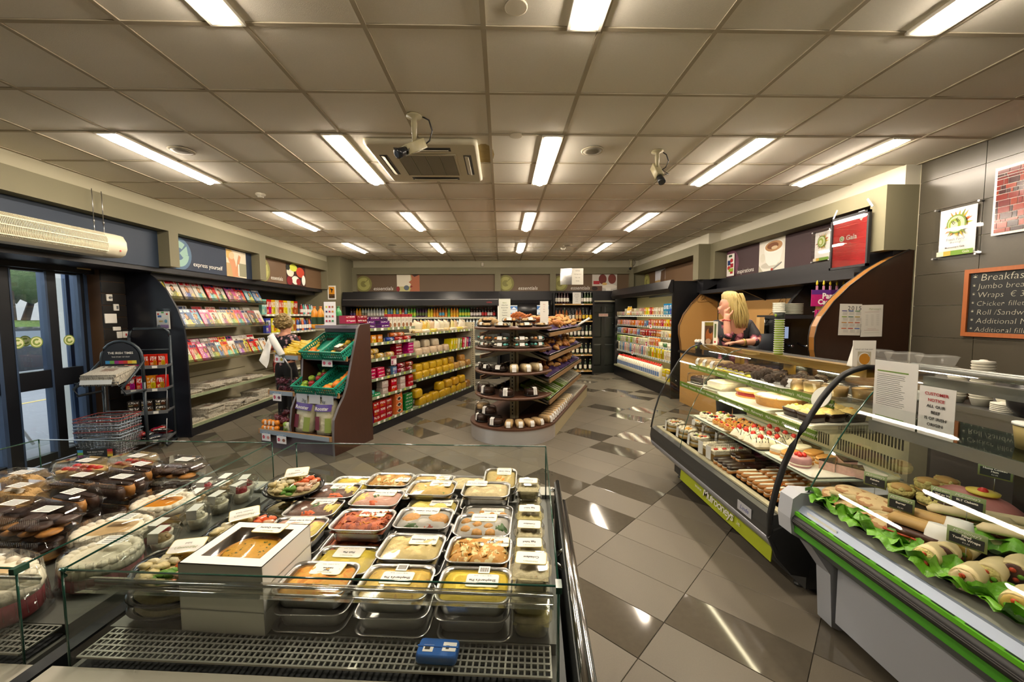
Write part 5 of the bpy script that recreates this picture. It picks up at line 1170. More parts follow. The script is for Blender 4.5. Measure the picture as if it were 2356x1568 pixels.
CUP = [M('icing orange','#c9803a',.5), M('icing teal','#5aa8a0',.5), M('icing white','#d8d0c0',.5), M('cake brown','#7a4a28',.5)]
def cup_clam(lab, loc, rz):
 t = clam('cupcake_pack',lab,'food pack',loc,rz,.2,.13,.075,CUP[3],6,gt,M('clear tray','#8a8478',.2))
 b = B(*CUP[:3])
 for i in range(3):
  for j in range(2): b.ball((-.06+.06*i,-.03+.06*j,.048),.024,rnd.randrange(3),9,6,(1,1,.7))
 part('icing', b, t)
for j in range(2):
 for k,a in enumerate([-PI/2+.62*q for q in (-1.95,-1.05,-.05,.9,1.8)]):
  l, r = on(.43,a,1.201+.078*j); cup_clam('clear pack of iced cupcakes on second tier, %s from left, %s layer' % (od(k),('bottom','upper')[j]),l,r)
DON = M('dark doughnut','#2a1a14',.4,var=(60,.8))
for k,a in enumerate((-2.62,-2.1,-1.66)):
 l, r = on(.42,a,.898); clam('doughnut_pack','clear pack of dark chocolate doughnuts on third tier, %s from left' % od(k),'food pack',l,r,.2,.15,.09,DON,4,gt)
PLF = M('pale loaf','#c9b48a',.6,var=(30,.25))
def bread_pack(lab, loc, rz, grp, m=PLF, w=.1, d=.2, h=.09):
 t = thing('bread_pack', lab, 'bread', loc, rz, grp)
 b = B(m); b.rr([(w*.86,d*.9,.02,0),(w*.92,d*.95,.03,h*.55),(w*.8,d*.85,.035,h*.85),(w*.4,d*.5,.02,h*.94)],0,3); part('loaf', b, t)
 b = B(CLEAR); b.rr([(w*.9,d*.94,.02,-.001),(w*.98,d,.03,h*.55),(w*.88,d*.92,.035,h*.88),(w*.5,d*.55,.02,h)],0,3); part('wrap', b, t)
 b = B(LBL); b.add([(-.026,-d*.505,h*.12),(.026,-d*.505,h*.12),(.026,-d*.5,h*.6),(-.026,-d*.5,h*.6),(-.026,-d*.4,h*.93),(.026,-d*.4,h*.93)],[(0,1,2,3),(3,2,5,4)]); part('label', b, t)
 return t
for k,a in enumerate((-1.22,-.85,-.48)):
 l, r = on(.41,a,.898); bread_pack('pale wrapped loaf on third tier, %s from left' % od(k),l,r,gt,PLF,.12,.2,.11)
for k,a in enumerate((-2.8,-2.2,-1.45,-.65)):
 l, r = on(.41,a,.584); clam('domed_cake','clear domed chocolate cake on fourth tier, %s from left' % od(k),'cake',l,r,.2,.2,.12,DBR,1,gt,dome=True)
for k,a in enumerate((-3.0,-2.4,-1.78)):
 l, r = on(.45,a,.211); clam('domed_cake','clear domed chocolate cake on steel base, %s from left' % od(k),'cake',l,r,.21,.21,.115,DBR,1,gt,dome=True)
for k,a in enumerate((-2.75,-2.1)):
 l, r = on(.42,a,.328); clam('domed_cake','domed cake stacked in upper layer on steel base, %s one' % ('left','right')[k],'cake',l,r,.21,.21,.11,(LBR,DBR)[k],1,gt,dome=True)
for k,a in enumerate((-1.36,-1.08,-.8,-.52)):
 l, r = on(.46,a,.211); bread_pack('brown wrapped loaf at front of steel base, %s from left' % od(k),l,r,gt,LBR,.11,.2,.09)
for k in range(9):
 bread_pack('brown wrapped loaf along right side of base, %s from front' % od(k), bk(.47,-.08+.118*k,.211), GA+PI/2-.35+.03*k, 'wrapped loaves along the island base', LBR,.1,.2,.1)
for k in range(4):
 bread_pack('pale wrapped loaf beyond the brown ones on island base, %s from front' % od(k), bk(.46,1.02+.12*k,.211), GA+PI/2, 'wrapped loaves along the island base', PLF,.1,.2,.1)
# slatted white trays further along
def slat_tray(lab, u, v, z, ry, n=9, l=1.0):
 t = thing('slatted_tray', lab, 'tray', bk(u,v,z), (0,ry,GA))
 b = B(SLT); b.bb(-.21,-.2,0,l,0,.03); b.bb(.2,.21,0,l,0,.03)
 for y in (0,l): b.bb(-.21,.21,y-.005,y+.005,0,.03)
 part('tray_frame', b, t); sl = B(SLT).bb(-.2,.2,-.018,.018,.004,.012).me()
 for k in range(n): part('slat', sl, t, (0,l*(k+.5)/n,0))
slat_tray('white slatted tray at far end of fourth sloped shelf', .27, 1.5, .55, .41, 9, 1.0); slat_tray('white slatted tray at far end of the base board', .34, 1.55, .212, 0, 10, 1.2)
GRB = M('green printed card','#6a8a2a',.5,var=(20,.4),tint=('#3a4a1a',1.0,.62,.8)); WHB = M('white card slat','#c9ccc0',.5)
for k in range(3):
 t = thing('card_box', 'green and white bakery card box on fourth sloped shelf, %s from front' % od(k), 'box', bk(.27,.06+.48*k,.55), (0,.41,GA), 'green card boxes on the island')
 b = B(GRB); b.bb(-.22,.22,0,.47,0,.006); b.bb(-.22,.22,0,.006,0,.04); b.bb(.214,.22,0,.47,0,.03); part('card_tray', b, t)
 for j in range(4): part('slat', B(WHB).bb(-.12,.2,.07+.11*j,.095+.11*j,.008,.016), t)
# purple paper lined baskets of pastries
PURP = M('purple tissue','#3a2352',.6,var=(18,.35),bump=(30,.5,.01)); CRO = M('croissant crust','#a8692a',.5,var=(60,.35)); CRO2 = M('pale pastry','#b98a4a',.5,var=(60,.3))
def croissant(m):
 b = B(m); pts = [(-.05,.018,.012),(-.035,.004,.02),(-.018,-.004,.026),(0,-.007,.029),(.018,-.004,.026),(.035,.004,.02),(.05,.018,.012)]
 q = []; r = []
 for i in range(25):
  t = i/24*6; k = min(5,int(t)); f = t-k
  q.append(Vector(pts[k]).lerp(Vector(pts[k+1]),f)); r.append((.006+.021*sin(PI*i/24)**.8)*(1+.12*abs(sin(PI*i/4))))
 b.tube(q, r, 8); return b.me()
cm1, cm2 = croissant(CRO), croissant(CRO2)
bun = B(CRO2); bun.ball((0,0,.022),.04,0,12,7,(1.15,.85,.62),.06); bunm = bun.me()
for ti,(z,n) in enumerate(((1.36,48),(1.04,34),(.74,26))):
 for q in range(3):
  t = solo('basket_liner', None or (lambda b: b.grid(lambda u,v: (.06+.42*u, .05+.83*q+.8*v, z+.212-.4375*(.04+.42*u)+.025*max(abs(2*u-1),abs(2*v-1))**6+rnd.uniform(0,.02)), 14, 20) and b)(B(PURP)), 'purple tissue lining of pastry basket, %s from front on %s sloped shelf' % (od(q),('top','second','third')[ti]), 'basket liner', bk(0,0,0), GA, None, 'purple tissue liners')
 for k in range(n):
  v = .1+2.4*(k/n)+rnd.uniform(-.03,.03); u = rnd.uniform(.14,.42);
  zz_ = z+.212-.4375*(u-.02)+.02+(.04 if rnd.random() < .5 and ti == 0 else 0)
  m = (cm1,cm2,bunm)[rnd.randrange(3)] if ti else (cm2,bunm,cm1,bunm)[rnd.randrange(4)]
  solo('pastry', m, 'golden pastry in purple tissue on %s sloped shelf, %s from front' % (('top','second','third')[ti],od(k)), 'pastry', bk(u,v,zz_), (rnd.uniform(-.3,.3),.22+rnd.uniform(-.3,.3),rnd.uniform(0,6.3)), None, 'pastries on the %s sloped shelf' % ('top','second','third')[ti], 1.3)
# top of the island: sign cards, brown loaves in paper, wicker basket
def stand_card(lab, u, v, z, w, h, lines, col='#d8dacb'):
 t = thing('sign_card', lab, 'sign', bk(u,v,z), GA+rnd.uniform(.1,.3)); part('card', B(print_mat(col)).bb(-w/2,w/2,0,.004,0,h), t)
 for k,(s,m) in enumerate(lines): text(s, .019, m, t, (0,-.0015,h*.86-.032*k), UP)
 return t
stand_card('pale green price list card on island top, left one', -.02,-.28,1.468,.15,.36,[('Bakery',INKG),('White Roll',INK),('Brown Roll',INK),('Scones',INK),('Croissant',INK),('Baguette',INK)])
stand_card('white offer card on island top, right one', .42,.05,1.5,.11,.3,[('Any',INKR),('6',INKR),('for',INKR),('\u20ac2',INK)],'#d8d4cc')
b = B(M('kraft paper','#a88a5a',.7,var=(14,.3),bump=(20,.5,.02)))
for x,y,r in ((0,0,.09),(.1,.03,.08),(.04,.12,.09),(-.08,.1,.07)): b.ball((x,y,.05),r,0,10,7,(1,.9,.75),.12)
solo('paper_loaves', b, 'kraft paper wrapped loaves at left of island top', 'bread', bk(-.38,-.08,1.468), GA)
b = B(M('wicker','#a85f2a',.6,var=(60,.4),bump=(80,.6,.01)))
b.lathe([(.18,0),(.26,.1),(.27,.12),(.25,.12),(.16,.015)],20,0,(0,0,0),1.1,.75)
for k in range(7): b.tube([(-.28+.04*k,0,.1),(-.2+.045*k,0,.17+.02*sin(k)),(-.02,0,.14)],.02,6)
solo('wicker_basket', b, 'orange brown wicker basket on island top behind cards', 'basket', bk(.1,.3,1.465), GA)
b = B(M('pale crust','#b8945a',.6,var=(40,.3)))
for k in range(5): b.ball((-.06+.05*k,.02*(k%2),.05),.05,0,10,7,(1.4,.8,.7),.08)
solo('bread_heap', b, 'heap of pale crusty rolls beside the wicker basket', 'bread', bk(-.08,.25,1.465), GA)
for ti,(z) in enumerate((1.36,1.04,.74,.45)):
 for k in range(5):
  b = crisp_b(.16,.1,.08) if k == 0 else None
  if k == 0: mm_ = b.me()
  solo('bread_bag', mm_, 'wrapped bread bag on left side shelf of island, %s from front, %s shelf' % (od(k),od(ti)), 'bread', bk(-.36,.1+.18*k,z+.06), (-.4,0,GA-PI/2), ('#8a6a44','#c0b08a','#5a4a6a','#b8a070')[(k+ti)%4], 'bags on the left side of the island')
# ================================================================== people
def skin_mesh(nodes, chains, mat, sub=2, root=None):
 """nodes: name -> (x,y,z,rx[,ry]); chains: lists of names joined by edges"""
 names = list(nodes); ix = {n:i for i,n in enumerate(names)}; ed = set()
 for c in chains:
  for a, b2 in zip(c, c[1:]): ed.add((ix[a],ix[b2]))
 m = D.meshes.new('body'); m.from_pydata([nodes[n][:3] for n in names], list(ed), [])
 o = D.objects.new('body', m); COL.objects.link(o)
 o.modifiers.new('skin', 'SKIN'); s = o.modifiers.new('sub', 'SUBSURF'); s.levels = s.render_levels = sub
 for i, n in enumerate(names):
  r = nodes[n][3:]; v = m.skin_vertices[0].data[i]; v.radius = (r[0], r[1] if len(r) > 1 else r[0]); v.use_root = (n == (root or names[0]))
 dg = bpy.context.evaluated_depsgraph_get(); out = D.meshes.new_from_object(o.evaluated_get(dg))
 D.objects.remove(o); out.materials.clear(); out.materials.append(mat)
 out.polygons.foreach_set('use_smooth', [True]*len(out.polygons)); return out
SKIN = M('skin','#c98f74',.5);
def hand_nodes(pre, wrist, dirv, palmn, curl=.5, s=1.0):
 """palm and five fingers grown from the wrist along dirv; palmn = palm normal"""
 d = Vector(dirv).normalized(); n = Vector(palmn).normalized(); side = d.cross(n).normalized(); W = Vector(wrist)
 nd = {}; ch = []
 k0 = W+d*.03*s; nd[pre+'p0'] = (*k0,.024*s,.016*s); k1 = W+d*.075*s; nd[pre+'p1'] = (*k1,.03*s,.013*s); ch.append([pre+'w',pre+'p0',pre+'p1'])
 for i,(off,l) in enumerate(((-.028,.062),(-.0095,.072),(.0095,.067),(.026,.052))):
  a = k1+side*off*s; b1 = a+d*.02*s; c1 = b1+(d*(1-curl*.35)+n*curl*.5).normalized()*l*.5*s; e1 = c1+(d*(1-curl)+n*curl*1.1).normalized()*l*.5*s
  for q,(p,r) in enumerate(((b1,.0095),(c1,.0085),(e1,.0065))): nd[pre+'f%d%d' % (i,q)] = (*p,r*s)
  ch.append([pre+'p1']+[pre+'f%d%d' % (i,q) for q in range(3)])
 t0 = k0-side*.03*s+n*.008*s; t1 = t0+(d*.7-side*.5+n*.4).normalized()*.035*s; t2 = t1+(d*.9+n*.4).normalized()*.028*s
 for q,(p,r) in enumerate(((t0,.012),(t1,.01),(t2,.0075))): nd[pre+'t%d' % q] = (*p,r*s)
 ch.append([pre+'p0']+[pre+'t%d' % q for q in range(3)])
 return nd, ch
def person(label, loc, rz, J, hands, skin=SKIN, hair=None):
 t = thing('person', label, 'person', loc, rz)
 nd = dict(J); ch = [['pelvis','waist','chest','upper','neck','jaw','skull','crown'],['upper','ls','le','lw'],['upper','rs','re','rw'],['pelvis','lh','lk','la','lt'],['pelvis','rh','rk','ra','rt'],['jaw','nose0']]
 for pre,(d,n,c) in hands.items():
  a, b2 = hand_nodes(pre, nd[pre+'w'][:3], d, n, c); nd.update(a); ch += b2
 part('body', skin_mesh(nd, ch, skin, 2, 'pelvis'), t)
 return t
def std(h=1.0):
 J = dict(pelvis=(0,0,.95,.13,.1), waist=(0,.0,1.07,.115,.09), chest=(0,.01,1.25,.135,.1), upper=(0,.015,1.37,.1,.07), neck=(0,.0,1.45,.05), jaw=(0,-.02,1.53,.062,.07), skull=(0,-.005,1.6,.077,.09), crown=(0,.005,1.665,.055,.065), nose0=(0,-.11,1.565,.014),
  ls=(.16,.02,1.37,.055), le=(.23,.03,1.1,.042), lw=(.25,-.04,.87,.028), rs=(-.16,.02,1.37,.055), re=(-.23,.03,1.1,.042), rw=(-.25,-.04,.87,.028),
  lh=(.09,0,.88,.09), lk=(.1,-.01,.48,.06), la=(.1,.02,.08,.038), lt=(.1,-.12,.035,.035), rh=(-.09,0,.88,.09), rk=(-.1,-.01,.48,.06), ra=(-.1,.02,.08,.038), rt=(-.1,-.12,.035,.035))
 return {k: (v[0]*h,v[1]*h,v[2]*h)+tuple(r*h for r in v[3:]) for k,v in J.items()}
def garment(J, names_chains, grow, mat, sub=2):
 used = [];
 for c in names_chains:
  for n in c:
   if n not in used: used.append(n)
 return skin_mesh({n: J[n][:3]+tuple(r+grow for r in J[n][3:]) for n in used}, names_chains, mat, sub)
def floral(name, base, spots, scale, th):
 k = NT(name); v = k.n('TexVoronoi'); k.t.links.new(k.obj(), v.inputs['Vector']); v.inputs['Scale'].default_value = scale
 n = k.noise(k.obj(), scale*3, 4); dd = k.m2('ADD', v.outputs['Distance'], k.m2('MULTIPLY', n, .35))
 c = k.mix(k.m2('LESS_THAN', dd, th), lin(base), lin(spots[0])); c = k.mix(k.m2('LESS_THAN', dd, th*.78), c, lin(spots[1])); c = k.mix(k.m2('LESS_THAN', dd, th*.55), c, lin(spots[2]))
 k.t.links.new(c, k.b.inputs['Base Color']); k.b.inputs['Roughness'].default_value = .7; return k.m
def hair_mat(name, c1, c2):
 k = NT(name); mp = k.n('Mapping'); mp.inputs['Scale'].default_value = (60,60,4); k.t.links.new(k.obj(), mp.inputs[0])
 n = k.noise(mp.outputs[0], 1.5, 3); k.t.links.new(k.mix(n, lin(c1), lin(c2)), k.b.inputs['Base Color']); k.b.inputs['Roughness'].default_value = .4; k.bump(n, .6, .01); return k.m
# woman behind the cake counter
J = std(1.09)
def setj(**k):
 for n, p in k.items(): J[n] = tuple(p)+J[n][3:]
# local frame: x to the picture's right, y away from the camera, origin under her body (2.43, 4.12)
setj(pelvis=(.08,.1,1.05), waist=(.07,.07,1.17), chest=(.03,.02,1.36), upper=(.02,.0,1.49), neck=(-.01,-.02,1.575), jaw=(-.05,-.0,1.645), skull=(-.035,.0,1.735), crown=(-.02,.005,1.79), nose0=(-.125,.05,1.69),
 ls=(.17,-.01,1.5), le=(.2,-.14,1.335), lw=(-.02,-.2,1.335), rs=(-.12,.05,1.5), re=(-.11,-.13,1.345), rw=(-.1,-.08,1.575),
 lh=(.17,.1,.97), lk=(.18,.08,.56), la=(.18,.12,.08), lt=(.13,.06,.04), rh=(0,.1,.97), rk=(0,.08,.52), ra=(0,.12,.08), rt=(-.05,.06,.04))
clerk = person('blonde woman in black floral blouse leaning behind the cake counter', (2.43,4.12,.0), 0, J, {'l': ((-1,-.1,-.02),(0,0,-1),.3), 'r': ((.12,.25,1),(.8,.3,0),.75)})
FL = floral('floral blouse', '#131016', ('#7a3a4a','#c9808c','#dcc0be'), 11, .66)
part('blouse', garment(J, [['pelvis','waist','chest','upper'],['upper','ls','le'],['upper','rs','re'],['pelvis','lh'],['pelvis','rh']], .018, FL), clerk)
slv = {'a': J['le'][:3]+(.062,), 'b': tuple(Vector(J['le'][:3]).lerp(Vector(J['lw'][:3]),.4))+(.05,)}
part('sleeve', skin_mesh(slv, [['a','b']], FL, 2), clerk)
slv = {'a': J['re'][:3]+(.058,), 'b': tuple(Vector(J['re'][:3]).lerp(Vector(J['rw'][:3]),.4))+(.046,)}
part('sleeve', skin_mesh(slv, [['a','b']], FL, 2), clerk)
part('trousers', garment(J, [['waist','pelvis','lh','lk','la'],['pelvis','rh','rk','ra']], .014, M('black trousers','#17171a',.8)), clerk)
HB = hair_mat('blonde hair','#8a7440','#d8c078')
b = B(HB); rings = []
for i,(z,rx,ry,cx,cy) in enumerate(((1.862,.03,.03,-.02,.02),(1.853,.07,.075,-.02,.015),(1.825,.108,.105,-.015,.01),(1.78,.125,.118,-.005,.0),(1.72,.128,.12,.005,-.012),(1.66,.125,.115,.015,-.02),(1.6,.12,.105,.03,-.03),(1.55,.11,.09,.04,-.035),(1.515,.085,.06,.035,-.04),(1.49,.05,.035,.02,-.045))):
 rx *= .76; ry *= .8
 rings.append([(cx+rx*cos(2*PI*k/28)*(1+.05*sin(k*2.6+i*.6)),cy+ry*sin(2*PI*k/28)*(1+.05*sin(k*3.7-i*.5)),z-.012*abs(sin(k*1.9))*(i>6)) for k in range(28)])
b.loft(rings)
for k in range(46):
 a = rnd.uniform(-2.6,.9); p = []
 for q in range(7):
  f = q/6; z = 1.835-.36*f; rad = .075+.028*f**.5-(.03*max(0,f-.7)/.3)
  p.append((.0+.05*f+rad*1.06*cos(a)*(1-.1*f)+.012*sin(5*f+k),-.005-.03*f+rad*sin(a)+.01*sin(4*f+k*2),z))
 b.tube(p,[.004,.009,.01,.01,.009,.007,.003],5)
part('hair', b, clerk)
fb_ = B(SKIN, M('lips','#a8545a',.4), M('eye white','#e0dcd6',.3), M('eye brown','#4a3220',.3))
fb_.ball((-.125,.055,1.635),.018,1,8,5,(.6,1,.45)); fb_.ball((-.112,.03,1.703),.009,2,8,6,(.6,1,.7)); fb_.ball((-.105,.085,1.703),.009,2,8,6,(.6,1,.7)); fb_.ball((-.118,.03,1.703),.005,3,6,5); fb_.ball((-.111,.087,1.703),.005,3,6,5); part('face_features', fb_, clerk, (.024,0,0))
b = B(M('red beads','#a82a2a',.3)); w_ = Vector(J['rw'][:3])
for k in range(14): b.ball((w_.x+.034*cos(2*PI*k/14),w_.y+.034*sin(2*PI*k/14),w_.z-.02+.004*sin(k)),.008,0,6,4)
part('bracelet', b, clerk)
b = B(M('gold watch','#c9b06a',.3,.8)); b.lathe([(.036,-.012),(.036,.012)],14); part('watch', b, clerk, tuple(Vector(J['le'][:3]).lerp(Vector(J['lw'][:3]),.85)), (0,PI/2,.3))
# customer seen from behind beside the magazines
J = std(.945)
setj(le=(.24,-.12,1.06), lw=(.14,-.27,1.08), re=(-.22,-.1,1.06), rw=(-.12,-.26,1.05))
cust = person('short haired woman in black and pink blouse, back turned', (-3.1,5.75,0), PI-.35, J, {'l': ((-.4,-1,.1),(-.6,0,-.5),.5), 'r': ((.3,-1,.1),(.6,0,-.5),.5)})
part('blouse', garment(J, [['pelvis','waist','chest','upper'],['upper','ls','le'],['upper','rs','re'],['pelvis','lh'],['pelvis','rh']], .03, floral('dotted blouse','#15131a',('#8a6468','#c49aa0','#d0aab0'),20,.6)), cust)
part('trousers', garment(J, [['waist','pelvis','lh','lk','la'],['pelvis','rh','rk','ra']], .018, M('black trousers','#17171a',.8)), cust)
b = B(M('dark shoes','#1a1818',.5))
for s in (-1,1): b.rr([(.085,.24,.04,0),(.09,.25,.04,.03),(.075,.2,.035,.075)],0,3,(s*.1,-.05,.0))
part('shoes', b, cust)
HC = hair_mat('brown hair','#5a4426','#a08a54')
b = B(HC); b.ball((0,.012,1.535),.118,0,22,14,(.95,1.02,.95),.07)
for k in range(120):
 a = rnd.uniform(.0,PI); e = rnd.uniform(-.75,1.4); r = .115
 c = Vector((r*cos(a)*cos(e),.012+r*sin(a)*cos(e),1.535+r*sin(e))); b.ball(c,rnd.uniform(.014,.026),0,6,4,(1,1,.7),.15)
part('hair', b, cust)
# ================================================================== back wall: drinks chiller
BKR = M('black fridge panel','#131316',.35); LITW = M('chiller lining','#b9c0be',.5); TUBEC = M('chiller tube','#f0f4e4',.5,emit=CASE*.9)
t = thing('drinks_chiller', 'long black open drinks chiller along the back wall', 'refrigerator', (-2.02,10.0,0)); ox, oy = -2.02, 10.0
b = B(BKR); b.bb(-3.9-ox,-.08-ox,.75,.8,0,2.2); b.bb(-3.94-ox,-3.88-ox,0,.8,0,2.2); b.bb(-.1-ox,-.04-ox,0,.8,0,2.2); b.bb(-3.9-ox,-.1-ox,0,.8,2.16,2.2); b.bb(-3.9-ox,-.1-ox,-.05,.8,0,.3); part('carcass', b, t)
b = B(BKR); b.prism([(0,2.2),(-.1,2.02),(-.1,1.86),(-.04,1.84),(.1,1.84),(.1,2.2)],'x',-3.92-ox,-.06-ox); c = part('canopy', b, t)
part('canopy_trim', B(STEEL).bb(-3.9-ox,-.08-ox,-.105,-.1,2.0,2.012), c); part('end_post', B(WHITE).bb(-.09-ox,-.045-ox,-.06,-.02,1.3,2.02), t)
part('liner', B(LITW).bb(-3.88-ox,-.1-ox,.735,.75,.3,2.15), t)
part('chiller_tube', B(TUBEC).bb(-3.8-ox,-.2-ox,.0,.03,1.86,1.885), t)
text('OPEN', .05, INKR, t, (-.3-ox,-.103,1.93), UP)
for z in (1.56,1.28,.95,.62,.34):
 s = part('shelf', B(WHITE).bb(-3.87-ox,-.12-ox,.1,.73,z-.02,z), t); part('price_strip', B(M('label strip','#b9bba8',.5)).bb(-3.87-ox,-.12-ox,.094,.1,z-.03,z+.012), s)
def dm(n, body, cap, lab, h=.24, r=.034): return bottle_m(h, r, M('drink '+body,body,.2), M('cap '+cap,cap,.4), M('label '+lab,lab,.5), .32)
kinds = [('dark','#2a1414','#1a1a1a','#3a2a5a'),('orange','#d89a1c','#d8a82a','#c9801c'),('clear','#a8b0a8','#d8c02a','#6a6a5a'),('clear','#b0b8b4','#d8c83a','#c9c9c0'),('blue capped','#b8c0c4','#2a5aa0','#d8d8d8'),('yellow','#c9c23a','#c92a2a','#d8c83a'),('pale blue','#8ab0c0','#d8d0c0','#3a8ab0'),('green','#4a9a3a','#d8c83a','#b8c83a'),('red','#a82a24','#c92a24','#d8b0a0'),('purple','#3a1a3a','#2a2a2a','#5a6a3a'),('yellow and blue','#c9b82a','#2a3a8a','#d8c82a'),('brown','#a8641c','#c9701c','#d88a1c'),('brown','#a8641c','#c9701c','#4aa0c0'),('lime','#6aa83a','#3a7a2a','#4a9a4a'),('orange','#d8901c','#d84a1c','#d8a81c'),('green','#2a7a34','#2a6a2a','#c9c93a'),('cola','#2a1610','#d8d4cc','#d8d0cc'),('cola','#2a1610','#b82020','#b82a2a'),('cola','#201410','#b82020','#d8d0cc')]
seq = [0,0,1,1,2,2,3,3,3,3,4,4,5,6,6,5,6,5,8,6,7,7,7,9,9,9,9,10,10,11,11,12,12,11,13,14,14,14,15,15,15,15,16,16,18,18,17,17,16,16,17]
ms_ = {i: dm(i,*kinds[i][1:]) for i in range(len(kinds))}
for k,i in enumerate(seq):
 solo('drink_bottle', ms_[i], '%s drink bottle on top chiller shelf, %s from left' % (kinds[i][0],od(k)), 'bottle', (-3.8+3.62*k/(len(seq)-1),10.17,1.561), 0, None, 'drink bottles on the top chiller shelf')
wm = bottle_m(.24,.033,M('clear water','#c4ced0',.15),M('white water cap','#c9d0d4',.4),M('water label','#a8bcc8',.5),.32)
for k in range(44):
 if 15 <= k: solo('water_bottle', wm, 'clear water bottle in second chiller row, %s from left' % od(k), 'bottle', (-3.8+3.6*k/43,10.16,1.281), 0, None, 'water bottles in the chiller')
 else: solo('drink_bottle', ms_[(k*5)%19], '%s bottle on second chiller shelf, %s from left' % (kinds[(k*5)%19][0],od(k)), 'bottle', (-3.8+3.6*k/43,10.16,1.281), 0, None, 'drink bottles on the second chiller shelf')
# black upright cabinets beside it with blue cards
t = thing('freezer_cabinet', 'black freezer cabinet on back wall with two blue cards', 'freezer', (.62,10.25,0))
b = B(BKR); b.rr([(1.32,.5,.02,0),(1.32,.5,.02,2.0)],0,2,(.02,.27,0)); part('carcass', b, t)
b = B(BKR); b.lathe([(.2,-.65),(.2,.65)],18); part('hood', b, t, (.02,.05,1.72), (0,PI/2,0))
part('handle', B(DARKM).bb(-.62,.66,-.02,.0,1.2,1.24), t)
for k,x in enumerate((-.36,.44)):
 c = thing('blue_card', 'blue and white offer card on the freezer, %s one' % ('left','right')[k], 'sign', (.62+x,10.093,1.62))
 picture('print', .3, .24, [('#c9d4dc',R4),('#3a6aa8',rc(.0,1,.55,.9)),('#d8e0e8',[(.1,.6),(.3,.85),(.5,.6),(.7,.82),(.95,.6)]),('#6a8ab0',rc(.1,.6,.1,.2))], c, (0,0,0)); part('card', B(PAPER).bb(-.15,.15,.001,.006,0,.24), c)
# wine bay
t = thing('wine_bay', 'dark wall bay of wine and spirits with timber shelves', 'shelving', (1.92,10.5,0))
b = B(BKR); b.bb(-.52,.53,.3,.34,0,2.2); b.bb(-.54,-.51,-.06,.34,0,2.2); b.bb(.5,.54,-.06,.34,0,2.2); part('carcass', b, t)
PIN = wood('pale pine','#b08a54','#c9a468',.5,(10,2,2))
WZ = (1.9,1.45,1.02,.55,.12)
for z in WZ: part('shelf', B(PIN, PAPER).bb(-.51,.5,-.05,.3,z-.03,z,0).bb(-.3,-.24,-.052,-.05,z-.025,z-.003,1).bb(.2,.27,-.052,-.05,z-.025,z-.003,1), t)
wk = [('red','#2a1014','#5a1a20','#d8d4c8'),('dark','#14161a','#1a1a1a','#c9c4b8'),('green','#2a3a1a','#c9c4b4','#d8d4c8'),('amber','#8a4a1a','#3a2a1a','#c9a86a'),('black and yellow','#16161a','#1a1a1a','#c9a82a'),('champagne','#2a3424','#c9b87a','#d8d0b8')]
wms = [bottle_m(.3,.037,M('wine '+a[1],a[1],.12),M('foil '+a[2],a[2],.4),M('wlabel '+a[3],a[3],.6),.42) for a in wk]
for j,(z,sq,n) in enumerate(((1.9,(1,0,0,0,0,None,None,None,1,1,2,2,2),13),(1.45,(3,3,3,3,1,1,3,3,4,4,4),11),(1.02,(2,1,2,1,2,1,2,1,2,5),10),(.55,(2,5,2,5,5,5,2,5,5),9),(.12,(1,2,5,1,2,5,5,2),8))):
 for k in range(n):
  i = sq[k]
  if i is None: continue
  solo('wine_bottle', wms[i], '%s bottle in wine bay, %s from left on %s shelf' % (wk[i][0],od(k),od(j)), 'bottle', (1.92-.46+.92*k/(n-1),10.52,z+.001), 0, None, 'bottles in the wine bay')
for k in range(9): solo('spirit_bottle', wms[(1,0,2,1,1)[k%5]], 'small dark bottle behind on second wine shelf, %s from left' % od(k), 'bottle', (1.5+.1*k,10.62,1.46), 0, None, 'bottles in the wine bay', 1.12)
b = B(print_mat('#c9c9c4')); b.bb(-.11,.11,0,.004,0,.3); w_ = solo('notice_card', b, 'white notice leaning among the red wine bottles', 'notice', (2.0,10.47,1.901), (.1,0,0) if False else 0)
for k in range(5): text(('NOTICE','No alcohol','before','10.30','please')[k], .03, INK, w_, (0,-.002,.25-.045*k), UP)
# staff door
DG = M('dark green black door','#1c1f1b',.35)
dr = struct('door_2', B(DG).bb(2.43,3.2,10.86,10.9,0,1.93))
pb_ = B(M('door panel','#20241f',.35))
for x0,x1 in ((2.50,2.76),(2.85,3.1)):
 for z0,z1 in ((.2,.8),(.98,1.55),(1.66,1.84)):
  pb_ = B(M('door panel','#20241f',.35)); pb_.add([(x0,10.859,z0),(x1,10.859,z0),(x1,10.859,z1),(x0,10.859,z1),(x0+.03,10.848,z0+.03),(x1-.03,10.848,z0+.03),(x1-.03,10.848,z1-.03),(x0+.03,10.848,z1-.03)],[(0,1,5,4),(1,2,6,5),(2,3,7,6),(3,0,4,7),(4,5,6,7)]); part('door_panel', pb_, dr)
part('door_frame', B(BKR).bb(2.4,2.44,10.8,10.9,0,1.98).bb(3.19,3.24,10.8,10.9,0,1.98).bb(2.4,3.24,10.8,10.9,1.93,1.96), dr)
part('frame_light', B(M('pale strip','#b8b49a',.5)).bb(2.44,3.19,10.79,10.8,1.96,1.995), dr)
h_ = B(CHROME); h_.bb(3.1,3.13,10.845,10.86,1.25,1.5); h_.tube([(3.115,10.84,1.36),(3.06,10.82,1.36)],.008,6); part('door_handle', h_, dr)
s_ = part('staff_sign', B(print_mat('#c9b0a0')).bb(2.68,2.94,10.84,10.846,1.56,1.64), dr); text('STAFF ONLY', .045, INKR, s_, (2.81,10.839,1.6), UP)
struct('baseboard_back', B(BKR).bb(2.0,3.3,10.88,10.92,0,.1))
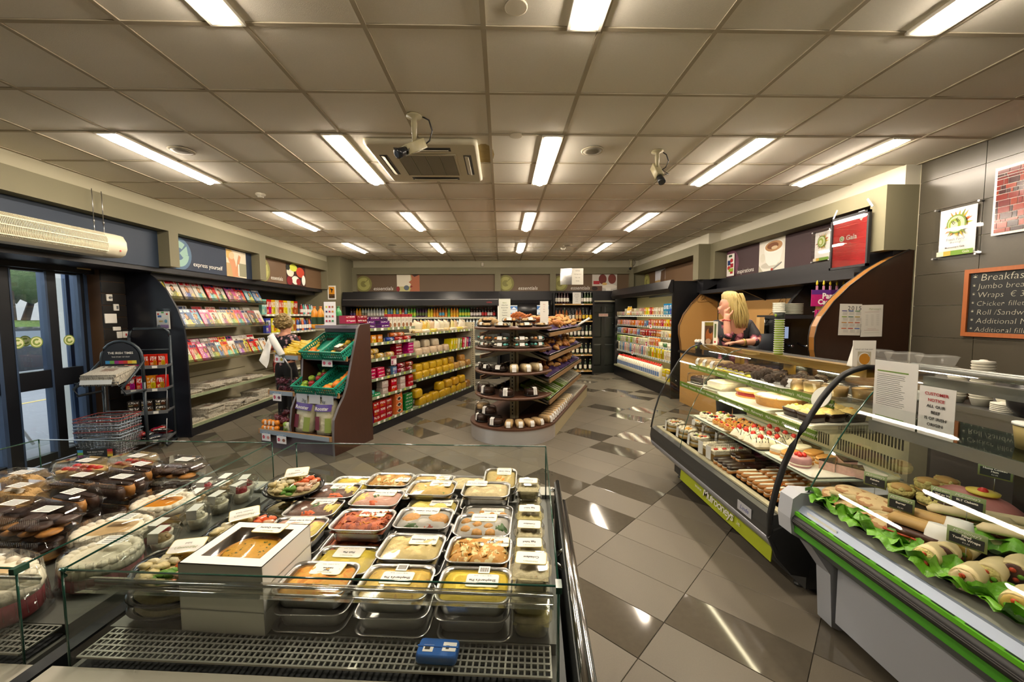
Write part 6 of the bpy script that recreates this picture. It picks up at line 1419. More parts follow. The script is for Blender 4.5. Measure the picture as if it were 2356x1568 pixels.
# ================================================================== dairy fridge on the right wall
FA = .0602
Rf = Matrix.Rotation(FA,4,'Z'); df = lambda x,y,z: tuple((Rf@Vector((x,y,0)))+Vector((3.242,7.486,z)))
t = thing('dairy_fridge', 'brightly lit black open dairy fridge along the right wall', 'refrigerator', df(0,0,0), FA)
LIN = M('fridge lining','#a8a078',.5)
b = B(BKR); b.bb(.62,.66,-.05,3.1,0,2.24); b.bb(-.02,.66,-.09,-.05,0,2.24); b.bb(0,.66,3.08,3.12,0,2.24); b.bb(-.03,.66,-.05,3.1,2.06,2.24); b.bb(.0,.66,-.05,3.1,0,.24); part('carcass', b, t)
b = B(BKR); b.prism([(-.06,2.26),(-.12,2.1),(-.06,2.02),(.0,2.02),(.0,2.26)],'y',-.09,3.12); part('canopy', b, t)
b = B(M('fridge bumper','#8a8a72',.4)); b.bb(-.02,.03,-.05,3.08,.25,.29); b.bb(-.025,-.02,-.05,3.08,.262,.28); part('front_bumper', b, t)
part('liner', B(LIN).bb(.60,.62,-.05,3.08,.28,2.05).bb(.02,.62,-.05,3.08,.27,.29), t)
TUBED = M('dairy tube','#fff2cc',.5,emit=CASE*.8)
part('fridge_tube', B(TUBED).bb(.01,.03,0,3.05,2.035,2.05), t)
SZ = (1.6,1.36,1.15,.94,.69)
for j,z in enumerate(SZ):
 s = part('shelf', B(WHITE).bb(.06,.6,-.04,3.07,z-.02,z), t)
 b = B(M('dairy strip','#d2d0c0',.5), M('ticket','#8a9a9a',.5), INKR); b.bb(.054,.06,-.04,3.07,z-.035,z+.012,0)
 for k in range(28): b.bb(.052,.054,-.02+.11*k,.04+.11*k,z-.03,z+.005,1)
 part('price_strip', b, s)
 part('fridge_tube', B(TUBED).bb(.07,.085,0,3.05,z-.036,z-.022), t)
RF = FA-PI/2
jug = B(M('milk white','#e2ddca',.4), M('milk cap','#c9281c',.4), M('milk label','#5a78a8',.5)); jug.rr([(.08,.08,.02,0),(.085,.085,.02,.01),(.085,.085,.02,.14),(.06,.06,.02,.19),(.03,.03,.014,.215)],0,3); jug.lathe([(.019,.21),(.019,.235)],10,1); jug.bb(-.035,.035,-.0435,-.042,.03,.11,2); jugm = jug.me()
tub = B(OBJC, M('tub lid','#d8d4c8',.4)); tub.lathe([(.035,0),(.045,.07)],12,0); tub.lathe([(.047,.07),(.047,.08)],12,1); tubm = tub.me()
ctn = carton_m(.07,.07,.18); lowc = carton_m(.1,.12,.07); bigc = carton_m(.09,.06,.13); slim = bottle_m(.17,.03,OBJC,CAPW,PAPER,.3)
egg = carton_m(.15,.11,.07,FLAT)
def dairy(name, mesh, items, z, y0, y1, where, x=.1, rot=0.0, sc=None):
 n = len(items); sc = (1.12*sc[0],1,1.25*sc[2]) if hasattr(sc,'__len__') else (1.12,1,1.25)
 for k,(c,wd) in enumerate(items):
  solo(name, mesh, '%s %s, %s from right on %s' % (wd,name.replace('_',' '),od(k),where), 'dairy', df(x+rnd.uniform(-.01,.01), y0+(y1-y0)*(k/(n-1) if n > 1 else 0), z+.001), RF+rnd.uniform(-.06,.06), c, 'goods on '+where, sc)
P_ = [('#c9c4ac','white'),('#b8a98c','cream'),('#a82a2a','red'),('#d8c02a','yellow'),('#b87a5a','tan'),('#8a3a3a','dark red'),('#c9a0a0','pinkish'),('#6a8aa8','blue'),('#c96a2a','orange'),('#7aa03a','green')]
pick = lambda s: [P_[int(c)] for c in s]
W_ = 'dairy fridge top shelf'
dairy('milk_carton', ctn, [('#4a84b4','light blue')]*6, 1.6, .02,.42, W_); dairy('cheese_pack', bigc, pick('010182338'), 1.6, .55,1.35, W_); dairy('yogurt_pack', lowc, pick('0060104'), 1.6,1.5,2.1,W_); dairy('sauce_bottle', slim, [('#d8a81c','yellow')]*3, 1.6,2.2,2.4,W_); dairy('yogurt_multipack', lowc, pick('06011'), 1.6,2.5,3.0,W_)
dairy('yogurt_pack', lowc, pick('6010'), 1.67,1.6,2.5,'dairy fridge top shelf, upper layer',.13)
W_ = 'dairy fridge second shelf'
dairy('meat_pack', bigc, pick('9238248442'), 1.36,.04,1.1,W_,.1,0,(1,1,.9)); dairy('cooked_meat_pack', lowc, pick('74868466646'), 1.36,1.25,2.95,W_,.1,0,(1,1,1.3))
W_ = 'dairy fridge third shelf'
dairy('dessert_tub', tubm, [('#c9305a','pink'),('#d8a03a','orange')], 1.15,.05,.16,W_); dairy('dessert_pack', lowc, pick('0044555255'), 1.15,.3,1.4,W_,.1,0,(1,1,1.5)); dairy('yogurt_pack', lowc, pick('57464654677'), 1.15,1.5,2.95,W_,.1,0,(1,1,1.4))
W_ = 'dairy fridge fourth shelf'
dairy('spread_tub', tubm, [('#c98a3a','orange'),('#d8d0c0','white'),('#3a6a3a','green'),('#d8d8c0','white')], .94,.05,.6,W_,.1,0,1.2); dairy('drink_pack', bigc, pick('44440'), .94,.75,1.15,W_); dairy('yogurt_drink_pack', lowc, pick('00020090900099'), .94,1.3,2.98,W_,.1,0,(1,1,1.5))
W_ = 'dairy fridge fifth shelf'
dairy('juice_carton', bigc, pick('0010'), .69,.05,.35,W_,.1,0,(1,1,1.2)); dairy('butter_pack', ctn, [('#a89a3a','olive yellow'),('#d8c01c','yellow'),('#a89a4a','olive yellow'),('#d8c01c','yellow'),('#8a8a4a','olive')], .69,.5,1.1,W_); dairy('milk_carton', ctn, pick('0676006076067070'), .69,1.25,2.98,W_)
for k in range(24):
 y = .62+2.38*k/23
 solo('milk_jug', jugm, 'white plastic milk jug in front row at fridge bottom, %s from right' % od(k), 'milk jug', df(.1,y,.291), RF, None, 'milk jugs in the dairy fridge', 1.15)
for k in range(20): solo('milk_jug', jugm, 'red capped milk jug in second row at fridge bottom, %s from right' % od(k), 'milk jug', df(.21,.8+2.2*k/19,.291), RF, None, 'milk jugs in the rear row', 1.15)
for j in range(3):
 for k in range(3): solo('egg_box', egg, 'egg box %s in the right corner stack, %s layer' % (('front','middle','back')[k],('bottom','middle','top')[j]), 'egg box', df(.11,.03+.17*k,.291+.073*j), RF+rnd.uniform(-.1,.1), ('#c9a82a','#d8c83a','#b8b4a8')[(j+k)%3], 'egg boxes in the dairy fridge')
for k,(y,z) in enumerate(((1.0,1.4),(1.35,1.19),(1.2,.985),(1.32,.985),(1.44,.985),(2.0,.73))):
 c = thing('price_card', 'red headed price card clipped to dairy shelf, %s from top' % od(k), 'price card', df(.048,y,z-.09), RF)
 part('card', B(PAPER, print_mat('#8a2a5a'), INKR).bb(-.05,.05,0,.003,0,.11,0).bb(-.05,.05,-.001,0,.08,.11,1).bb(-.02,.03,-.001,0,.02,.07,2), c)
# ================================================================== cake display case
DG2 = M('charcoal plastic','#2c2d2c',.4); SILV = M('silver bumper','#8e9096',.3,.5); LIME = M('lime fascia','#a8b41c',.45); TIM = wood('golden timber','#6e5216','#8a6a22',.4,(2,10,2)); CASEL = M('cream case lining','#cfc6a4',.45)
CY0, CY1 = 2.13, 3.92
GP = [(1.517,.478),(1.529,.547),(1.553,.66),(1.586,.776),(1.63,.88),(1.684,.982),(1.735,1.07),(1.785,1.151),(1.83,1.21),(1.869,1.252),(1.905,1.284),(1.946,1.304),(2.023,1.325)]
CC = thing('cake_case', 'curved glass patisserie display case with lime fascia', 'display case', (1.9,3.0,0)); cx, cy = 1.9, 3.0
sh = lambda pts: [(x-cx,z) for x,z in pts]
b = B(DG2); b.prism(sh([(1.74,.04),(2.42,.04),(2.42,.5),(1.6,.5),(1.66,.2),(1.74,.16)]),'y',CY0-cy,CY1-.06-cy); part('base', b, CC)
b = B(DG2); b.prism(sh([(1.517,.48),(1.507,.4),(1.515,.35),(1.56,.33),(1.62,.5)]),'y',CY0-cy,CY1-cy); part('front_lip', b, CC)
b = B(SILV); b.prism(sh([(1.513,.352),(1.525,.31),(1.57,.262),(1.62,.24),(1.64,.3),(1.56,.345)]),'y',CY0-cy,CY1-cy,0,True); part('bumper', b, CC)
fs = part('fascia', B(LIME).prism(sh([(1.612,.13),(1.618,.13),(1.628,.25),(1.622,.25)]),'y',2.25-cy,3.46-cy), CC)
text('www.', .05, INKW, fs, (1.609-cx,3.12-cy,.2), (PI/2,0,RW)); text('Mulrooneys', .1, INKW, fs, (1.607-cx,2.84-cy,.203), (PI/2,0,RW), shear=.25, space=.86, bold=.001); text('.ie', .05, INKW, fs, (1.608-cx,2.575-cy,.195), (PI/2,0,RW))
b = B(DG2)
for y in (CY0+.1,CY1-.12): b.lathe([(.03,0),(.03,.012),(.016,.014),(.016,.06)],10,0,(1.78-cx,y-cy,0)); b.lathe([(.03,0),(.016,.014),(.016,.06)],10,0,(2.36-cx,y-cy,0))
part('foot', b, CC)
pl = part('maker_plate', B(M('silver plate','#b9bcc4',.3,.5)).bb(1.504-cx,1.507-cx,2.28-cy,2.42-cy,.38,.44), CC); text('Linde', .04, M('blue ink','#2a3a8a',.5), pl, (1.5035-cx,2.35-cy,.41), (PI/2,0,RW), shear=.3)
def curved_pane(y0, y1, par, ox, oy, prof_, name='curved_pane', m=None):
 b = B(m or PANE); n = len(prof_); b.add([(x-ox,y-oy,z) for y in (y0,y1) for x,z in prof_],[(i,i+1,n+i+1,n+i) for i in range(n-1)],0,True); return part(name, b, par)
curved_pane(3.27,CY1,CC,cx,cy,GP); curved_pane(CY0,3.265,CC,cx,cy,GP)
b = B(GEDGE); b.tube([(x-cx,3.267-cy,z) for x,z in GP],.003,4); part('pane_joint', b, CC)
b = B(PANE); ep = sh(GP+[(2.4,1.325),(2.4,.478)]); b.add([(x,CY1-cy,z) for x,z in ep],[tuple(range(len(ep)))]); part('end_pane', b, CC)
b = B(DG2); b.tube([(x-cx,CY1-cy,z) for x,z in GP],.008,6); part('end_frame', b, CC)
b = B(RUBBER); b.tube([(1.56-cx,CY0-cy,.28),(1.515-cx,CY0-cy,.36)]+[(x-.004-cx,CY0-cy,z) for x,z in GP]+[(2.1-cx,CY0-cy,1.32)],.016,6); b.prism(sh([(1.53,.4),(1.5,.36),(1.55,.24),(1.64,.14),(1.74,.12),(1.78,.5)]),'y',CY0-.015-cy,CY0-cy); part('end_gasket', b, CC)
b = B(TIM); b.bb(2.03-cx,2.1-cx,CY0-cy,3.98-cy,1.265,1.317); b.bb(2.1-cx,2.42-cx,CY0-cy,CY0+.02-cy,1.25,1.3)
for y in (2.75,3.35): b.bb(2.06-cx,2.1-cx,y-cy,y+.07-cy,.96,1.29)
part('timber_top', b, CC); part('top_board', B(DG2).bb(2.12-cx,2.42-cx,CY0-cy,3.98-cy,1.27,1.285), CC)
part('deck', B(CASEL).bb(1.56-cx,2.4-cx,CY0-cy,CY1-.03-cy,.485,.5), CC)
part('step_shelf', B(M('glass shelf','#aab4a4',.15)).bb(1.76-cx,2.28-cx,CY0-cy,3.62-cy,.672,.68), CC)
b = B(CASEL, M('slot dark','#3a3426',.7)); b.bb(2.31-cx,2.42-cx,2.14-cy,3.62-cy,.5,1.0)
for y in range(70):
 yy = 2.17+.0205*y
 if .0 < (yy-2.62) < .05 or .0 < (yy-3.2) < .06: continue
 for z in (.72,.86): b.bb(2.308-cx,2.3105-cx,yy-cy,yy+.01-cy,z-.03,z+.05,1)
part('louvre_panel', b, CC)
part('back_glass', B(PANE).bb(2.40-cx,2.405-cx,CY0-cy,CY1-cy,1.0,1.29), CC)
STRG = M('green shelf strip','#5f7a22',.45)
for z, xf in ((1.13,1.867),(.955,1.777)):
 s = part('glass_shelf', B(PANE).bb(xf-cx,2.38-cx,CY0-cy,3.86-cy,z-.008,z), CC)
 b = B(STRG); b.add([(xf-.004-cx,y,zz) for y in (CY0+.02-cy,3.86-cy) for zz in (z-.045,z+.003)],[(0,1,3,2)]); b.bb(xf-cx,xf+.006-cx,CY0+.02-cy,3.86-cy,z-.045,z+.003); p = part('shelf_strip', b, s)
 for k in range(11): text("Mulrooney's", .026, INKG if False else INKW, p, (xf-.006-cx,3.75-.155*k-cy,z-.021), (PI/2,0,RW), shear=.2)
CT_ = M('case tube','#fff0c8',.5,emit=CASE*1.2)
for x,z in ((2.1,1.282),(1.89,1.11),(1.80,.935)): part('case_tube', B(CT_).bb(x-cx,x+.02-cx,CY0+.08-cy,3.8-cy,z-.012,z), CC)
# cakes
CRM = M('whipped cream','#e8dfc8',.5,bump=(40,.5,.01)); SPG = M('sponge','#c9a45a',.7,bump=(80,.4,.005)); CHO = M('chocolate icing','#2a1812',.25); CHB = M('eclair choux','#b0722e',.5,var=(40,.3)); STR = M('strawberry','#c22a20',.35,bump=(120,.4,.003)); KIW = M('kiwi','#8aa83a',.4); BER = M('dark berry','#3a1a26',.3); PEA = M('peach slice','#dd9a2a',.4); PAS = M('puff pastry','#c9924a',.5,var=(50,.3)); SUG = M('icing sugar','#eee6d2',.7); PLATE = M('white tray','#e2dfd4',.35); FRU = (STR, KIW, PEA, BER)
def rc_(name, lab, cat, b, loc, rz=0.0, grp=None, extra=()):
 t = solo(name, b, lab, cat, loc, rz, None, grp)
 for n, m in extra: part(n, m, t)
 return t
def cream_ring(b, r, z, mi, n=12, s=.018):
 for k in range(n): b.ball((r*cos(2*PI*k/n),r*sin(2*PI*k/n),z),s,mi,7,5,(1,1,.8))
def gateau(lab, x, y, z, r, h, top, grp='gateaux on the case deck', sq=False):
 t = thing('gateau', lab, 'cake', (x,y,z), rnd.uniform(-.3,.3), grp)
 b = B(SPG, CRM)
 if sq:
  b.bb(-r*.7,r*.7,-r*1.5,r*1.5,0,h*.6,0); b.bb(-r*.72,r*.72,-r*1.52,r*1.52,h*.6,h,1)
 else: b.lathe([(r,0),(r,h*.35)],22,0); b.lathe([(r*1.02,h*.35),(r*1.02,h*.55)],22,1,caps=False); b.lathe([(r,h*.55),(r,h*.8),(r*.9,h)],22,0); b.lathe([(r*1.01,h*.8),(r*.92,h*1.02)],22,1)
 part('cake', b, t)
 b = B(CRM);
 if sq:
  for k in range(11): b.ball((-r*.6,-r*1.4+r*2.8*k/10,h),.016,0,7,5); b.ball((r*.6,-r*1.4+r*2.8*k/10,h),.016,0,7,5)
 else: cream_ring(b, r*.8, h*1.02, 0)
 part('cream', b, t)
 b = B(*FRU)
 for k in range(14 if top != 'peach' else 10):
  a = rnd.uniform(0,2*PI); q = rnd.uniform(0,r*.6); b.ball((q*cos(a)*(1 if not sq else .8),q*sin(a)*(1 if not sq else 2),h*1.03),.014,2 if top == 'peach' else (k%4 if top == 'mix' else 0),7,5,(1.3,.9,.7))
 part('fruit', b, t)
 b = B(CLEAR)
 if sq: b.rr([(r*1.6,r*3.2,.02,.0),(r*1.56,r*3.15,.02,h*1.25),(r*1.45,r*3.0,.02,h*1.35)],0,3)
 else: b.lathe([(r*1.1,0),(r*1.08,h*1.2),(r*.95,h*1.38),(.001,h*1.4)],24,0,caps=False)
 part('clear_cover', b, t)
 b = B(LBL); e = (r*1.13 if not sq else r*.83); b.add([(-e,-.024,h*.1),(-e,.024,h*.1),(-e+.006,.024,h*1.3),(-e+.006,-.024,h*1.3)],[(0,1,2,3)]); part('label', b, t)
for k,(x,y,r,tp,nm) in enumerate(((1.68,3.72,.085,'mix','fruit topped round gateau at far front of case deck'),(1.69,3.5,.085,'peach','orange topped round gateau, second along case deck front'),(1.69,3.28,.085,'mix','fruit topped round gateau, third along case deck front'),(1.93,3.74,.07,'peach','pale round gateau behind the far front one'),(1.92,3.52,.07,'peach','pale round gateau behind the orange topped one'),(1.93,3.3,.075,'none','cream gateau at rear of case deck'))):
 gateau(nm, x, y, .501, r, .075, tp)
for k,(y,nm) in enumerate(((3.08,'iced sponge log with cream edge, farther of two'),(2.96,'strawberry topped sponge log, nearer of two'))):
 t = thing('sponge_log', nm, 'cake', (1.76,y,.501), .1); b = B(SPG, CRM); b.bb(-.15,.15,-.045,.045,0,.05,0); b.bb(-.152,.152,-.047,.047,.05,.075,1); part('cake', b, t)
 b = B(CRM)
 for i in range(18): b.ball((-.14+.28*i/17,.04,.077),.011,0,6,4); b.ball((-.14+.28*i/17,-.04,.077),.011,0,6,4)
 part('cream', b, t)
 if k: b = B(STR); [b.ball((-.11+.07*i,0,.08),.016,0,7,5,(1.2,.9,.6)) for i in range(4)]; part('fruit', b, t)
 part('clear_cover', B(CLEAR).rr([(.33,.12,.02,0),(.32,.115,.02,.1),(.3,.1,.02,.11)],0,2), t); part('label', B(LBL).bb(-.175,-.172,-.03,.03,.01,.11), t)
def eclair_b(top):
 b = B(CHB, CRM, CHO);
 def cap(w,d,z0,z1,mi): b.rr([(w*.94,d*.8,d*.38,z0),(w,d,d*.48,z0+(z1-z0)*.35),(w,d,d*.48,z0+(z1-z0)*.6),(w*.92,d*.7,d*.34,z1)],mi,4)
 cap(.15,.05,0,.022,0); cap(.145,.046,.018,.03,1); cap(.15,.05,.027,.05,0 if top is not CHO else 2)
 if top is CRM: cap(.13,.02,.048,.058,1)
 return b.me()
ec1, ec2 = eclair_b(CHO), eclair_b(CRM)
for i in range(4):
 for j in range(4):
  if i*4+j < 14: solo('chocolate_eclair', ec1, 'chocolate topped eclair on case deck, row %s from far, %s across' % (od(i),od(j)), 'pastry', (1.66+.135*j*.95,2.86-.058*i,.501+(.035 if j==1 and i<2 else 0)), rnd.uniform(-.12,.12), None, 'chocolate eclairs on the case deck')
for i in range(7):
 for j in range(3): solo('cream_eclair', ec2, 'pale cream filled eclair on case deck, row %s from far, %s across' % (od(i),od(j)), 'pastry', (1.68+.16*j,2.6-.056*i,.501), rnd.uniform(-.08,.08), None, 'cream eclairs on the case deck')
def tray(lab, x, y, z, w, d, m=PLATE, grp=None):
 b = B(m); b.rr([(w*.94,d*.94,.02,0),(w,d,.02,.008),(w,d,.02,.012),(w*.96,d*.96,.02,.006)],0,2); return solo('cake_tray', b, lab, 'tray', (x,y,z), 0, None, grp)
tray('white tray of meringue nests and tarts on middle level', 1.99, 3.3, .681, .46, .5); tray('dark tray of strawberry meringues on middle level', 1.99, 2.83, .681, .46, .42, M('bronze tray','#5a4a2a',.4)); tray('white tray of pastries at near end of middle level', 1.99, 2.36, .681, .46, .42)
def nest(lab, x, y, z, r, fr, grp, base=CRM):
 b = B(base, *FRU); b.lathe([(r*.7,0),(r,.01),(r*1.02,.026),(r*.8,.036),(.001,.03)],14,0)
 cream_ring(b, r*.82, .032, 0, 9, r*.25)
 for k in range(5): a = k*1.26+x*50; b.ball((r*.4*cos(a),r*.4*sin(a),.04),r*.3,1+fr[k % len(fr)],7,5,(1.1,.9,.7))
 return solo('cream_nest', b, lab, 'pastry', (x,y,z), 0, None, grp)
z = .688
for k,(x,y) in enumerate(((1.85,3.48),(2.0,3.48),(1.85,3.36),(2.0,3.36))): nest('meringue nest with grapes and fruit, %s of four at far end' % od(k), x, y, z, .055, (3,0,2,1), 'meringue nests')
for i in range(4):
 for j in range(3): nest('small fruit tart on middle level, row %s from far, %s across' % (od(i),od(j)), 1.83+.11*j, 3.26-.085*i, z, .038, (0,2,3,2), 'small fruit tarts', PAS)
for i in range(4):
 for j in range(3):
  x, y = 1.84+.12*j, 2.97-.085*i
  b = B(CRM, CHO, STR); b.blob(.11,.09,.05,0,8,7,.3); b.ball((0,0,.06),.019,2,9,7,(1,1,1.1))
  for q in range(5): b.tube([(-.045+.02*q,-.035,.03),(-.03+.02*q,.0,.056),(-.02+.02*q,.035,.03)],.0022,4,1)
  solo('strawberry_meringue', b, 'chocolate drizzled cream cake with strawberry, row %s from far, %s across' % (od(i),od(j)), 'pastry', (x,y,z), rnd.uniform(-.4,.4), None, 'strawberry cream cakes')
b = B(SUG, PAS)
for i in range(3):
 for j in range(2):
  b = B(PAS, CRM, SUG); b.rr([(.12,.08,.02,0),(.13,.085,.03,.014)],0,3); b.rr([(.12,.078,.02,.012),(.12,.078,.02,.03)],1,3); b.rr([(.13,.085,.03,.028),(.12,.075,.03,.045)],0 if i else 2,3)
  solo('puff_slice', b, 'cream filled puff pastry slice, row %s from far, %s across' % (od(i),od(j)), 'pastry', (1.87+.15*j,2.56-.1*i,z), .4, None, 'puff pastry slices')
t = thing('cherry_cake', 'round cream cake with red cherries on white tray', 'cake', (1.84,2.34,z)); b = B(CRM, M('pink cake','#b88a8a',.6,var=(40,.3))); b.lathe([(.055,0),(.058,.05),(.05,.06),(.001,.062)],18,1); b.lathe([(.059,.012),(.059,.02)],18,0,caps=False); part('cake', b, t); b = B(STR); [b.ball((.02*cos(k*1.3),.02*sin(k*1.3),.068),.014,0,8,6) for k in range(5)]; part('cherries', b, t)
for k,(x,y) in enumerate(((1.98,2.28),(2.08,2.3),(2.02,2.18))):
 b = B(M('cherry sponge','#caa296',.6,var=(60,.3)), CHO); b.prism([(-.05,-.04),(.07,0),(-.05,.04)],'z',0,.05,0); b.prism([(-.051,-.041),(.071,0),(-.051,.041)],'z',.05,.058,1); solo('cake_wedge', b, 'chocolate topped cake wedge on white tray, %s one' % od(k), 'cake', (x,y,z), .5+k, None, 'cake wedges')
for k in range(9): nest('small tart with fruit at near end of the case deck, %s one' % od(k), 1.67+.1*(k%3), 2.38-.085*(k//3), .501, .04, (1,0,2,3), 'small fruit tarts on deck', CRM)
# lower glass shelf
zl = .956
def boxed(lab, x, y, cake, top, w=.24, h=.09):
 t = thing('boxed_cake', lab, 'cake', (x,y,zl), .15); b = B(cake, top); b.rr([(w*.86,w*.8,.04,0),(w*.86,w*.8,.04,h*.6)],0,3); b.rr([(w*.84,w*.78,.04,h*.6),(w*.8,w*.74,.05,h*.72)],1,3); part('cake', b, t); part('doily', B(PAPER).rr([(w*1.02,w*.96,.03,-.0005),(w*1.02,w*.96,.03,.001)],0,2), t)
 part('clear_box', B(CLEAR).rr([(w*.98,w*.92,.015,0),(w*.96,w*.9,.015,h),(w*.9,w*.84,.015,h*1.06)],0,2), t)
boxed('dark chocolate cake in clear box on lower glass shelf', 1.95, 3.72, CHO, CHO); boxed('white coconut cake in clear box on lower glass shelf', 1.99, 3.42, CRM, CRM, .29, .1)
t = thing('berry_tart', 'cut berry pie showing red filling on lower glass shelf', 'pie', (2.02,3.08,zl), 1.2); b = B(PAS, M('red jam','#9a1f2a',.25), SUG)
seg_ = lambda r: [(0,0)]+[(r*cos(a),r*sin(a)) for a in [PI*1.35*k/16 for k in range(17)]]
b.prism(seg_(.13),'z',0,.012,0); b.prism(seg_(.125),'z',.012,.04,1); b.prism(seg_(.132),'z',.04,.05,0); b.prism(seg_(.11),'z',.05,.052,2); part('pie', b, t)
t = thing('deep_pie', 'large deep sugar dusted pie on lower glass shelf', 'pie', (2.02,2.78,zl)); b = B(PAS, SUG); b.lathe([(.15,0),(.165,.06),(.168,.064)],28,0); b.lathe([(.16,.064),(.12,.072),(.001,.075)],28,1)
part('pie', b, t); b = B(PAS); [b.tube([(0,0,.075),(.16*cos(a),.16*sin(a),.066)],.0025,4) for a in [PI*k/4 for k in range(8)]]; part('slice_line', b, t)
tray('long white board under the pies on lower glass shelf', 2.0, 2.93, .9565, .4, .62)
for o in list(D.objects):
 if o.name.startswith(('berry_tart','deep_pie')) : o.location.z = .963
for k in range(6):
 b = B(CHO, M('nut cream','#c9b070',.6,var=(40,.4)), PEA); b.rr([(.1,.1,.012,0),(.115,.115,.015,.05)],0,2); b.blob(.112,.112,.02,1,7,7,.5,(0,0,.048)); b.ball((0,0,.066),.014,2,6,4)
 solo('square_cake', b, 'dark square cake with pale nut topping on lower glass shelf, %s one' % od(k), 'cake', (1.9+.125*(k%3),2.47-.125*(k//3),.9675), .1, None, 'dark square cakes')
tray('clear doily tray under the dark square cakes', 2.02, 2.4, .9565, .42, .3)
b = B(M('patterned card','#e0dcd0',.6)); b.lathe([(.065,0),(.065,.003)],24); o_ = solo('cake_doily', b, 'round crackle patterned white doily propped under upper shelf', 'doily', (1.862,2.23,1.135), (0,-1.15,0))
# upper glass shelf
zu = 1.131
for k in range(3): bread_pack('wrapped tea loaf at far end of upper glass shelf, %s from far' % od(k), (1.98,3.74-.13*k,zu), RW, 'wrapped tea loaves', LBR, .1, .2, .075)
RICE = M('chocolate crispy','#4a2c1a',.7,var=(60,.5),bump=(70,1,.02)); ROCK = M('rocky road','#3a2818',.6,var=(30,.6),bump=(50,1,.02),tint=('#a88a5a',1.5,.66,.8))
t = thing('crispy_tray', 'purple lined tray of chocolate crispy cakes in yellow cases', 'cake tray', (2.02,3.18,zu)); part('liner', B(PURP).grid(lambda u,v: ((u-.5)*.34,(v-.5)*.46,.004+.03*max(abs(2*u-1),abs(2*v-1))**5+rnd.uniform(0,.01)),10,12), t)
YC = B(M('yellow case','#b8a81c',.5), RICE); YC.lathe([(.026,0),(.036,.034)],12,0); YC.ball((0,0,.036),.036,1,10,6,(1,1,.55),.12); YCm = YC.me()
for i in range(6):
 for j in range(4): part('crispy_cake', YCm, t, (-.11+.073*j,-.19+.076*i,.008))
t = thing('rocky_road_tray', 'tray of dark rocky road chunks on upper glass shelf', 'cake tray', (2.02,2.72,zu)); part('doily', B(PAPER).rr([(.36,.42,.03,0),(.37,.43,.03,.004)],0,2), t)
for i in range(5):
 for j in range(4):
  b = B(ROCK); b.ball((0,0,.03),.042,0,9,6,(1,.9,.75),.2)
  part('rocky_road', b, t, (-.12+.078*j,-.16+.08*i,.004+.02*((i+j)%2)))
for k,(y,x) in enumerate(((2.42,1.98),(2.3,2.0),(2.2,2.1))):
 t = thing('tub_cake', 'round clear tub of pale coffee cake on upper shelf, %s from far' % od(k), 'cake tub', (x,y,zu), 0, 'clear cake tubs'); b = B(M('coffee cake','#a88a54',.6,var=(40,.3))); b.lathe([(.06,.002),(.065,.055)],18); part('cake', b, t); b = B(CLEAR); b.lathe([(.062,0),(.07,.06),(.073,.062),(.073,.068),(.001,.07)],20,0,caps=False); part('tub', b, t); part('label', B(PAPER).rr([(.08,.04,.01,.0705),(.08,.04,.01,.0712)],0,2), t)
bread_pack('white labelled cake pack beside the rocky road', (1.95,2.53,zu), RW, None, LBR, .1, .14, .07)
# on the case top
t = thing('leaflet_stand', 'tall leaflet box with coffee picture on case top', 'leaflet stand', (2.08,3.9,1.317), -.1)
picture('print', .13, .23, [('#e6e2d8',R4),('#5a3a22',rc(.04,.66,.04,.97)),('#8a7a2a',rc(.04,.66,.82,.97)),('#a8602a',poly_disc(.36,.4,.26,.3)),('#c9a88a',poly_disc(.3,.15,.2,.12)),('#3a2416',poly_disc(.45,.62,.14,.14)),('#b8323a',poly_disc(.8,.12,.07,.05)),('#5a6a3a',rc(.74,.86,.3,.9))], t, (0,-.036,0)); part('box', B(PAPER).bb(-.065,.065,-.035,.03,0,.23), t)
GCUP = M('green cup print','#8aa82a',.5); DCUP = M('dark cup print','#1e2420',.5); CUPW = M('cup rim','#d8d6cc',.5)
def cup_stack(lab, x, y, z, n):
 t = thing('cup_stack', lab, 'paper cups', (x,y,z), 0)
 c = B(GCUP, CUPW, DCUP); c.lathe([(.029,.0),(.031,.012)],14,0); c.lathe([(.0345,.0125),(.0345,.016)],14,1); m = c.me()
 for k in range(n): part('paper_cup', m, t, (0,0,.0165*k), (0,0,k*.9))
 c = B(DCUP, CUPW, GCUP); c.lathe([(.03,0),(.034,.05)],14,0); c.lathe([(.036,.05),(.036,.056)],14,1); c.ball((-.031,0,.03),.012,2,8,5,(.4,1,1)); part('top_cup', c, t, (0,0,.0165*n))
cup_stack('tall stack of green paper cups on case top', 2.075, 2.9, 1.317, 16); cup_stack('shorter green cup stack behind the leaflet box', 2.07, 3.955, 1.317, 9)
t = thing('soup_sign', 'Soup of the Day card standing on case top', 'sign', (2.075,2.2,1.317), -.2)
picture('print', .115, .15, [('#dedad0',R4),('#b0a890',rc(.22,.8,.04,.58)),('#d8d4c8',poly_disc(.5,.3,.28,.25)),('#b0781c',poly_disc(.52,.3,.24,.21)),('#9a9a94',[(.66,.42),(.74,.5),(.72,.4)])], t, (0,0,0)); part('card', B(PAPER).bb(-.0575,.0575,.001,.004,0,.15).prism([(.004,0),(.05,0),(.004,.12)],'x',-.0575,.0575), t); text('SOUP OF THE DAY', .0105, INK, t, (-.005,-.007,.1), UP)
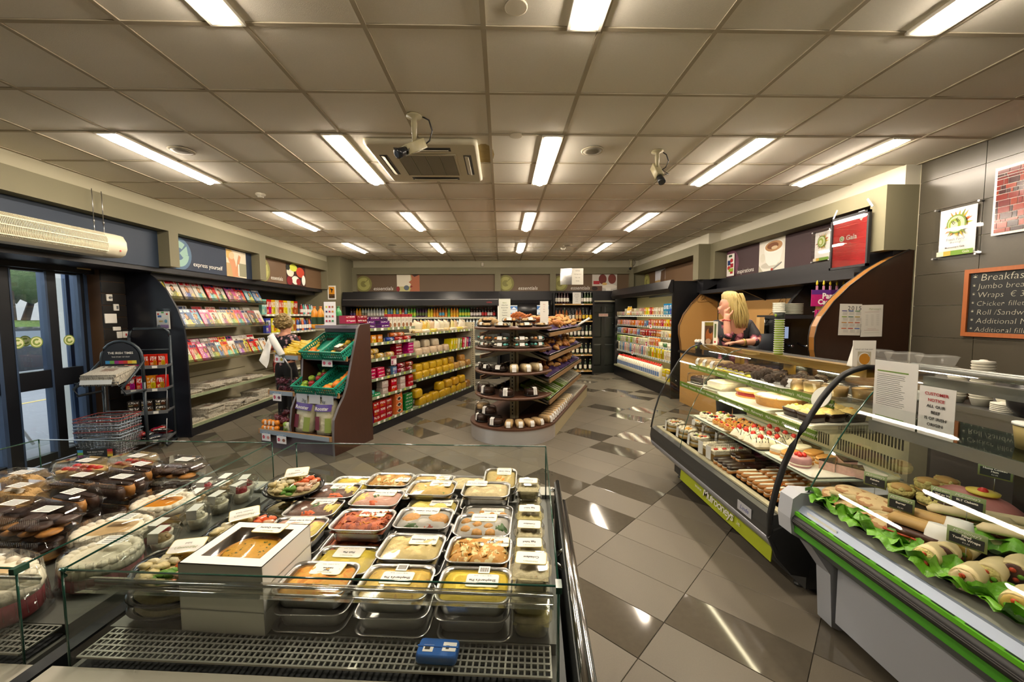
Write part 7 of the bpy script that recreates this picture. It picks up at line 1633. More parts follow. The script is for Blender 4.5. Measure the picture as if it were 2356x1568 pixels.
# ================================================================== sandwich case
SC_ = thing('sandwich_case', 'white deli sandwich case with green trims and curved glass', 'display case', (1.8,.9,0)); sx_, sy_ = 1.8, .9
SY0, SY1 = -.7, 1.97
WHP = M('white grey panel','#a9adb4',.45); GRS = M('bright green trim','#5aa81e',.4); GRS2 = M('deep green trim','#3f8a1c',.45); DKG = M('grey green skirt','#5d6a64',.5); BLS = M('pale blue metal','#9aa6b8',.35,.3); DECK = M('grey deck','#bcbdae',.4)
s2 = lambda pts: [(x-sx_,z) for x,z in pts]
b = B(WHP); b.bb(1.68-sx_,1.72-sx_,SY0-sy_,1.86-sy_,.06,.42); b.bb(1.72-sx_,2.3-sx_,SY0-sy_,1.86-sy_,.06,.6); part('front_panel', b, SC_)
b = B(WHP); b.prism(s2([(1.45,.52),(1.44,.6),(1.45,.7),(1.49,.73),(1.6,.72),(2.2,.70),(2.2,0),(1.72,0),(1.68,.02),(1.66,.3),(1.55,.46)]),'y',1.88-sy_,SY1-sy_,0); part('end_cheek', b, SC_)
b = B(DKG); b.prism(s2([(1.47,.53),(1.62,.39),(1.68,.40),(1.6,.55)]),'y',SY0-sy_,1.88-sy_); part('skirt', b, SC_)
b = B(RUBBER, STEEL); b.prism(s2([(1.455,.572),(1.448,.586),(1.45,.606),(1.462,.618),(1.49,.618),(1.49,.56)]),'y',SY0-sy_,1.93-sy_,0,True); b.bb(1.446-sx_,1.45-sx_,SY0-sy_,1.9-sy_,.5915,.5935,1); b.bb(1.447-sx_,1.45-sx_,SY0-sy_,1.9-sy_,.5985,.6,1); part('bumper', b, SC_)
b = B(GRS, GRS2, BLACK); b.bb(1.462-sx_,1.495-sx_,SY0-sy_,1.93-sy_,.619,.636,0); b.bb(1.462-sx_,1.5-sx_,SY0-sy_,1.93-sy_,.532,.566,1)
for k in range(24): b.bb(1.47-sx_,1.476-sx_,1.86-.1*k-.07-sy_,1.86-.1*k-sy_,.6362,.6372,2)
part('green_trim', b, SC_)
b = B(BLS); b.prism(s2([(1.478,.637),(1.50,.664),(1.515,.664),(1.515,.637)]),'y',SY0-sy_,1.9-sy_); part('metal_edge', b, SC_)
lb_ = part('deck_label', B(PAPER).add([(1.4855-sx_-.001,y-sy_,z) for y in (1.83,1.66) for z in (.643,.658)],[(0,2,3,1)]), SC_);
part('deck', B(DECK).prism(s2([(1.515,.664),(1.58,.664),(2.2,.70),(2.2,.62),(1.515,.62)]),'y',SY0-sy_,1.88-sy_), SC_)
SG = [(1.512,.664),(1.58,.8),(1.66,.95),(1.75,1.1),(1.83,1.21),(1.9,1.285),(1.97,1.335),(2.05,1.36)]
curved_pane(SY0,1.9,SC_,sx_,sy_,SG)
b = B(GEDGE); b.tube([(x-sx_,1.9-sy_,z) for x,z in SG],.004,5); part('pane_edge', b, SC_)
b = B(PANE); e_ = s2(SG+[(2.2,1.36),(2.2,.70)]); b.add([(x,1.93-sy_,z) for x,z in e_],[tuple(range(len(e_)))]); part('end_pane', b, SC_)
ALU = M('satin aluminium','#9a9d98',.3,.8)
b = B(ALU); b.tube([(2.06-sx_,1.92-sy_,1.355),(2.06-sx_,SY0-sy_,1.355)],.02,10); b.bb(2.1-sx_,2.14-sx_,SY0-sy_,1.9-sy_,1.26,1.31); part('top_rail', b, SC_)
b = B(ALU); b.bb(1.815-sx_,1.83-sx_,SY0-sy_,1.88-sy_,1.05,1.1); b.bb(1.83-sx_,2.2-sx_,SY0-sy_,1.88-sy_,1.088,1.094); part('glass_shelf', b, SC_)
part('shelf_glass', B(glass('green shelf glass','#bcd0c0',.2,.02,1.4)).bb(1.82-sx_,2.2-sx_,SY0-sy_,1.88-sy_,1.096,1.102), SC_)
b = B(STEEL);
for y in (1.0,.1): b.tube([(2.15-sx_,y-sy_,.69),(2.15-sx_,y-sy_,1.3)],.012,8)
part('post', b, SC_); part('shelf_tube', B(M('deli tube','#eef0dc',.5,emit=CASE*.55)).bb(1.95-sx_,1.965-sx_,SY0-sy_,1.8-sy_,1.07,1.085), SC_)
part('inner_back', B(M('dark inner back','#26241f',.5)).bb(2.2-sx_,2.24-sx_,SY0-sy_,1.6-sy_,.6,1.05), SC_)
def slip(lab, y0, y1, h, rows, x=1.812):
 w = y0-y1; t = thing('notice_sheet', lab, 'notice', (x,(y0+y1)/2,1.103), RW)
 part('sheet', B(PAPER).bb(-w/2,w/2,0,.0015,0,h), t); part('acrylic_stand', B(CLEAR).bb(-w/2-.004,w/2+.004,-.004,-.003,0,h+.006), t); return t, w
t, w_ = slip('A4 certificate letter in clear stand on the deli shelf', 1.86, 1.66, .297, 0)
b = B(print_mat('#7a9a4a'), print_mat('#8a8a88')); b.bb(-.085,.06,-.0012,-.0004,.245,.251,0); b.bb(-.085,.05,-.0012,-.0004,.03,.034,0)
for k in range(17): b.bb(-.085,.05-rnd.uniform(0,.03),-.0012,-.0004,.232-.009*k,.234-.009*k,1)
part('letter_print', b, t)
t, w_ = slip('customer notice about Irish beef in clear stand on the deli shelf', 1.65, 1.512, .21, 0)
for k,(s,m) in enumerate((('CUSTOMER',INKR),('NOTICE',INKR),('ALL OUR',INK),('BEEF',INK),('IS OF IRISH',INK),('ORIGIN',INK))): text(s, .0175, m, t, (0,-.0025,.18-.026*k), UP, bold=.0003)
# deli food
TOR = M('toasted wrap','#d8bc8a',.6,var=(14,.15),tint=('#a2602a',1.6,.54,.75)); TOR2 = M('soft tortilla','#d3c290',.6,var=(18,.12)); LET = M('lettuce','#5f9a22',.4,var=(22,.35),bump=(40,.6,.01)); CRUST = M('bread crust','#c09a5a',.5,var=(24,.25)); CRUMB = M('egg filling','#c9bc72',.7,var=(60,.35),bump=(90,.8,.01)); MEAT = M('cooked meat','#4a2a1e',.5,var=(40,.4)); TOM = M('tomato slice','#b8401c',.4); HAM = M('ham','#b0706a',.5); BRD = M('white roll','#d6c49a',.6,var=(20,.12))
b = B(M('black platter','#1a1c1a',.3)); b.rr([(.3,.62,.03,0),(.33,.65,.03,.012),(.33,.65,.03,.014)],0,3); plm = b.me()
for lab,x,y in (('black platter under kebab wraps and burgers',1.7,1.56),('black platter under the egg rolls',1.98,1.55),('black platter under wraps and rolls at near end',1.72,.98)): solo('platter', plm, lab, 'platter', (x,y,.685 if x < 1.9 else .702), 0)
leaf = B(LET);
def leafm():
 b = B(LET); s = rnd.uniform(0,6)
 return b.grid(lambda u,v: ((u-.5)*.13*(1-.3*abs(2*v-1)), (v-.5)*.12, .012*sin(7*u+s)+.014*sin(9*v+s*2)+.025*(abs(2*u-1))), 8, 8).me()
lms = [leafm() for _ in range(4)]
for k in range(22):
 f = k/21; y = 1.86-.95*f; solo('lettuce_leaf', lms[k%4], 'green lettuce leaf along the platter edge, %s from far end' % (od(k)), 'lettuce', (1.575+rnd.uniform(-.012,.012)-.02*sin(f*3), y, .715), (rnd.uniform(-.2,.2),rnd.uniform(.1,.5),rnd.uniform(0,6)), None, 'lettuce leaves in the deli case')
for k in range(8): solo('lettuce_leaf', lms[k%4], 'lettuce leaf tucked between rolls, %s from far end' % od(k), 'lettuce', (1.9+rnd.uniform(-.04,.04),1.5-.1*k,.725), (rnd.uniform(-.3,.3),rnd.uniform(-.3,.3),rnd.uniform(0,6)), None, 'lettuce leaves in the deli case')
wrapb = B(TOR, TOR2)
tri = [(.11*cos(a)*(1 if cos(a) > -.2 else .8), .075*sin(a)*(1.05-.35*cos(a))) for a in [2*PI*k/22 for k in range(22)]]
for j,(ox_,oy_,s_,z0,z1,m_) in enumerate(((0,0,1,0,.016,1),(.008,.01,.95,.012,.032,0),(-.006,-.008,.86,.028,.046,0))):
 wrapb.loft([[(ox_+x*s_*q,oy_+y*s_*q,z) for x,y in tri] for q,z in ((.9,z0),(1,z0+.004),(1,z1-.006),(.86,z1),(.4,z1+.003))],m_)
wrapb.tube([(-.09,-.06,.02),(.0,-.075,.024),(.09,-.045,.018)],[.01,.016,.009],8,1)
wr_m = wrapb.me()
for k,(x,y,zz,r) in enumerate(((1.66,1.83,.702,-.9),(1.74,1.81,.702,-.7),(1.64,1.74,.702,-.8),(1.73,1.72,.702,-1.0),(1.66,1.65,.702,-.8),(1.69,1.79,.735,-.9),(1.7,1.69,.735,-.75),(1.76,1.62,.702,-.9),(1.65,1.57,.702,-.8))):
 solo('kebab_wrap', wr_m, 'toasted folded kebab wrap on lettuce, %s from far end' % od(k), 'wrap', (x,y,zz), (rnd.uniform(-.15,.15),rnd.uniform(-.15,.1),r), None, 'toasted kebab wraps')
for k,(x,y,zz) in enumerate(((1.86,1.74,.712),(1.95,1.72,.712),(1.9,1.64,.712),(2.0,1.64,.712),(1.86,1.55,.712),(1.95,1.54,.712),(1.93,1.68,.765),(2.04,1.7,.76),(1.9,1.47,.712),(1.99,1.46,.712))):
 t = thing('egg_roll', 'crusty bap spread with pale egg filling, %s from far end' % od(k), 'roll', (x+.12,y+.12,zz), rnd.uniform(0,3), 'egg filled baps'); b = B(CRUST); b.lathe([(.03,0),(.045,.01),(.046,.018)],14); b.lathe([(.044,.044),(.042,.056),(.02,.066),(.001,.067)],14) if k in (0,3,6,7) else None; part('bun', b, t); b = B(CRUMB); b.lathe([(.046,.016),(.05,.028),(.048,.044),(.02,.05),(.001,.05)],14); [b.ball((.036*cos(q*.7),.036*sin(q*.7),.034+.012*(q%2)),.016,0,6,5,(1,1,.8),.25) for q in range(9)]; part('filling', b, t)
def burger(lab, x, y, z, r):
 t = thing('burger_baguette', lab, 'sandwich', (x,y,z), (0,-.25,r), 'paper wrapped burgers')
 b = B(CRUST, BRD); b.rr([(.07,.17,.03,0),(.085,.19,.04,.015),(.08,.18,.035,.03)],0,4); b.rr([(.08,.18,.035,.068),(.085,.19,.04,.088),(.06,.15,.03,.108)],0,4,(-.022,0,0)); part('roll', b, t)
 b = B(MEAT, TOM, LET); b.rr([(.085,.15,.02,.038),(.09,.16,.02,.062)],0,3,(.006,0,0))
 for k in range(3): b.lathe([(.03,.0),(.03,.006)],12,1,(.026,-.06+.04*k,.032))
 b.grid(lambda u,v: ((u-.5)*.11,(v-.5)*.17,.026+.006*sin(9*v+4*u)),6,8,2); part('filling', b, t)
 b = B(PAPER); b.rr([(.092,.07,.03,-.002),(.104,.08,.036,.03),(.1,.08,.036,.08),(.07,.07,.03,.114)],0,4,(-.006,.065,0)); p = part('paper_sleeve', b, t); text('Food to go', .018, INK, p, (-.006,.065,.116), (0,0,PI/2))
burger('burger in paper sleeve at platter front', 1.63, 1.47, .70, 3.6); burger('second burger lying behind the front burger', 1.74, 1.5, .70, 3.7)
def rollwrap(lab, x, y, z, r, fm):
 t = thing('tortilla_roll', lab, 'wrap', (x,y,z), (0,0,r), 'cut tortilla rolls'); b = B(TOR2); b.tube([(0,.09,.032),(0,.03,.034),(0,-.04,.036),(0,-.075,.037)],[.022,.034,.038,.037],14); part('tortilla', b, t); b = B(fm, LET, TOM); b.ball((0,-.076,.037),.033,0,12,7,(1,.25,1),.1)
 for k in range(4): b.ball((.016*cos(k*1.7),-.083,.037+.016*sin(k*1.7)),.009,1+(k%2),6,4,(1,.5,1))
 part('filling', b, t)
CFL = (CRUMB, M('chicken filling','#c9b48a',.6,var=(50,.4)), M('coronation filling','#b89a4a',.6,var=(50,.5)), MEAT)
for k,(x,y,r) in enumerate(((1.6,1.24,-.9),(1.68,1.26,-.8),(1.76,1.27,-.9),(1.6,1.12,-.9),(1.7,1.14,-.85),(1.8,1.15,-.8),(1.62,1.0,-.9),(1.73,1.02,-.8),(1.83,1.04,-.9),(1.64,.88,-.8))): rollwrap('cut tortilla roll with filling showing, %s from far end' % od(k), x, y+.13, .70, r-.25, CFL[(k*3)%4])
def sub(lab, x, y, z, r):
 t = thing('filled_baguette', lab, 'sandwich', (x,y,z), (0,-.3,r), 'filled baguettes'); b = B(BRD); b.rr([(.06,.24,.03,0),(.075,.26,.036,.014),(.07,.25,.03,.028)],0,4); b.rr([(.07,.25,.03,.05),(.075,.26,.036,.065),(.05,.22,.025,.085)],0,4); part('bread', b, t)
 b = B(LET, TOM, HAM, SUG); b.grid(lambda u,v: ((u-.5)*.11,(v-.5)*.25,.03+.007*sin(12*v+5*u)),6,12,0)
 for k in range(5): b.lathe([(.028,0),(.028,.005)],12,1,(-.025,-.1+.05*k,.036)); b.ball((-.03,-.09+.045*k,.046),.022,2,8,5,(1.2,1,.3))
 for k in range(6): b.tube([(-.04,-.08+.03*k,.05),(-.06,-.07+.03*k,.055)],.004,5,3)
 part('filling', b, t)
for k,(x,y) in enumerate(((1.83,1.36),(1.92,1.34),(1.86,1.2),(1.95,1.18),(1.9,1.04))): sub('ham salad filled baguette, %s from far end' % od(k), x+.13, y+.19, .71, -2.2)
t = thing('cooked_ham', 'glazed cooked ham topped with pineapple ring', 'ham', (2.1,1.66,.712), .2); b = B(HAM, M('dark glaze','#3a2418',.4,var=(30,.4))); b.ball((0,0,.06),.1,0,16,10,(1,1.5,.62),.04); b.ball((-.02,.05,.05),.095,1,14,8,(.95,1.0,.6),.08); part('joint', b, t); b = B(M('pineapple','#d8c24a',.4), STR); b.lathe([(.018,0),(.05,.0),(.052,.008),(.018,.01)],18,0); b.ball((0,0,.008),.018,1,9,6); part('pineapple_ring', b, t, (0,-.03,.122))
def ticket(lab, words, x, y, z, w=.085):
 t = thing('food_ticket', lab, 'price ticket', (x+.02,y+.12,z), (0,0,RW+.45), 'green edged food tickets'); b = B(M('ticket green','#7a8a58',.5), M('ticket slate','#1b2024',.6)); b.rr([(w,.003,.001,0),(w,.003,.001,.062)],0,1); b.bb(-w*.43,w*.43,-.003,-.0016,.006,.042,1); part('card', b, t)
 text("Mulrooney's", .014, INKW, t, (0,-.0035,.052), UP, shear=.3); text(words, .0115, INKW, t, (0,-.0036,.033), UP, bold=.0004); text('\u20ac3.50', .008, INKW, t, (0,-.0036,.014), UP); b = B(STEEL); b.tube([(0,.002,.005),(0,.002,-.06)],.0012,4); part('pin', b, t)
ticket('food ticket reading Kebabs above the wraps', 'Kebabs', 1.75, 1.665, .80); ticket('food ticket reading Burger', 'Burger', 1.66, 1.455, .79); ticket('food ticket for vol au vent', 'Vol au Vent', 1.90, 1.50, .80); ticket('food ticket for BLT ciabatta', 'BLT Ciabatta', 1.88, 1.40, .82, .1); ticket('food ticket for filled tortilla wraps', 'Filled\nTortilla Wraps', 1.65, 1.21, .78, .1); ticket('food ticket for home cooked ham', 'Home Cooked\nHam', 2.12, 1.5, .905, .1)
# ================================================================== counter recess, end panels, back counter
DBP = wood('dark brown end panel','#2e1c12','#3c2618',.3,(4,4,1)); BED = wood('brown edging','#7a4f1e','#94652a',.35,(2,2,2)); TAN = M('tan panel','#b58a4e',.5)
e1 = [(4.135,2.25),(4.09,2.255),(3.88,2.155),(3.70,2.05),(3.50,1.90),(3.34,1.74),(3.227,1.59),(3.178,1.49),(3.16,1.378),(3.166,1.25),(3.2,1.1),(3.24,.9),(3.26,.0),(4.135,0)]
def end_panel(lab, y, pts, face, yb):
 t = thing('counter_screen', lab, 'panel', (3.6,y,0)); b = B(face, BED); b.prism([(x-3.6,z) for x,z in pts],'y',0,yb,0); part('panel', b, t)
 b = B(BED, M('black bead','#1b1714',.4)); q = pts[1:12]
 for i in range(len(q)-1):
  (x0,z0),(x1,z1) = q[i],q[i+1]; b.add([(x0-3.604,-.002,z0+.002),(x0-3.604,yb,z0+.002),(x1-3.604,yb,z1+.002),(x1-3.604,-.002,z1+.002)],[(0,1,2,3)],0)
 b.tube([(x-3.606,-.002,z) for x,z in q],.006,4,1); b.tube([(x-3.606,yb,z) for x,z in q],.006,4,1); part('edge_band', b, t)
 return t
end_panel('large dark brown curved panel beside tiled wall', 3.9, e1, DBP, .08)
e2 = [(3.98,2.2),(3.98,2.17),(3.74,2.05),(3.52,1.83),(3.36,1.61),(3.28,1.41),(3.28,1.25),(3.31,1.1),(3.33,.9),(3.34,0),(3.98,0)]
p2 = end_panel('tan faced curved panel at end of dairy fridge', 7.2, e2, TAN, .05)
def scroll(par, x, z, s, y=-.003):
 b = B(M('scroll ink','#4a3416',.6)); f = lambda L: b.tube([(x+a*s,y,z+c*s) for a,c in L],.003,4)
 f([(-1.6,-.7),(-1,-.4),(-.6,0),(-.3,.5),(.1,.9),(.5,.7),(.4,.2),(.1,0),(-.1,.25),(.1,.5)]); f([(-.6,0),(-.5,-.3),(0,-.3),(.9,-.25),(1.5,-.5)]); f([(-.2,.1),(.0,-.1),(.2,.15),(.35,-.05)]); part('scroll_motif', b, par)
scroll(p2, .08, 1.88, .14)
b = B(TAN); rp = struct('wall_counter_recess', B(TAN).bb(4.0,4.05,4.0,7.2,.9,1.83));
q = thing('tan_panel_scroll', 'ink scroll motif on tan wall panel behind counter', 'wall decoration', (3.995,5.55,1.72), RW); scroll(q, 0, 0, .16);
struct('wall_counter_upper', B(BLACK).bb(4.0,4.05,4.0,7.2,1.83,2.0))
b = B(BLACK); b.bb(3.62,3.95,4.0,7.18,1.98,2.04); b.prism([(3.62,1.98),(4.0,1.98),(4.0,1.82)],'y',7.1,7.15); b.prism([(3.62,1.98),(4.0,1.98),(4.0,1.82)],'y',5.9,5.93); solo('recess_canopy', b, 'black canopy shelf over the counter recess', 'canopy')
b = B(BLACK, M('dark gloss edge','#3a3a3a',.2)); e3 = [(4.0,2.0),(3.86,1.97),(3.7,1.8),(3.55,1.55),(3.45,1.3),(3.4,1.1),(3.38,.96),(4.0,.96)]; b.prism([(x,z) for x,z in e3],'y',4.95,5.0,0); b.tube([(x-.004,4.948,z) for x,z in e3[1:7]],.012,6,1); solo('curved_partition', b, 'black curved partition between coffee machine and candles', 'partition')
BCT = M('black counter top','#17171a',.25); t = thing('back_counter', 'back counter with black top behind the cake case', 'counter', (3.6,5.5,0)); b = B(TAN); b.bb(-.3,.38,-1.5,1.68,.0,.92); part('cupboard', b, t); b = B(BCT); b.bb(-.34,.4,-1.52,1.7,.92,.96); part('counter_top', b, t)
t = thing('steel_counter', 'stainless back counter along the tiled wall', 'counter', (3.75,2.0,0)); b = B(STEEL); b.bb(-.35,.38,-2.5,1.89,.0,.9); part('cupboard', b, t); b = B(STEEL); b.bb(-.38,.385,-2.5,1.89,.9,.94); b.bb(.36,.385,-2.5,1.89,.94,1.04); part('worktop', b, t)
# papers on the brown panel
def sheet(name, lab, cat, x, z, w, h, shapes, rot=0.0):
 t = thing(name, lab, cat, (x,3.893,z), (0,rot,0)); picture('print', w, h, [('#dfdcd2',R4)]+shapes, t, (0,0,0)); part('paper', B(PAPER).bb(-w/2,w/2,.001,.003,0,h), t); return t
mc = ['#3a3a8a','#3a6ab8','#6a9a6a','#8aa83a','#4a7a6a','#c9a82a','#c98a2a','#c9702a','#b84a2a','#c9602a','#b83a2a','#4a6ab8']
t = sheet('calendar', '2015 year calendar sheet on dark brown panel', 'calendar', 3.505, 1.40, .225, .315, [(mc[i+3*j],rc(.1+.3*i,.33+.3*i,.765-.185*j,.79-.185*j)) for j in range(4) for i in range(3)]+[('#a8a6a0',rc(.1+.3*i,.32+.3*i,.66-.185*j+.022*r_,.668-.185*j+.022*r_)) for j in range(4) for i in range(3) for r_ in range(4)], .02)
text('2015', .06, INK, t, (.01,-.032,.27), UP, space=1.25)
t = sheet('price_list', 'white price list sheet beside the calendar', 'price list', 3.735, 1.385, .22, .32, [('#b06a6a',rc(.15,.82,.77,.775)),('#b06a6a',rc(.15,.85,.2,.206)),('#b06a6a',rc(.3,.7,.245,.25)),('#a0a09a',rc(.15,.85,.13,.135))]+[('#a0a09a',rc(.18+.24*i,.3+.24*i,.68-.062*j,.687-.062*j)) for i in range(3) for j in range(6)], -.01)
text("Mulrooney's", .024, INKG, t, (.0,-.025,.278), UP, shear=.3)
# candle display
t = thing('candle_display', 'pink Party Candles header card on hanging rack', 'display', (3.62,4.32,.961)); b = B(RUBBER); b.bb(-.02,.02,0,.03,0,.86); b.bb(-.12,.12,-.1,.1,0,.015); part('rack_post', b, t)
h = part('header_card', B(M('party pink','#b01f6a',.5,var=(40,.25)), M('party purple','#5a2a7a',.5)).bb(-.19,.19,-.012,-.008,.74,.92,0).bb(-.19,.19,-.0125,-.0121,.87,.92,1), t)
text('Party', .085, INKW, h, (.02,-.014,.85), UP, bold=.003); text('Candles', .078, INKW, h, (.01,-.014,.785), UP, bold=.003)
b = B(M('candle stick','#c98aa8',.5), M('candle flame','#e0c83a',.5))
for k in range(5): b.bb(-.13+.075*k-.012,-.13+.075*k+.012,-.012,-.008,.92,.965,0); b.lathe([(.003,0),(.014,.02),(.01,.04),(.001,.06)],8,1,(-.13+.075*k,-.01,.965),1,.3)
part('candle_cutout', b, t)
b = B(STEEL)
for z in (.68,.5,.32,.14):
 for x in (-.14,.1): b.tube([(x,0,z),(x,-.2,z)],.003,5);
 b.tube([(-.16,0,z),(.14,0,z)],.004,5)
part('peg', b, t)
bp = B(M('pink blister','#b0246a',.4), LBL, M('foil candles','#8a8488',.3,.5)); bp.bb(-.05,.05,-.004,.004,-.11,.02,0); bp.bb(-.038,.038,-.006,-.0042,-.08,-.02,1); bpm = bp.me()
bp2 = B(M('pink blister','#b0246a',.4), LBL, M('foil candles','#8a8488',.3,.5)); bp2.bb(-.04,.04,-.004,.004,-.1,.02,0); bp2.bb(-.036,.036,-.014,-.0045,-.09,-.015,2); bp2m = bp2.me()
for j,z in enumerate((.68,.5,.32,.14)):
 for k in range(6): solo('candle_pack', bp2m if (j in (1,2) and k > 0) else bpm, 'pink candle pack on %s peg row, left peg, %s back' % (od(j),od(k)), 'candle pack', (3.48+rnd.uniform(-.004,.004),4.13+.025*k,.961+z), .1, None, 'candle packs on the rack')
 solo('candle_pack', bpm, 'pink candle pack with white ticket on %s peg row, right peg' % od(j), 'candle pack', (3.72,4.15,.961+z), .1, None, 'candle packs on the rack')
# coffee machine, till clutter
t = thing('coffee_machine', 'grey coffee machine with small screen behind woman', 'coffee machine', (3.5,4.72,.961)); b = B(M('machine grey','#3a3c3e',.3,.5)); b.bb(-.25,.25,-.2,.2,.05,.12); b.bb(-.25,.25,.0,.2,.12,.6); b.bb(-.26,.26,-.22,.22,.6,.64); b.bb(-.25,-.2,-.2,.2,.12,.6); part('body', b, t)
part('screen', B(BLACK, M('screen glow','#8a9ab8',.3,emit=.5)).bb(-.2,.0,-.03,-.005,.32,.55,0).bb(-.17,-.03,-.031,-.03,.36,.5,1), t); b = B(CHROME); [b.tube([(x,-.02,.3),(x,-.12,.27),(x,-.18,.28)],.014,8) for x in (-.08,.1)]; part('coffee_spout', b, t)
pw_ = M('white china','#a5a596',.35); b = B(pw_); b.lathe([(.06,0),(.1,.012),(.105,.018),(.06,.008)],20); pmh = b.me()
for k in range(10): solo('saucer', pmh, 'white saucer in the taller stack on coffee machine, %s' % ('topmost' if k == 9 else od(k)+' from bottom'), 'saucer', (3.56,4.76,1.602+.0135*k), 0, None, 'saucers on the coffee machine', 1.05)
b = B(pw_); b.lathe([(.03,0),(.045,.01),(.055,.045),(.052,.045),(.03,.012)],16); cum = b.me()
for k in range(5): solo('china_cup', cum, 'white cup stacked beside the saucers, %s' % ('topmost' if k == 4 else od(k)+' from bottom'), 'cup', (3.36,4.72,1.602+.024*k), 0, None, 'cups on the coffee machine', 1.2)
solo('timber_block', B(PIN).bb(-.03,.03,-.03,.03,0,.2), 'upright pale timber block beside the stacked cups', 'block', (3.14,4.72,1.38)); solo('glass_jar', B(glass('smoky glass','#b0a890',.2,.02,1.4)).rr([(.13,.13,.02,0),(.13,.13,.02,.17)],0,2), 'smoky square jar beside the stacked cups', 'jar', (3.24,4.78,1.38))
solo('grinder', B(DARKM).rr([(.3,.3,.03,0),(.3,.3,.03,.42)],0,2), 'dark grinder box under jar and block', 'coffee grinder', (3.19,4.78,.961))
t = thing('lolly_cup', 'black cup of white lollipops with green emblem', 'cup', (3.42,6.75,.961)); b = B(BLACK, GCUP); b.lathe([(.05,0),(.065,.16)],14,0); b.ball((-.055,-.02,.09),.03,1,8,6,(.3,1,1)); part('cup', b, t); b = B(WHITE); [b.ball((.045*cos(k*1.05),.045*sin(k*1.05),.19),.032,0,9,6) for k in range(6)]; part('lollipop', b, t)
solo('till', B(DARKM, M('screen grey','#6a7480',.3)).bb(-.16,.16,-.14,.14,0,.12,0).prism([(-.1,.12),(-.06,.12),(.02,.42),(-.02,.42)],'x',-.15,.15,0), 'dark till with tilted screen behind the leaflet box', 'till', (3.45,6.2,.961), .6)
carton_m2 = carton_m(.12,.05,.26); solo('snack_box', carton_m2, 'blue printed box beside green cups behind counter', 'box', (2.13,3.94,1.317), .2, '#2a5ab0', None, .75)
# steel counter contents by the tiled wall
bowl = B(M('paper bowl','#d6d2c4',.6)); bowl.lathe([(.045,0),(.06,.055),(.063,.058),(.06,.06),(.043,.004)],18); bom = bowl.me()
for k in range(14): solo('paper_bowl', bom, 'white paper bowl in the tall stack on steel counter, %s' % ('topmost' if k == 13 else od(k)+' from bottom'), 'bowl', (3.52,2.78,.941+.02*k), 0, None, 'stacked white paper bowls')
lid = B(M('paper bowl','#d6d2c4',.6)); lid.lathe([(.07,0),(.07,.008),(.03,.012),(.02,.02),(.001,.022)],18); lim = lid.me()
solo('bowl_lid', lim, 'knobbed lid on top of the paper bowl stack', 'lid', (3.52,2.78,1.262), 0, None, None, .85)
for k in range(5): solo('bowl_lid', lim, 'white bowl lid lying in small pile beside bowls, %s' % ('topmost' if k == 4 else od(k)+' from bottom'), 'lid', (3.47,2.60,.941+.012*k), 0, None, 'lids beside the bowls')
solo('paper_bowl', bom, 'single white bowl tipped beside the lids', 'bowl', (3.5,2.66,1.02), (1.2,0,.3))
for k in range(8): solo('paper_bowl', bom, 'white paper bowl in shorter stack beside the tall one, %s' % ('topmost' if k == 7 else od(k)+' from bottom'), 'bowl', (3.5,2.92,.941+.02*k), 0, None, 'shorter stack of white bowls', .9)
solo('dark_pot', B(M('black pot','#1b1b1e',.3)).lathe([(.08,0),(.13,.06),(.14,.14),(.12,.2),(.06,.24),(.001,.25)],18), 'black soup kettle on the steel counter', 'pot', (3.45,2.42,.941))
cc_ = B(haze('cloudy clear','#c9c9c2',.2)); cc_.rr([(.2,.15,.03,0),(.24,.19,.04,.07),(.25,.2,.04,.075),(.22,.17,.04,.085)],0,3); ccm = cc_.me()
for k in range(9): solo('clear_container', ccm, 'clear takeaway container in the heap on steel counter, %s stack %s' % (('left','middle','right')[k%3],('bottom','middle','top')[k//3]), 'container', (3.62,3.72-.27*(k%3),1.02+.085*(k//3)), rnd.uniform(-.15,.15), None, 'clear takeaway containers', .95)
solo('carton_box', B(M('brown carton','#8a6a44',.7)).bb(-.18,.18,-.42,.42,0,.078), 'flat brown carton under the clear containers', 'box', (3.62,3.42,.941))
solo('menu_sheaf', B(PAPER).bb(-.1,.1,-.07,.07,0,.06), 'small pile of white napkins on steel counter', 'napkins', (3.35,3.0,.941))
solo('soup_tub', B(M('kraft tub','#a8945a',.6), PAPER).lathe([(.045,0),(.055,.09)],16,0).lathe([(.058,.09),(.058,.098)],16,1), 'kraft soup tub on the deli shelf near frame edge', 'tub', (2.02,1.42,1.103))
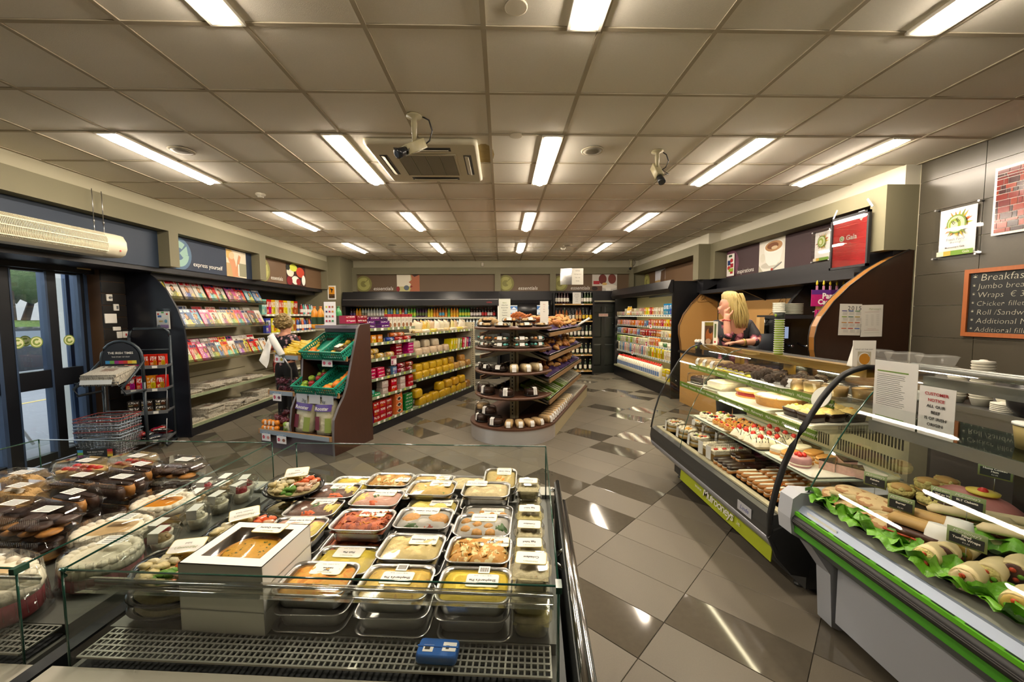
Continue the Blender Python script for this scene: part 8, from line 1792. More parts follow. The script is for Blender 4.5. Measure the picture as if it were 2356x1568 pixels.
# ================================================================== chilled food island in the foreground
IA = -.082
def il(x, y, z): return (.125+x*cos(IA)-y*sin(IA), .853+x*sin(IA)+y*cos(IA), z)
ZD = .79; ZR = 1.012; IDP = .95
SILL = M('grey white sill','#b4b0a2',.4); IBD = M('island body','#3c4140',.4,.2); WELL = M('chiller well','#6a6a64',.4,.3)
TINT = glass('tinted island glass','#f3f8f5',.08,0,1.36)
def island(label, x0, x1):
 t = thing('chiller_island', label, 'display case', il((x0+x1)/2,IDP/2,0), IA); ox, oy = (x0+x1)/2, IDP/2
 b = B(IBD); b.bb(x0-ox-.03,x1-ox+.03,-.2-oy,IDP+.1-oy,0,.66); part('body', b, t)
 part('sill', B(SILL).bb(x0-ox-.03,x1-ox+.04,-.2-oy,-.012-oy,.66,.775), t); part('sill', B(SILL).bb(x0-ox-.03,x1-ox+.04,IDP+.01-oy,IDP+.1-oy,.66,.775), t)
 b = B(WELL); b.bb(x0-ox,x1-ox,-.01-oy,IDP-oy,.66,ZD-.03); b.bb(x0-ox,x1-ox,.095-oy,IDP-.1-oy,ZD-.03,ZD); part('deck', b, t)
 g = B(M('grille metal','#9a9a92',.35,.5), M('grille well','#15161a',.7)); g.bb(x0+.02-ox,x1-.015-ox,.0-oy,.094-oy,ZD-.028,ZD-.026,1)
 n = int((x1-x0-.035)/.0155)
 for k in range(n+1): x = x0+.02-ox+(x1-x0-.035)*k/n; g.bb(x-.0022,x+.0022,.0-oy,.09-oy,ZD-.004,ZD)
 for k in range(6): y = .002+.0175*k-oy; g.bb(x0+.02-ox,x1-.015-ox,y-.0025,y+.0025,ZD-.004,ZD+.0005)
 part('air_grille', g, t)
 g = B(M('rear grille','#8c8f90',.4,.4));
 for k in range(24): x = x0+.03-ox+(x1-x0-.06)*k/23; g.bb(x-.012,x+.004,IDP-.085-oy,IDP-.005-oy,ZD+.02,ZD+.024)
 part('rear_grille', g, t)
 def pane(nm, pts):
  b = B(TINT); b.add(pts,[(0,1,2,3)]); p = part(nm, b, t)
  e = B(GEDGE); e.tube([pts[3],pts[2]],.0028,4); part('pane_edge', e, p)
 X0, X1, Y0_, Y1_ = x0-ox, x1-ox, -oy, IDP-oy
 pane('front_pane', [(X0,Y0_,ZD-.03),(X1,Y0_,ZD-.03),(X1,Y0_,ZR),(X0,Y0_,ZR)])
 pane('back_pane', [(X0,Y1_,ZD-.03),(X1,Y1_,ZD-.03),(X1,Y1_,ZR),(X0,Y1_,ZR)])
 pane('side_pane', [(X0,Y0_,ZD-.03),(X0,Y1_,ZD-.03),(X0,Y1_,ZR),(X0,Y0_,ZR)]); pane('side_pane', [(X1,Y0_,ZD-.03),(X1,Y1_,ZD-.03),(X1,Y1_,ZR),(X1,Y0_,ZR)])
 e = B(GEDGE)
 for x in (X0,X1):
  for y in (Y0_,Y1_): e.tube([(x,y,ZD-.03),(x,y,ZR)],.0032,4)
 e.tube([(X0,Y0_+.005,ZR-.02),(X0,Y0_,ZR+.002),(X0+.01,Y0_,ZR)],.006,5); e.bb(X1-.006,X1+.008,Y0_-.01,Y0_+.02,ZR-.012,ZR+.003); part('corner_edge', e, t)
 b = B(glass('acrylic rail','#f4f6f3',.3,.03,1.4)); b.prism([(Y0_+.006,ZR-.062),(Y0_+.05,ZR-.075),(Y0_+.055,ZR-.06),(Y0_+.05,ZR-.05),(Y0_+.006,ZR-.035)],'x',X0+.02,X1-.01,0,True); part('acrylic_rail', b, t)
 b = B(CHROME); b.tube([(X0+.02,Y0_+.052,ZR-.063),(X1-.01,Y0_+.052,ZR-.063)],.0035,6); part('rail_edge', b, t)
 return t
IS1 = island('glass sided chilled island of ready meals in foreground', -1.2, 0.0)
IS2 = island('left glass sided chilled island of cakes and pastries', -2.53, -1.32)
b = B(CHROME, IBD); b.tube([(.06,-.2,.80),(.06,1.05,.80)],.012,8); b.tube([(.09,-.2,.70),(.09,1.05,.70)],.014,8); b.bb(.045,.06,-.2,1.05,.3,.8,1)
for y in (-.15,.5,1.0): b.tube([(.02,y,.74),(.09,y,.70)],.008,6); b.tube([(.02,y,.77),(.06,y,.80)],.008,6)
solo('bumper_rail', b, 'pair of chrome bumper rails along the island right side', 'rail', il(0,0,0), IA)
# foil trays
FOIL = M('foil','#b9b9b6',.28,1,bump=(90,.35,.003)); FILM = glass('tray film','#fdfdfc',.1,.08,1.25); FLBL = M('meal label','#e8e5da',.5); KRIM = M('label rim','#b8a85a',.5)
def rr_pts(w, d, r, n):
 L = [2*(w-2*r)+2*(d-2*r)+2*PI*r][0]; out = []
 segs = []
 for qx,qy,a in ((1,1,0),(-1,1,PI/2),(-1,-1,PI),(1,-1,1.5*PI)): segs.append((qx*(w/2-r),qy*(d/2-r),a))
 poly = []
 for cx_,cy_,a in segs:
  for k in range(9): poly.append((cx_+r*cos(a+PI/2*k/8),cy_+r*sin(a+PI/2*k/8)))
 P = poly+[poly[0]]; ds = [0]
 for a,b2 in zip(P,P[1:]): ds.append(ds[-1]+math.hypot(b2[0]-a[0],b2[1]-a[1]))
 for k in range(n):
  s = ds[-1]*k/n; i = max(j for j in range(len(ds)-1) if ds[j] <= s+1e-9); f = (s-ds[i])/max(1e-9,ds[i+1]-ds[i])
  out.append((P[i][0]+(P[i+1][0]-P[i][0])*f, P[i][1]+(P[i+1][1]-P[i][1])*f))
 return out
TW, TD, TH = .2, .145, .052
def foil_b(w=TW, d=TD, h=TH):
 n = 120; rings = []
 for s,z,rib in ((.80,.0,0),(.83,.002,0),(.845,.008,1),(.90,h*.82,1),(.905,h*.88,0),(.985,h*.93,0),(1.0,h*.97,0),(.99,h*1.0,0),(.93,h*.97,0),(.9,h*.9,0)):
  ring = []
  for k,(x,y) in enumerate(rr_pts(w-(1-s)*w, d-(1-s)*w, .032*s, n)):
   q = 1-(.012 if rib and k % 2 else 0); ring.append((x*q,y*q,z))
  rings.append(ring)
 b = B(FOIL); b.loft(rings,0,False,True,False); b.add([(x,y,.002) for x,y,_ in rings[0]],[tuple(range(n-1,-1,-1))]); return b
foilm = foil_b().me()
fb2 = B(FILM); fb2.grid(lambda u,v: ((u-.5)*TW*.93,(v-.5)*TD*.92,TH*(.99+.03*sin(PI*u)*sin(PI*v)+.012*sin(17*u+5*v)*sin(PI*u)*sin(PI*v))),12,9); filmm = fb2.me()
def label_mesh(w=.088, d=.05):
 b = B(KRIM, FLBL); b.rr([(w+.004,d+.004,.008,0),(w+.004,d+.004,.008,.0004)],0,3); b.rr([(w,d,.007,.0004),(w,d,.007,.0009)],1,3); return b.me()
lblm = label_mesh(); BARC = M('bar code','#3a3a38',.6)
bcb = B(FLBL, BARC); bcb.bb(-.016,.016,-.018,.012,0,.0006,0);
for k in range(11): bcb.bb(-.012+.0022*k,-.012+.0022*k+(.0012 if k%3 else .0016),-.012,.006,.0006,.0009,1)
bcm = bcb.me()
def foodmat(n, c, sp=None, v=(50,.3), rough=.5): return M('food '+n, c, rough, var=v, bump=(60,.5,.006), tint=sp)
F_LAS = foodmat('lasagne','#d8a03a',('#d88a2a',1.0,.55)); F_SHEP = foodmat('toasted mash','#d2b04a',('#b8904a',.5,.62)); F_SHEP2 = foodmat('yellow mash','#d8bc2e',None,(40,.1)); F_FISH = foodmat('fish pie','#c9b43a',None,(30,.12)); F_POT = foodmat('creamed potato','#d0bc7a',None,(40,.15)); F_CHED = foodmat('grated cheese','#d98f2e',None,(90,.3)); F_PAST = foodmat('pasta bake','#c08a34',('#d8c88a',.8,.55)); F_STIR = foodmat('stir fry','#b85a2a',('#8a3a1c',.8,.55)); F_CAKE = foodmat('fish cake','#b8833a',None,(90,.4)); F_MUSH = foodmat('crumbed','#b07f36',None,(90,.4)); F_BEEF = foodmat('roast beef','#5a3a28',None,(40,.4)); F_CAR = foodmat('carrot','#d8622a',None,(60,.2)); F_GRN = foodmat('green veg','#3a5a24',None,(60,.5)); F_HAM = foodmat('sliced ham','#c99a86',None,(20,.2)); F_RICE = foodmat('rice','#cdbd8c',None,(120,.3)); F_MASH = foodmat('plain mash','#cfbe60',None,(40,.15)); F_GBR = foodmat('garlic bread','#c9a85a',('#8a9a4a',1.2,.66)); F_COLE = foodmat('coleslaw','#cfc59a',('#c9905a',1.4,.68),(90,.3)); F_EGG = foodmat('egg salad','#cdbf7a',None,(60,.3)); F_POTS = foodmat('potato salad','#c9c082',('#8a9a5a',1.5,.7),(60,.3))
GREYF = M('meal base','#a8a59a',.5)
def meal(key, lab, x, y, z, fills, lname=None, lx=0.0, ly=.02, lrot=0.0, stack=0, yaw=0.0, bar=False, w=1.0, d=1.0, price='\u20ac4.50', side=False):
 """tray with its food, film and upside-down label; z is its rim height"""
 zb = z-TH;
 for k in range(stack):
  u = solo('meal_tray', foilm, 'foil tray below the %s tray, %s down' % (key, od(k)), 'ready meal', il(x+rnd.uniform(-.006,.006), y+rnd.uniform(-.006,.006), zb-.0455*(k+1)), IA+yaw+rnd.uniform(-.04,.04), None, 'foil trays underneath the top layer', (w,d,.86)); part('film', filmm, u)
 t = solo('meal_tray', foilm, lab, 'ready meal', il(x,y,zb), IA+yaw, None, 'foil trays of ready meals', (w,d,1))
 for q,(kind,m,*a) in enumerate(fills):
  b = B(m)
  if kind == 'all': b.blob(TW*.9,TD*.86,.018,0,12,9,a[0] if a else .25,(0,0,TH*.66),8)
  elif kind == 'heap': b.blob(a[2],a[3],a[4] if len(a) > 4 else .02,0,9,7,.35,(a[0],a[1],TH*.66),3)
  elif kind == 'balls':
   for (bx_,by_) in a[0]: b.ball((bx_,by_,TH*.78),a[1],0,10,7,(1,1,a[2] if len(a) > 2 else .8),.06)
  elif kind == 'strips':
   for k in range(a[0]):
    px,py,an = rnd.uniform(-a[1],a[1]),rnd.uniform(-a[2],a[2]),rnd.uniform(0,PI); l = a[3] if len(a) > 3 else .02
    b.tube([(px-l*cos(an),py-l*sin(an),TH*.84),(px,py,TH*.84+rnd.uniform(.004,.013)),(px+l*cos(an),py+l*sin(an),TH*.84)],.0032,4)
  part('food', b, t)
 part('film', filmm, t)
 if lname is not None:
  L = part('label', lblm, t, (lx,ly,TH*1.025), (0,0,PI+lrot)) if not side else part('label', lblm, t, (lx,ly,TH*1.025), (0,0,PI+lrot), None, None, None, (.7,.9,1))
  two = '\n' in lname
  text(lname, .0125 if not two and len(lname) < 16 else .0095, INK, L, (0,.0 if not two else .003,.0012), (0,0,0), bold=.0003)
  text("Mulrooney's", .0085, INKG, L, (0,.0165,.0012), (0,0,0), shear=.3); text('Use By: 21/09/15    '+price, .0048, INK, L, (0,-.019,.0012), (0,0,0))
  if bar: part('bar_code', bcm, t, (lx,ly+.042,TH*1.026), (0,0,PI))
 return t
meal('lasagne','foil tray of beef lasagne with orange cheese, front left',-.655,.162,.9,[('all',F_LAS),('heap',F_CHED,-.02,-.01,.12,.08)],'Beef\nLasagne',.01,.035,0,2)
meal("left shepherd's pie","foil tray of shepherd's pie with browned mash, front middle",-.433,.158,.9,[('all',F_SHEP,.12)],"Shepherd's Pie",0,.01,0,2,0,True)
meal("right shepherd's pie","foil tray of shepherd's pie with plain yellow mash, front right",-.216,.158,.9,[('all',F_SHEP2,.06)],"Shepherd's Pie",.02,.01,0,2,0,True)
meal('fish pie','foil tray of fish pie, second row left',-.64,.285,.875,[('all',F_FISH,.06)],'Fish Pie',.0,.03,0,1)
meal('garlic potato','foil tray of garlic potatoes with orange cheese, second row middle',-.437,.315,.905,[('all',F_POT),('heap',F_CHED,.0,-.01,.11,.07,.014)],'Garlic Potatoes',.03,.03,0,1)
meal('pasta bake','foil tray of creamy tomato and chicken pasta bake, second row right',-.224,.31,.905,[('all',F_PAST,.45),('strips',F_PAST,36,.07,.045),('strips',foodmat('melted cheese','#d8c88a'),26,.06,.03,.014)],'Creamy Tomato & Chicken\nPasta Bake',.045,.035,0,1)
meal('under stir fry','foil tray of stir fry half hidden under another tray',-.655,.395,.868,[('all',F_STIR,.4)],None,0,0,0,1,.05)
meal('stir fry','foil tray of chicken stir fry perched on another tray',-.642,.43,.925,[('all',F_STIR,.4),('strips',F_STIR,46,.075,.045),('strips',F_CHED,18,.06,.03)],'Chicken Stirfry',.02,.04,0,0)
meal('fish cake','foil tray of two Thai fish cakes, third row',-.442,.47,.915,[('all',GREYF,.05),('balls',F_CAKE,[(-.042,.0),(.048,.0)],.04,.45),('heap',F_GRN,-.03,-.045,.08,.03,.016),('heap',F_STIR,.03,-.045,.05,.03,.014)],'Thai Fish Cakes',0,.04,0,1)
meal('mushroom','foil tray of crumbed garlic mushrooms with parsley, third row right',-.232,.46,.9,[('all',GREYF,.05),('balls',F_MUSH,[(-.06,.02),(-.055,-.03),(-.02,.0),(-.015,-.045),(.02,-.01),(.03,-.045)],.021,.9),('heap',F_GRN,.062,-.02,.05,.045,.024),('balls',F_POT,[(.06,.035)],.02,.5)],'Garlic Mushrooms',0,.042,0,1)
meal('mashed potato','foil tray of mashed potato scoops, fourth row',-.451,.615,.88,[('all',F_MASH,.1),('balls',F_MASH,[(-.05,0),(.03,0)],.036,.6)],'Mashed Potato',.03,.03,0,1)
meal('croquette','foil tray of potato croquettes, fourth row right',-.235,.6,.865,[('all',GREYF,.05),('balls',F_MUSH,[(-.06,.0),(-.02,.01),(.02,0),(.06,.0),(-.04,-.04),(.04,-.04)],.02,.8)],'Potato Croquettes (6)',.02,.015,0,0)
meal('turkey and ham','foil tray of turkey and ham dinner, fourth row left',-.685,.655,.895,[('all',F_HAM,.1),('heap',F_MASH,-.055,0,.07,.1),('heap',F_GRN,.0,.01,.05,.06),('heap',F_CAR,.0,-.04,.05,.04)],'Turkey & Ham Dinner',.02,.035,0,1)
meal('near roast beef','foil tray of roast beef dinner, left column second from back',-.9,.575,.89,[('all',F_BEEF,.2),('heap',F_MASH,.06,0,.06,.11),('heap',F_GRN,0,.01,.05,.07),('heap',F_CAR,.0,-.045,.08,.03)],'Roast Beef Dinner',.02,.04,0,1,.05)
meal('near turkey and ham','foil tray of turkey and ham dinner beside the quiche box',-.89,.43,.89,[('all',F_HAM,.15),('heap',F_MASH,.065,0,.06,.11),('heap',F_GRN,.01,-.02,.05,.06),('heap',F_CAR,.01,-.045,.04,.02)],'Turkey & Ham Dinner',.0,.04,0,1,.05)
meal('garlic bread','foil tray of garlic bread, fifth row',-.482,.735,.905,[('all',F_GBR,.2),('balls',F_GBR,[(-.03,-.02),(.03,.0)],.035,.4)],'Garlic Bread',.03,.03,0,1)
meal('chicken curry','foil tray of Thai chicken curry and rice, fifth row right',-.253,.73,.905,[('all',F_RICE,.12)],'Thai Chicken Curry & Rice',-.045,.045,0,1)
meal('far roast beef','foil tray of roast beef dinner, left column at back',-.89,.71,.895,[('all',F_BEEF,.2),('heap',F_MASH,.055,.01,.07,.1),('heap',F_GRN,.0,.0,.04,.06),('heap',F_CAR,.02,-.045,.1,.03)],'Roast Beef Dinner',.02,.035,0,1,.08)
meal('rear garlic bread','foil tray of garlic bread behind the turkey dinner',-.655,.765,.87,[('all',F_GBR,.2)],'Garlic Bread',.02,.03,0,0)
meal('back row first','foil tray in the back row, leftmost',-.88,.855,.865,[('all',F_SHEP2,.1)],'Shepherd\u2019s Pie',.06,.0,0,0,0,False,1,1,'\u20ac3.99',True)
meal('back row second','foil tray of cheese topped pasta in back row, second from left',-.706,.855,.885,[('all',F_PAST,.3),('strips',F_PAST,20,.06,.04)],'Bolognese',.06,-.01,0,1,0,False,1,1,'\u20ac3.99',True)
meal('back row third','foil tray of garlic bread in back row, third from left',-.525,.88,.87,[('all',F_GBR,.3)],'Cottage Pie',.05,.03,0,0,0,False,1,1,'\u20ac3.99',True)
meal('back row fourth','foil tray of rice in back row, fourth from left',-.355,.87,.87,[('all',F_RICE,.15)],'Fried Rice',.06,.0,0,0,0,False,1,1,'\u20ac2.50',True)
t = meal('back row fifth','small foil tray of mash and orange cheese tipped up at back right',-.205,.875,.90,[('all',F_POT,.12),('heap',F_CHED,0,-.01,.08,.07)],'Potato Gratin',.02,.045,0,1,0,False,.74,.9,'\u20ac2.50'); t.rotation_euler = (.3,0,IA)
# clear salad tubs down the right edge
tb_ = B(glass('tub plastic','#fdfdfc',.08,.04,1.25)); tb_.rr([(.085,.075,.02,0),(.1,.09,.025,.045),(.108,.098,.025,.047),(.108,.098,.025,.052),(.1,.09,.025,.06),(.094,.084,.02,.064)],0,4); tubm2 = tb_.me()
def tubs(lab, name, x, y, z, m, stack):
 for k in range(stack+1):
  top = k == 0; zz = z-.064-.062*k
  t = solo('salad_tub', tubm2, lab if top else 'clear tub under the %s tub, %s down' % (lab.split('tub of ')[-1], od(k-1)), 'salad tub', il(x+(rnd.uniform(-.005,.005) if k else 0),y+(rnd.uniform(-.005,.005) if k else 0),zz), IA+rnd.uniform(-.05,.05), None, 'clear tubs along the island right edge')
  b = B((m,F_COLE,F_EGG)[k % 3] if k else m); b.rr([(.08,.07,.02,.002),(.094,.084,.024,.038)],0,4); b.blob(.092,.082,.012,0,9,8,.4,(0,0,.036),6); part('food', b, t)
  if top:
   L = part('label', lblm, t, (0,.008,.0648), (0,0,PI), None, None, None, (.9,1,1)); text(name, .0125, INK, L, (0,-.002,.0012), (0,0,0), bold=.0003); text("Mulrooney's", .0085, INKG, L, (0,.0165,.0012), (0,0,0), shear=.3)
tubs('clear tub of coleslaw at back of right edge','Coleslaw',-.08,.82,.9,F_COLE,1); tubs('clear tub of egg salad, second from back on right edge','Egg Salad',-.072,.6,.885,F_EGG,0); tubs('clear tub of coleslaw at middle of right edge','Coleslaw',-.072,.485,.885,F_COLE,0); tubs('clear tub of egg salad, third from front on right edge','Egg Salad',-.07,.365,.89,F_EGG,0); tubs('clear tub of potato salad, second from front on right edge','Potato Salad',-.067,.245,.905,F_POTS,0); tubs('clear tub of coleslaw at front right corner','Coleslaw',-.063,.135,.985,F_COLE,2)
# quiche boxes
def quiche_box(lab, x, y, z, top):
 t = thing('quiche_box', lab, 'box', il(x,y,z), IA-.03, 'white quiche boxes')
 w, d, h = .235, .21, .062; b = B(PAPER); b.bb(-w/2,w/2,-d/2,-d/2+.003,0,h); b.bb(-w/2,w/2,d/2-.003,d/2,0,h); b.bb(-w/2,-w/2+.003,-d/2,d/2,0,h); b.bb(w/2-.003,w/2,-d/2,d/2,0,h); b.bb(-w/2,w/2,-d/2,d/2,0,.003)
 if top:
  for q in ((-w/2,w/2,-d/2,-d/2+.035),(-w/2,w/2,d/2-.03,d/2),(-w/2,-w/2+.032,-d/2+.035,d/2-.03),(w/2-.032,w/2,-d/2+.035,d/2-.03)): b.bb(*q,h-.002,h)
 else: b.bb(-w/2,w/2,-d/2,d/2,h-.002,h)
 part('carton', b, t)
 if top:
  b = B(DKP); b.bb(-w/2+.004,w/2-.004,-d/2+.004,d/2-.004,.003,.006); part('insert', b, t)
  b = B(foodmat('quiche','#d09a26',('#4a5a1e',1.6,.64)), PAS); b.lathe([(.07,.008),(.082,.03),(.084,.034)],22,1); b.lathe([(.078,.032),(.06,.042),(.02,.046),(.001,.045)],22,0); part('quiche', b, t)
  part('window_film', B(FILM).grid(lambda u,v: ((u-.5)*(w-.06),(v-.5)*(d-.06),h-.003+.004*sin(9*u+4*v)*sin(PI*u)*sin(PI*v)),10,8), t)
  L = part('label', lblm, t, (.01,d/2-.03,h+.001), (0,0,PI)); text('Bacon Quiche', .0115, INK, L, (0,0,.0012), (0,0,0), bold=.0003); text("Mulrooney's", .0085, INKG, L, (0,.0165,.0012), (0,0,0), shear=.3)
for k in range(3): quiche_box('white quiche box, %s' % ('bottom of the stack','middle of the stack','top one with window showing golden quiche')[k], -.87, .19, ZD+.001+.0625*k, k == 2)
# salad bowls: black oval trays with clear domes
def salad(lab, x, y, z, yaw, tilt=0.0, full=True, name='Salad'):
 t = thing('salad_bowl', lab, 'salad', il(x,y,z), (tilt,0,IA+yaw), 'black oval salad bowls')
 b = B(M('black gloss tray','#17181a',.12)); b.lathe([(.055,0),(.08,.008),(.1,.03),(.106,.032),(.104,.036),(.094,.034),(.07,.012)],32,0,(0,0,0),1.12,.82); part('tray', b, t)
 b = B(*[foodmat(n,c) for n,c in (('cous cous','#c9b45a'),('grated carrot','#d8622a'),('grated cheese pale','#cfc08a'),('green leaf','#5a8a2a'),('sliced chicken','#cfa98a'),('boiled egg','#d8cfa8'))]); b.lathe([(.08,.02),(.09,.034),(.05,.04),(.001,.04)],24,2,(0,0,0),1.1,.8)
 for k in range(44 if full else 8):
  a = k*2.4; q = .012+.064*(k/44)**.5; s_ = int((a % (2*PI))/(2*PI)*6); b.ball((q*1.12*cos(a),q*.82*sin(a),.042+.008*sin(k*1.7)),.0135,(1,0,5,2,3,4)[s_],7,5,(1.3,.9,.7),.3)
 part('salad', b, t)
 b = B(CLEAR); b.lathe([(.102,.036),(.098,.05),(.08,.068),(.045,.078),(.001,.08)],32,0,(0,0,0),1.12,.82,True,0,False); part('dome', b, t)
 if full:
  L = part('label', lblm, t, (.0,.045,.073), (-.25,0,PI+.1)); text("Mulrooney's", .012, INKG, L, (0,.008,.0012), (0,0,0), shear=.3); text(name, .009, INK, L, (0,-.008,.0012), (0,0,0))
salad('black domed salad bowl with carrot and egg, at back', -1.05, .69, .885, .2, .15); salad('dark salad bowl under the carrot and egg bowl', -1.05, .68, .80, .3, .05, False)
salad('domed chicken salad bowl with long white label, in the middle', -1.06, .41, .85, .5, .1, True, 'Chicken Salad'); salad('black bowl under the chicken salad bowl', -1.07, .41, .792, .2, 0, False)
salad('domed salad bowl with carrot and dip, at front', -1.07, .17, .875, .15, .05); salad('salad bowl under the front bowl, upper', -1.075, .165, .825, .1, 0, False); salad('salad bowl under the front bowl, lowest', -1.075, .165, .7905, .1, 0, False)
# blue thermometer on the grille
t = thing('thermometer', 'blue thermometer block on the front grille', 'thermometer', il(-.29,.045,ZD+.001), IA-.02); b = B(M('blue plastic block','#1a5aa8',.35)); b.rr([(.095,.05,.008,0),(.1,.055,.01,.004),(.1,.055,.01,.018),(.094,.048,.008,.024)],0,3); b.bb(-.05,.05,-.002,.002,.024,.026); part('case', b, t)
b = B(PAPER, INK); b.bb(-.035,-.01,-.016,.004,.0242,.0248,0); b.bb(.012,.045,-.012,.014,.0242,.0248,0); b.bb(-.031,-.018,-.01,.0,.0248,.0251,1); b.bb(.02,.028,-.006,.004,.0248,.0251,1); part('label', b, t)
# ------------------------------------------------------------------ left island: pastry packs, cakes, dessert cups
lt_mesh = None
PRL = B(LBL, M('print grey','#55534e',.6)); PRL.bb(-.035,.035,-.022,.022,0,.0005,0)
for k in range(4): PRL.bb(-.028,.022+.002*k,.012-.009*k,.0145-.009*k,.0005,.0008,1)
prlm = PRL.me()
def clamshell(lab, x, y, z, kind, yaw=0.0, w=.2, d=.13, h=.075, stack=0, lx=.03):
 for q in range(stack+1):
  t = thing('pastry_pack', lab if q == stack else 'clear pastry pack underneath: '+lab, 'pastry pack', il(x+(rnd.uniform(-.01,.01) if q < stack else 0),y,z+h*.98*q), IA+yaw+rnd.uniform(-.05,.05), 'clear pastry packs on the left island')
  if kind == 'eclair':
   b = B(DBR, GBR, CHO)
   for k in range(3): b.rr([(w*.8,d*.2,.012,.008),(w*.84,d*.24,.015,h*.4),(w*.8,d*.2,.014,h*.62)],k%2,3,(0,-d*.28+d*.28*k,0)); b.rr([(w*.8,d*.2,.014,h*.6),(w*.74,d*.16,.012,h*.68)],2,3,(0,-d*.28+d*.28*k,0))
  elif kind == 'cookie':
   b = B(GBR, DBR)
   for k in range(10): b.lathe([(.03,0),(.034,.006),(.02,.012)],12,k%2,(-w*.32+w*.64*(k%5)/4,-d*.18+d*.36*(k//5),.012+.02*(k%2)))
  elif kind == 'crumble':
   b = B(M('crumble','#b8935a',.7,var=(60,.4),bump=(80,1,.01)), SUG); b.blob(w*.88,d*.84,h*.62,0,14,10,.2,(0,0,.006),8); b.blob(w*.6,d*.3,h*.7,1,8,6,.1,(0,0,.006),6)
  elif kind == 'berry':
   b = B(M('custard tart','#d0b070',.5,var=(30,.2)), STR, M('pink glaze','#c97a6a',.3)); b.rr([(w*.84,d*.8,.02,.006),(w*.86,d*.82,.02,h*.5)],0,3)
   for k in range(8): b.ball((-w*.32+w*.64*(k%4)/3,-d*.15+d*.3*(k//4),h*.52),.016,1+(k%3 == 2),8,6,(1.3,1,.6))
  else:
   b = B(GBR, M('yellow bake','#c99a2e',.5,var=(30,.3)));
   for k in range(4): b.tube([(-w*.36,-d*.3+d*.2*k,.03),(0,-d*.3+d*.2*k,.045),(w*.36,-d*.3+d*.2*k,.03)],[.008,.016,.008],8,k%2)
  part('pastry', b, t)
  b = B(CLEAR); b.rr([(w*.86,d*.82,.015,0),(w*.95,d*.93,.018,h*.42),(w,d,.012,h*.45),(w,d,.012,h*.49),(w*.94,d*.92,.018,h*.53),(w*.84,d*.8,.015,h*.96),(w*.8,d*.76,.015,h)],0,3)
  for k in range(22):
   xx = -w*.4+w*.8*k/21
   for s in (-1,1): b.tube([(xx,s*d*.465,h*.54),(xx*.93,s*d*.41,h*.94)],.0016,3)
  part('clear_pack', b, t); part('label', prlm, t, (lx,.0,h*1.005), (0,0,PI))
zc = ZD+.002
for k,(x,y,kd,st) in enumerate(((-2.28,.68,'crumble',0),(-2.16,.83,'berry',0),(-1.98,.9,'berry',0),(-1.86,.80,'eclair',0),(-1.71,.86,'cookie',0),(-2.12,.56,'crumble',0),(-1.99,.67,'eclair',0),(-1.8,.66,'eclair',0),(-1.95,.42,'cookie',0),(-1.77,.38,'cookie',0),(-1.84,.52,'eclair',0),(-2.2,.4,'crumble',0),(-2.0,.26,'eclair',0))):
 clamshell('clear pack of %s, %s counted from the far left' % ({'crumble':'crumble topped squares','berry':'berry custard tarts','eclair':'chocolate eclairs','cookie':'chocolate chip cookies'}[kd], od(k)), x, y, zc, kd, -.12+rnd.uniform(-.08,.08), .2, .135, .085, 1 if k not in (12,11) else 0)
def cream_cake(lab, x, y, z, w, d, h, fill, top, yaw=0.0, ribs=True):
 t = thing('cream_cake', lab, 'cake', il(x,y,z), IA+yaw); b = B(fill, CRM, top);
 b.lathe([(.46,0),(.5,h*.1),(.5,h*.45)],24,0,(0,0,.004),w,d); b.lathe([(.5,h*.45),(.52,h*.6),(.5,h*.72),(.4,h*.78),(.001,h*.78)],24,1,(0,0,.004),w,d); part('cake', b, t)
 b = B(CRM);
 for k in range(22): a = 2*PI*k/22; b.ball((w*.43*cos(a),d*.43*sin(a),h*.8),.016,0,7,5,(1,1,.7))
 part('cream', b, t); b = B(top); b.blob(w*.62,d*.6,h*.12,0,9,8,.25,(0,0,h*.78),3); part('topping', b, t)
 b = B(CLEAR); b.lathe([(.52,0),(.56,h*.1),(.57,h*.12),(.54,h*.2),(.5,h*1.0),(.4,h*1.1),(.001,h*1.12)],36,0,(0,0,0),w,d,True,0,False)
 if ribs:
  for k in range(36): a = 2*PI*k/36; b.tube([(w*.54*cos(a),d*.54*sin(a),h*.22),(w*.5*cos(a),d*.5*sin(a),h*.98)],.0016,3)
 part('clear_dome', b, t); part('label', prlm, t, (.02,.02,h*1.13), (0,0,PI), None, None, None, 1.1)
cream_cake('oval cream cake with orange topping in clear dome', -1.56, .62, zc, .22, .17, .1, SPG, M('apricot glaze','#d88a24',.25), .1, False)
cream_cake('cream cake with toasted topping in ribbed clear dome', -1.55, .42, zc, .24, .19, .1, M('red sponge','#8a3a3c',.7,var=(60,.3)), M('toasted cream','#c9a878',.6,var=(20,.3)), .1)
cream_cake('cream cake with pink sponge and nut topping, nearer one', -1.43, .28, zc, .2, .18, .1, M('pink sponge','#a8686a',.7,var=(60,.3)), CRM, .1)
cream_cake('largest cream cake at near left with cherry sponge', -1.62, .1, zc, .36, .2, .14, M('cherry red sponge','#7a3036',.7,var=(60,.3)), M('toasted cream','#c9a878',.6,var=(20,.3)), .05)
cream_cake('cream cake at the far left near corner', -1.98, .1, zc, .3, .2, .12, SPG, CRM, .0)
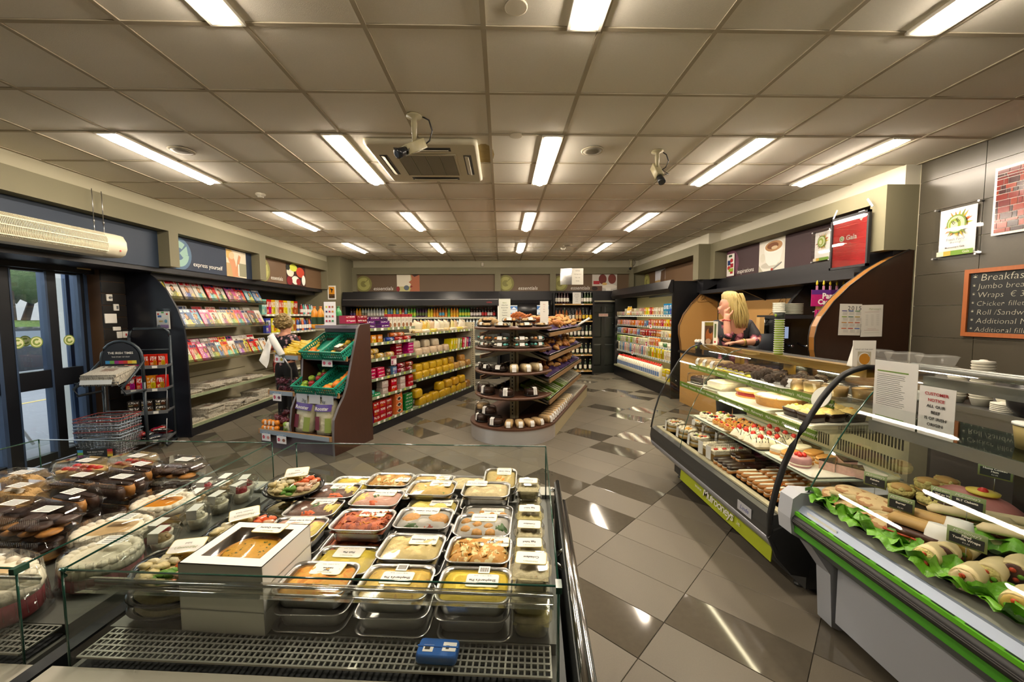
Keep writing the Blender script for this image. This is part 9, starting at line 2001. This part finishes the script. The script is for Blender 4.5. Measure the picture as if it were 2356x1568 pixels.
def dessert(lab, x, y, z, m):
 t = thing('dessert_cup', lab, 'dessert cup', il(x,y,z), IA+rnd.uniform(-.3,.3), 'clear dessert cups on the left island'); b = B(CRM, m); b.lathe([(.026,.004),(.034,.045)],14,0); b.ball((0,0,.05),.022,1,9,6,(1.2,1.2,.7),.1);
 for k in range(4): b.ball((.018*cos(k*1.6),.018*sin(k*1.6),.056),.009,1,6,5)
 part('dessert', b, t); b = B(CLEAR); b.rr([(.06,.06,.012,0),(.085,.085,.015,.058),(.09,.09,.015,.06),(.09,.09,.015,.064),(.075,.075,.02,.085)],0,3); part('cup', b, t)
 b = B(LBL); b.add([(-.018,-.04,.05),(.018,-.04,.05),(.018,-.036,.0855),(-.018,-.036,.0855),(-.018,.02,.088),(.018,.02,.088)],[(0,1,2,3),(3,2,5,4)]); part('label', b, t)
RBY = M('raspberry','#a81f2e',.35,bump=(150,.5,.003))
for k,(x,y) in enumerate(((-1.56,.83),(-1.45,.80),(-1.39,.70),(-1.40,.87),(-1.5,.72),(-1.38,.58),(-1.42,.47),(-1.37,.42),(-1.45,.64),(-1.37,.8),(-1.5,.88))): dessert('clear dessert cup with %s, %s counted from the back left' % (('red berries','brown crumble','cream')[k%3],od(k)), x, y, zc, (RBY,LBR,CRM)[k%3])
t = thing('jelly_tub', 'clear tub of dark red jelly at far left of island', 'tub', il(-2.40,.58,zc)); b = B(M('red jelly','#5a0f1e',.15)); b.lathe([(.055,.004),(.068,.07)],20); part('jelly', b, t); b = B(CLEAR); b.lathe([(.057,0),(.074,.1),(.08,.102),(.08,.108),(.001,.11)],22,0,caps=False); part('tub', b, t)
t = thing('salad_platter', 'oval clear platter with white price label at far left corner', 'platter', il(-2.37,.8,zc)); b = B(CLEAR); b.lathe([(.08,0),(.13,.05),(.135,.055),(.13,.06),(.07,.09),(.001,.1)],28,0,(0,0,0),1.1,.75,True,0,False); part('platter', b, t); b = B(F_POTS); b.ball((.05,0,.04),.05,0,10,7,(1.2,.8,.6),.1); part('salad', b, t); L = part('label', lblm, t, (.0,-.05,.085), (.6,0,0)); text('\u20ac3.00', .018, INK, L, (0,0,.0012), (0,0,0))
solo('island_strut', B(DARKM).bb(-.02,.02,-.12,.9,.5,.775), 'dark strut filling the gap between the two islands', 'strut', il(-1.26,0,0), IA)
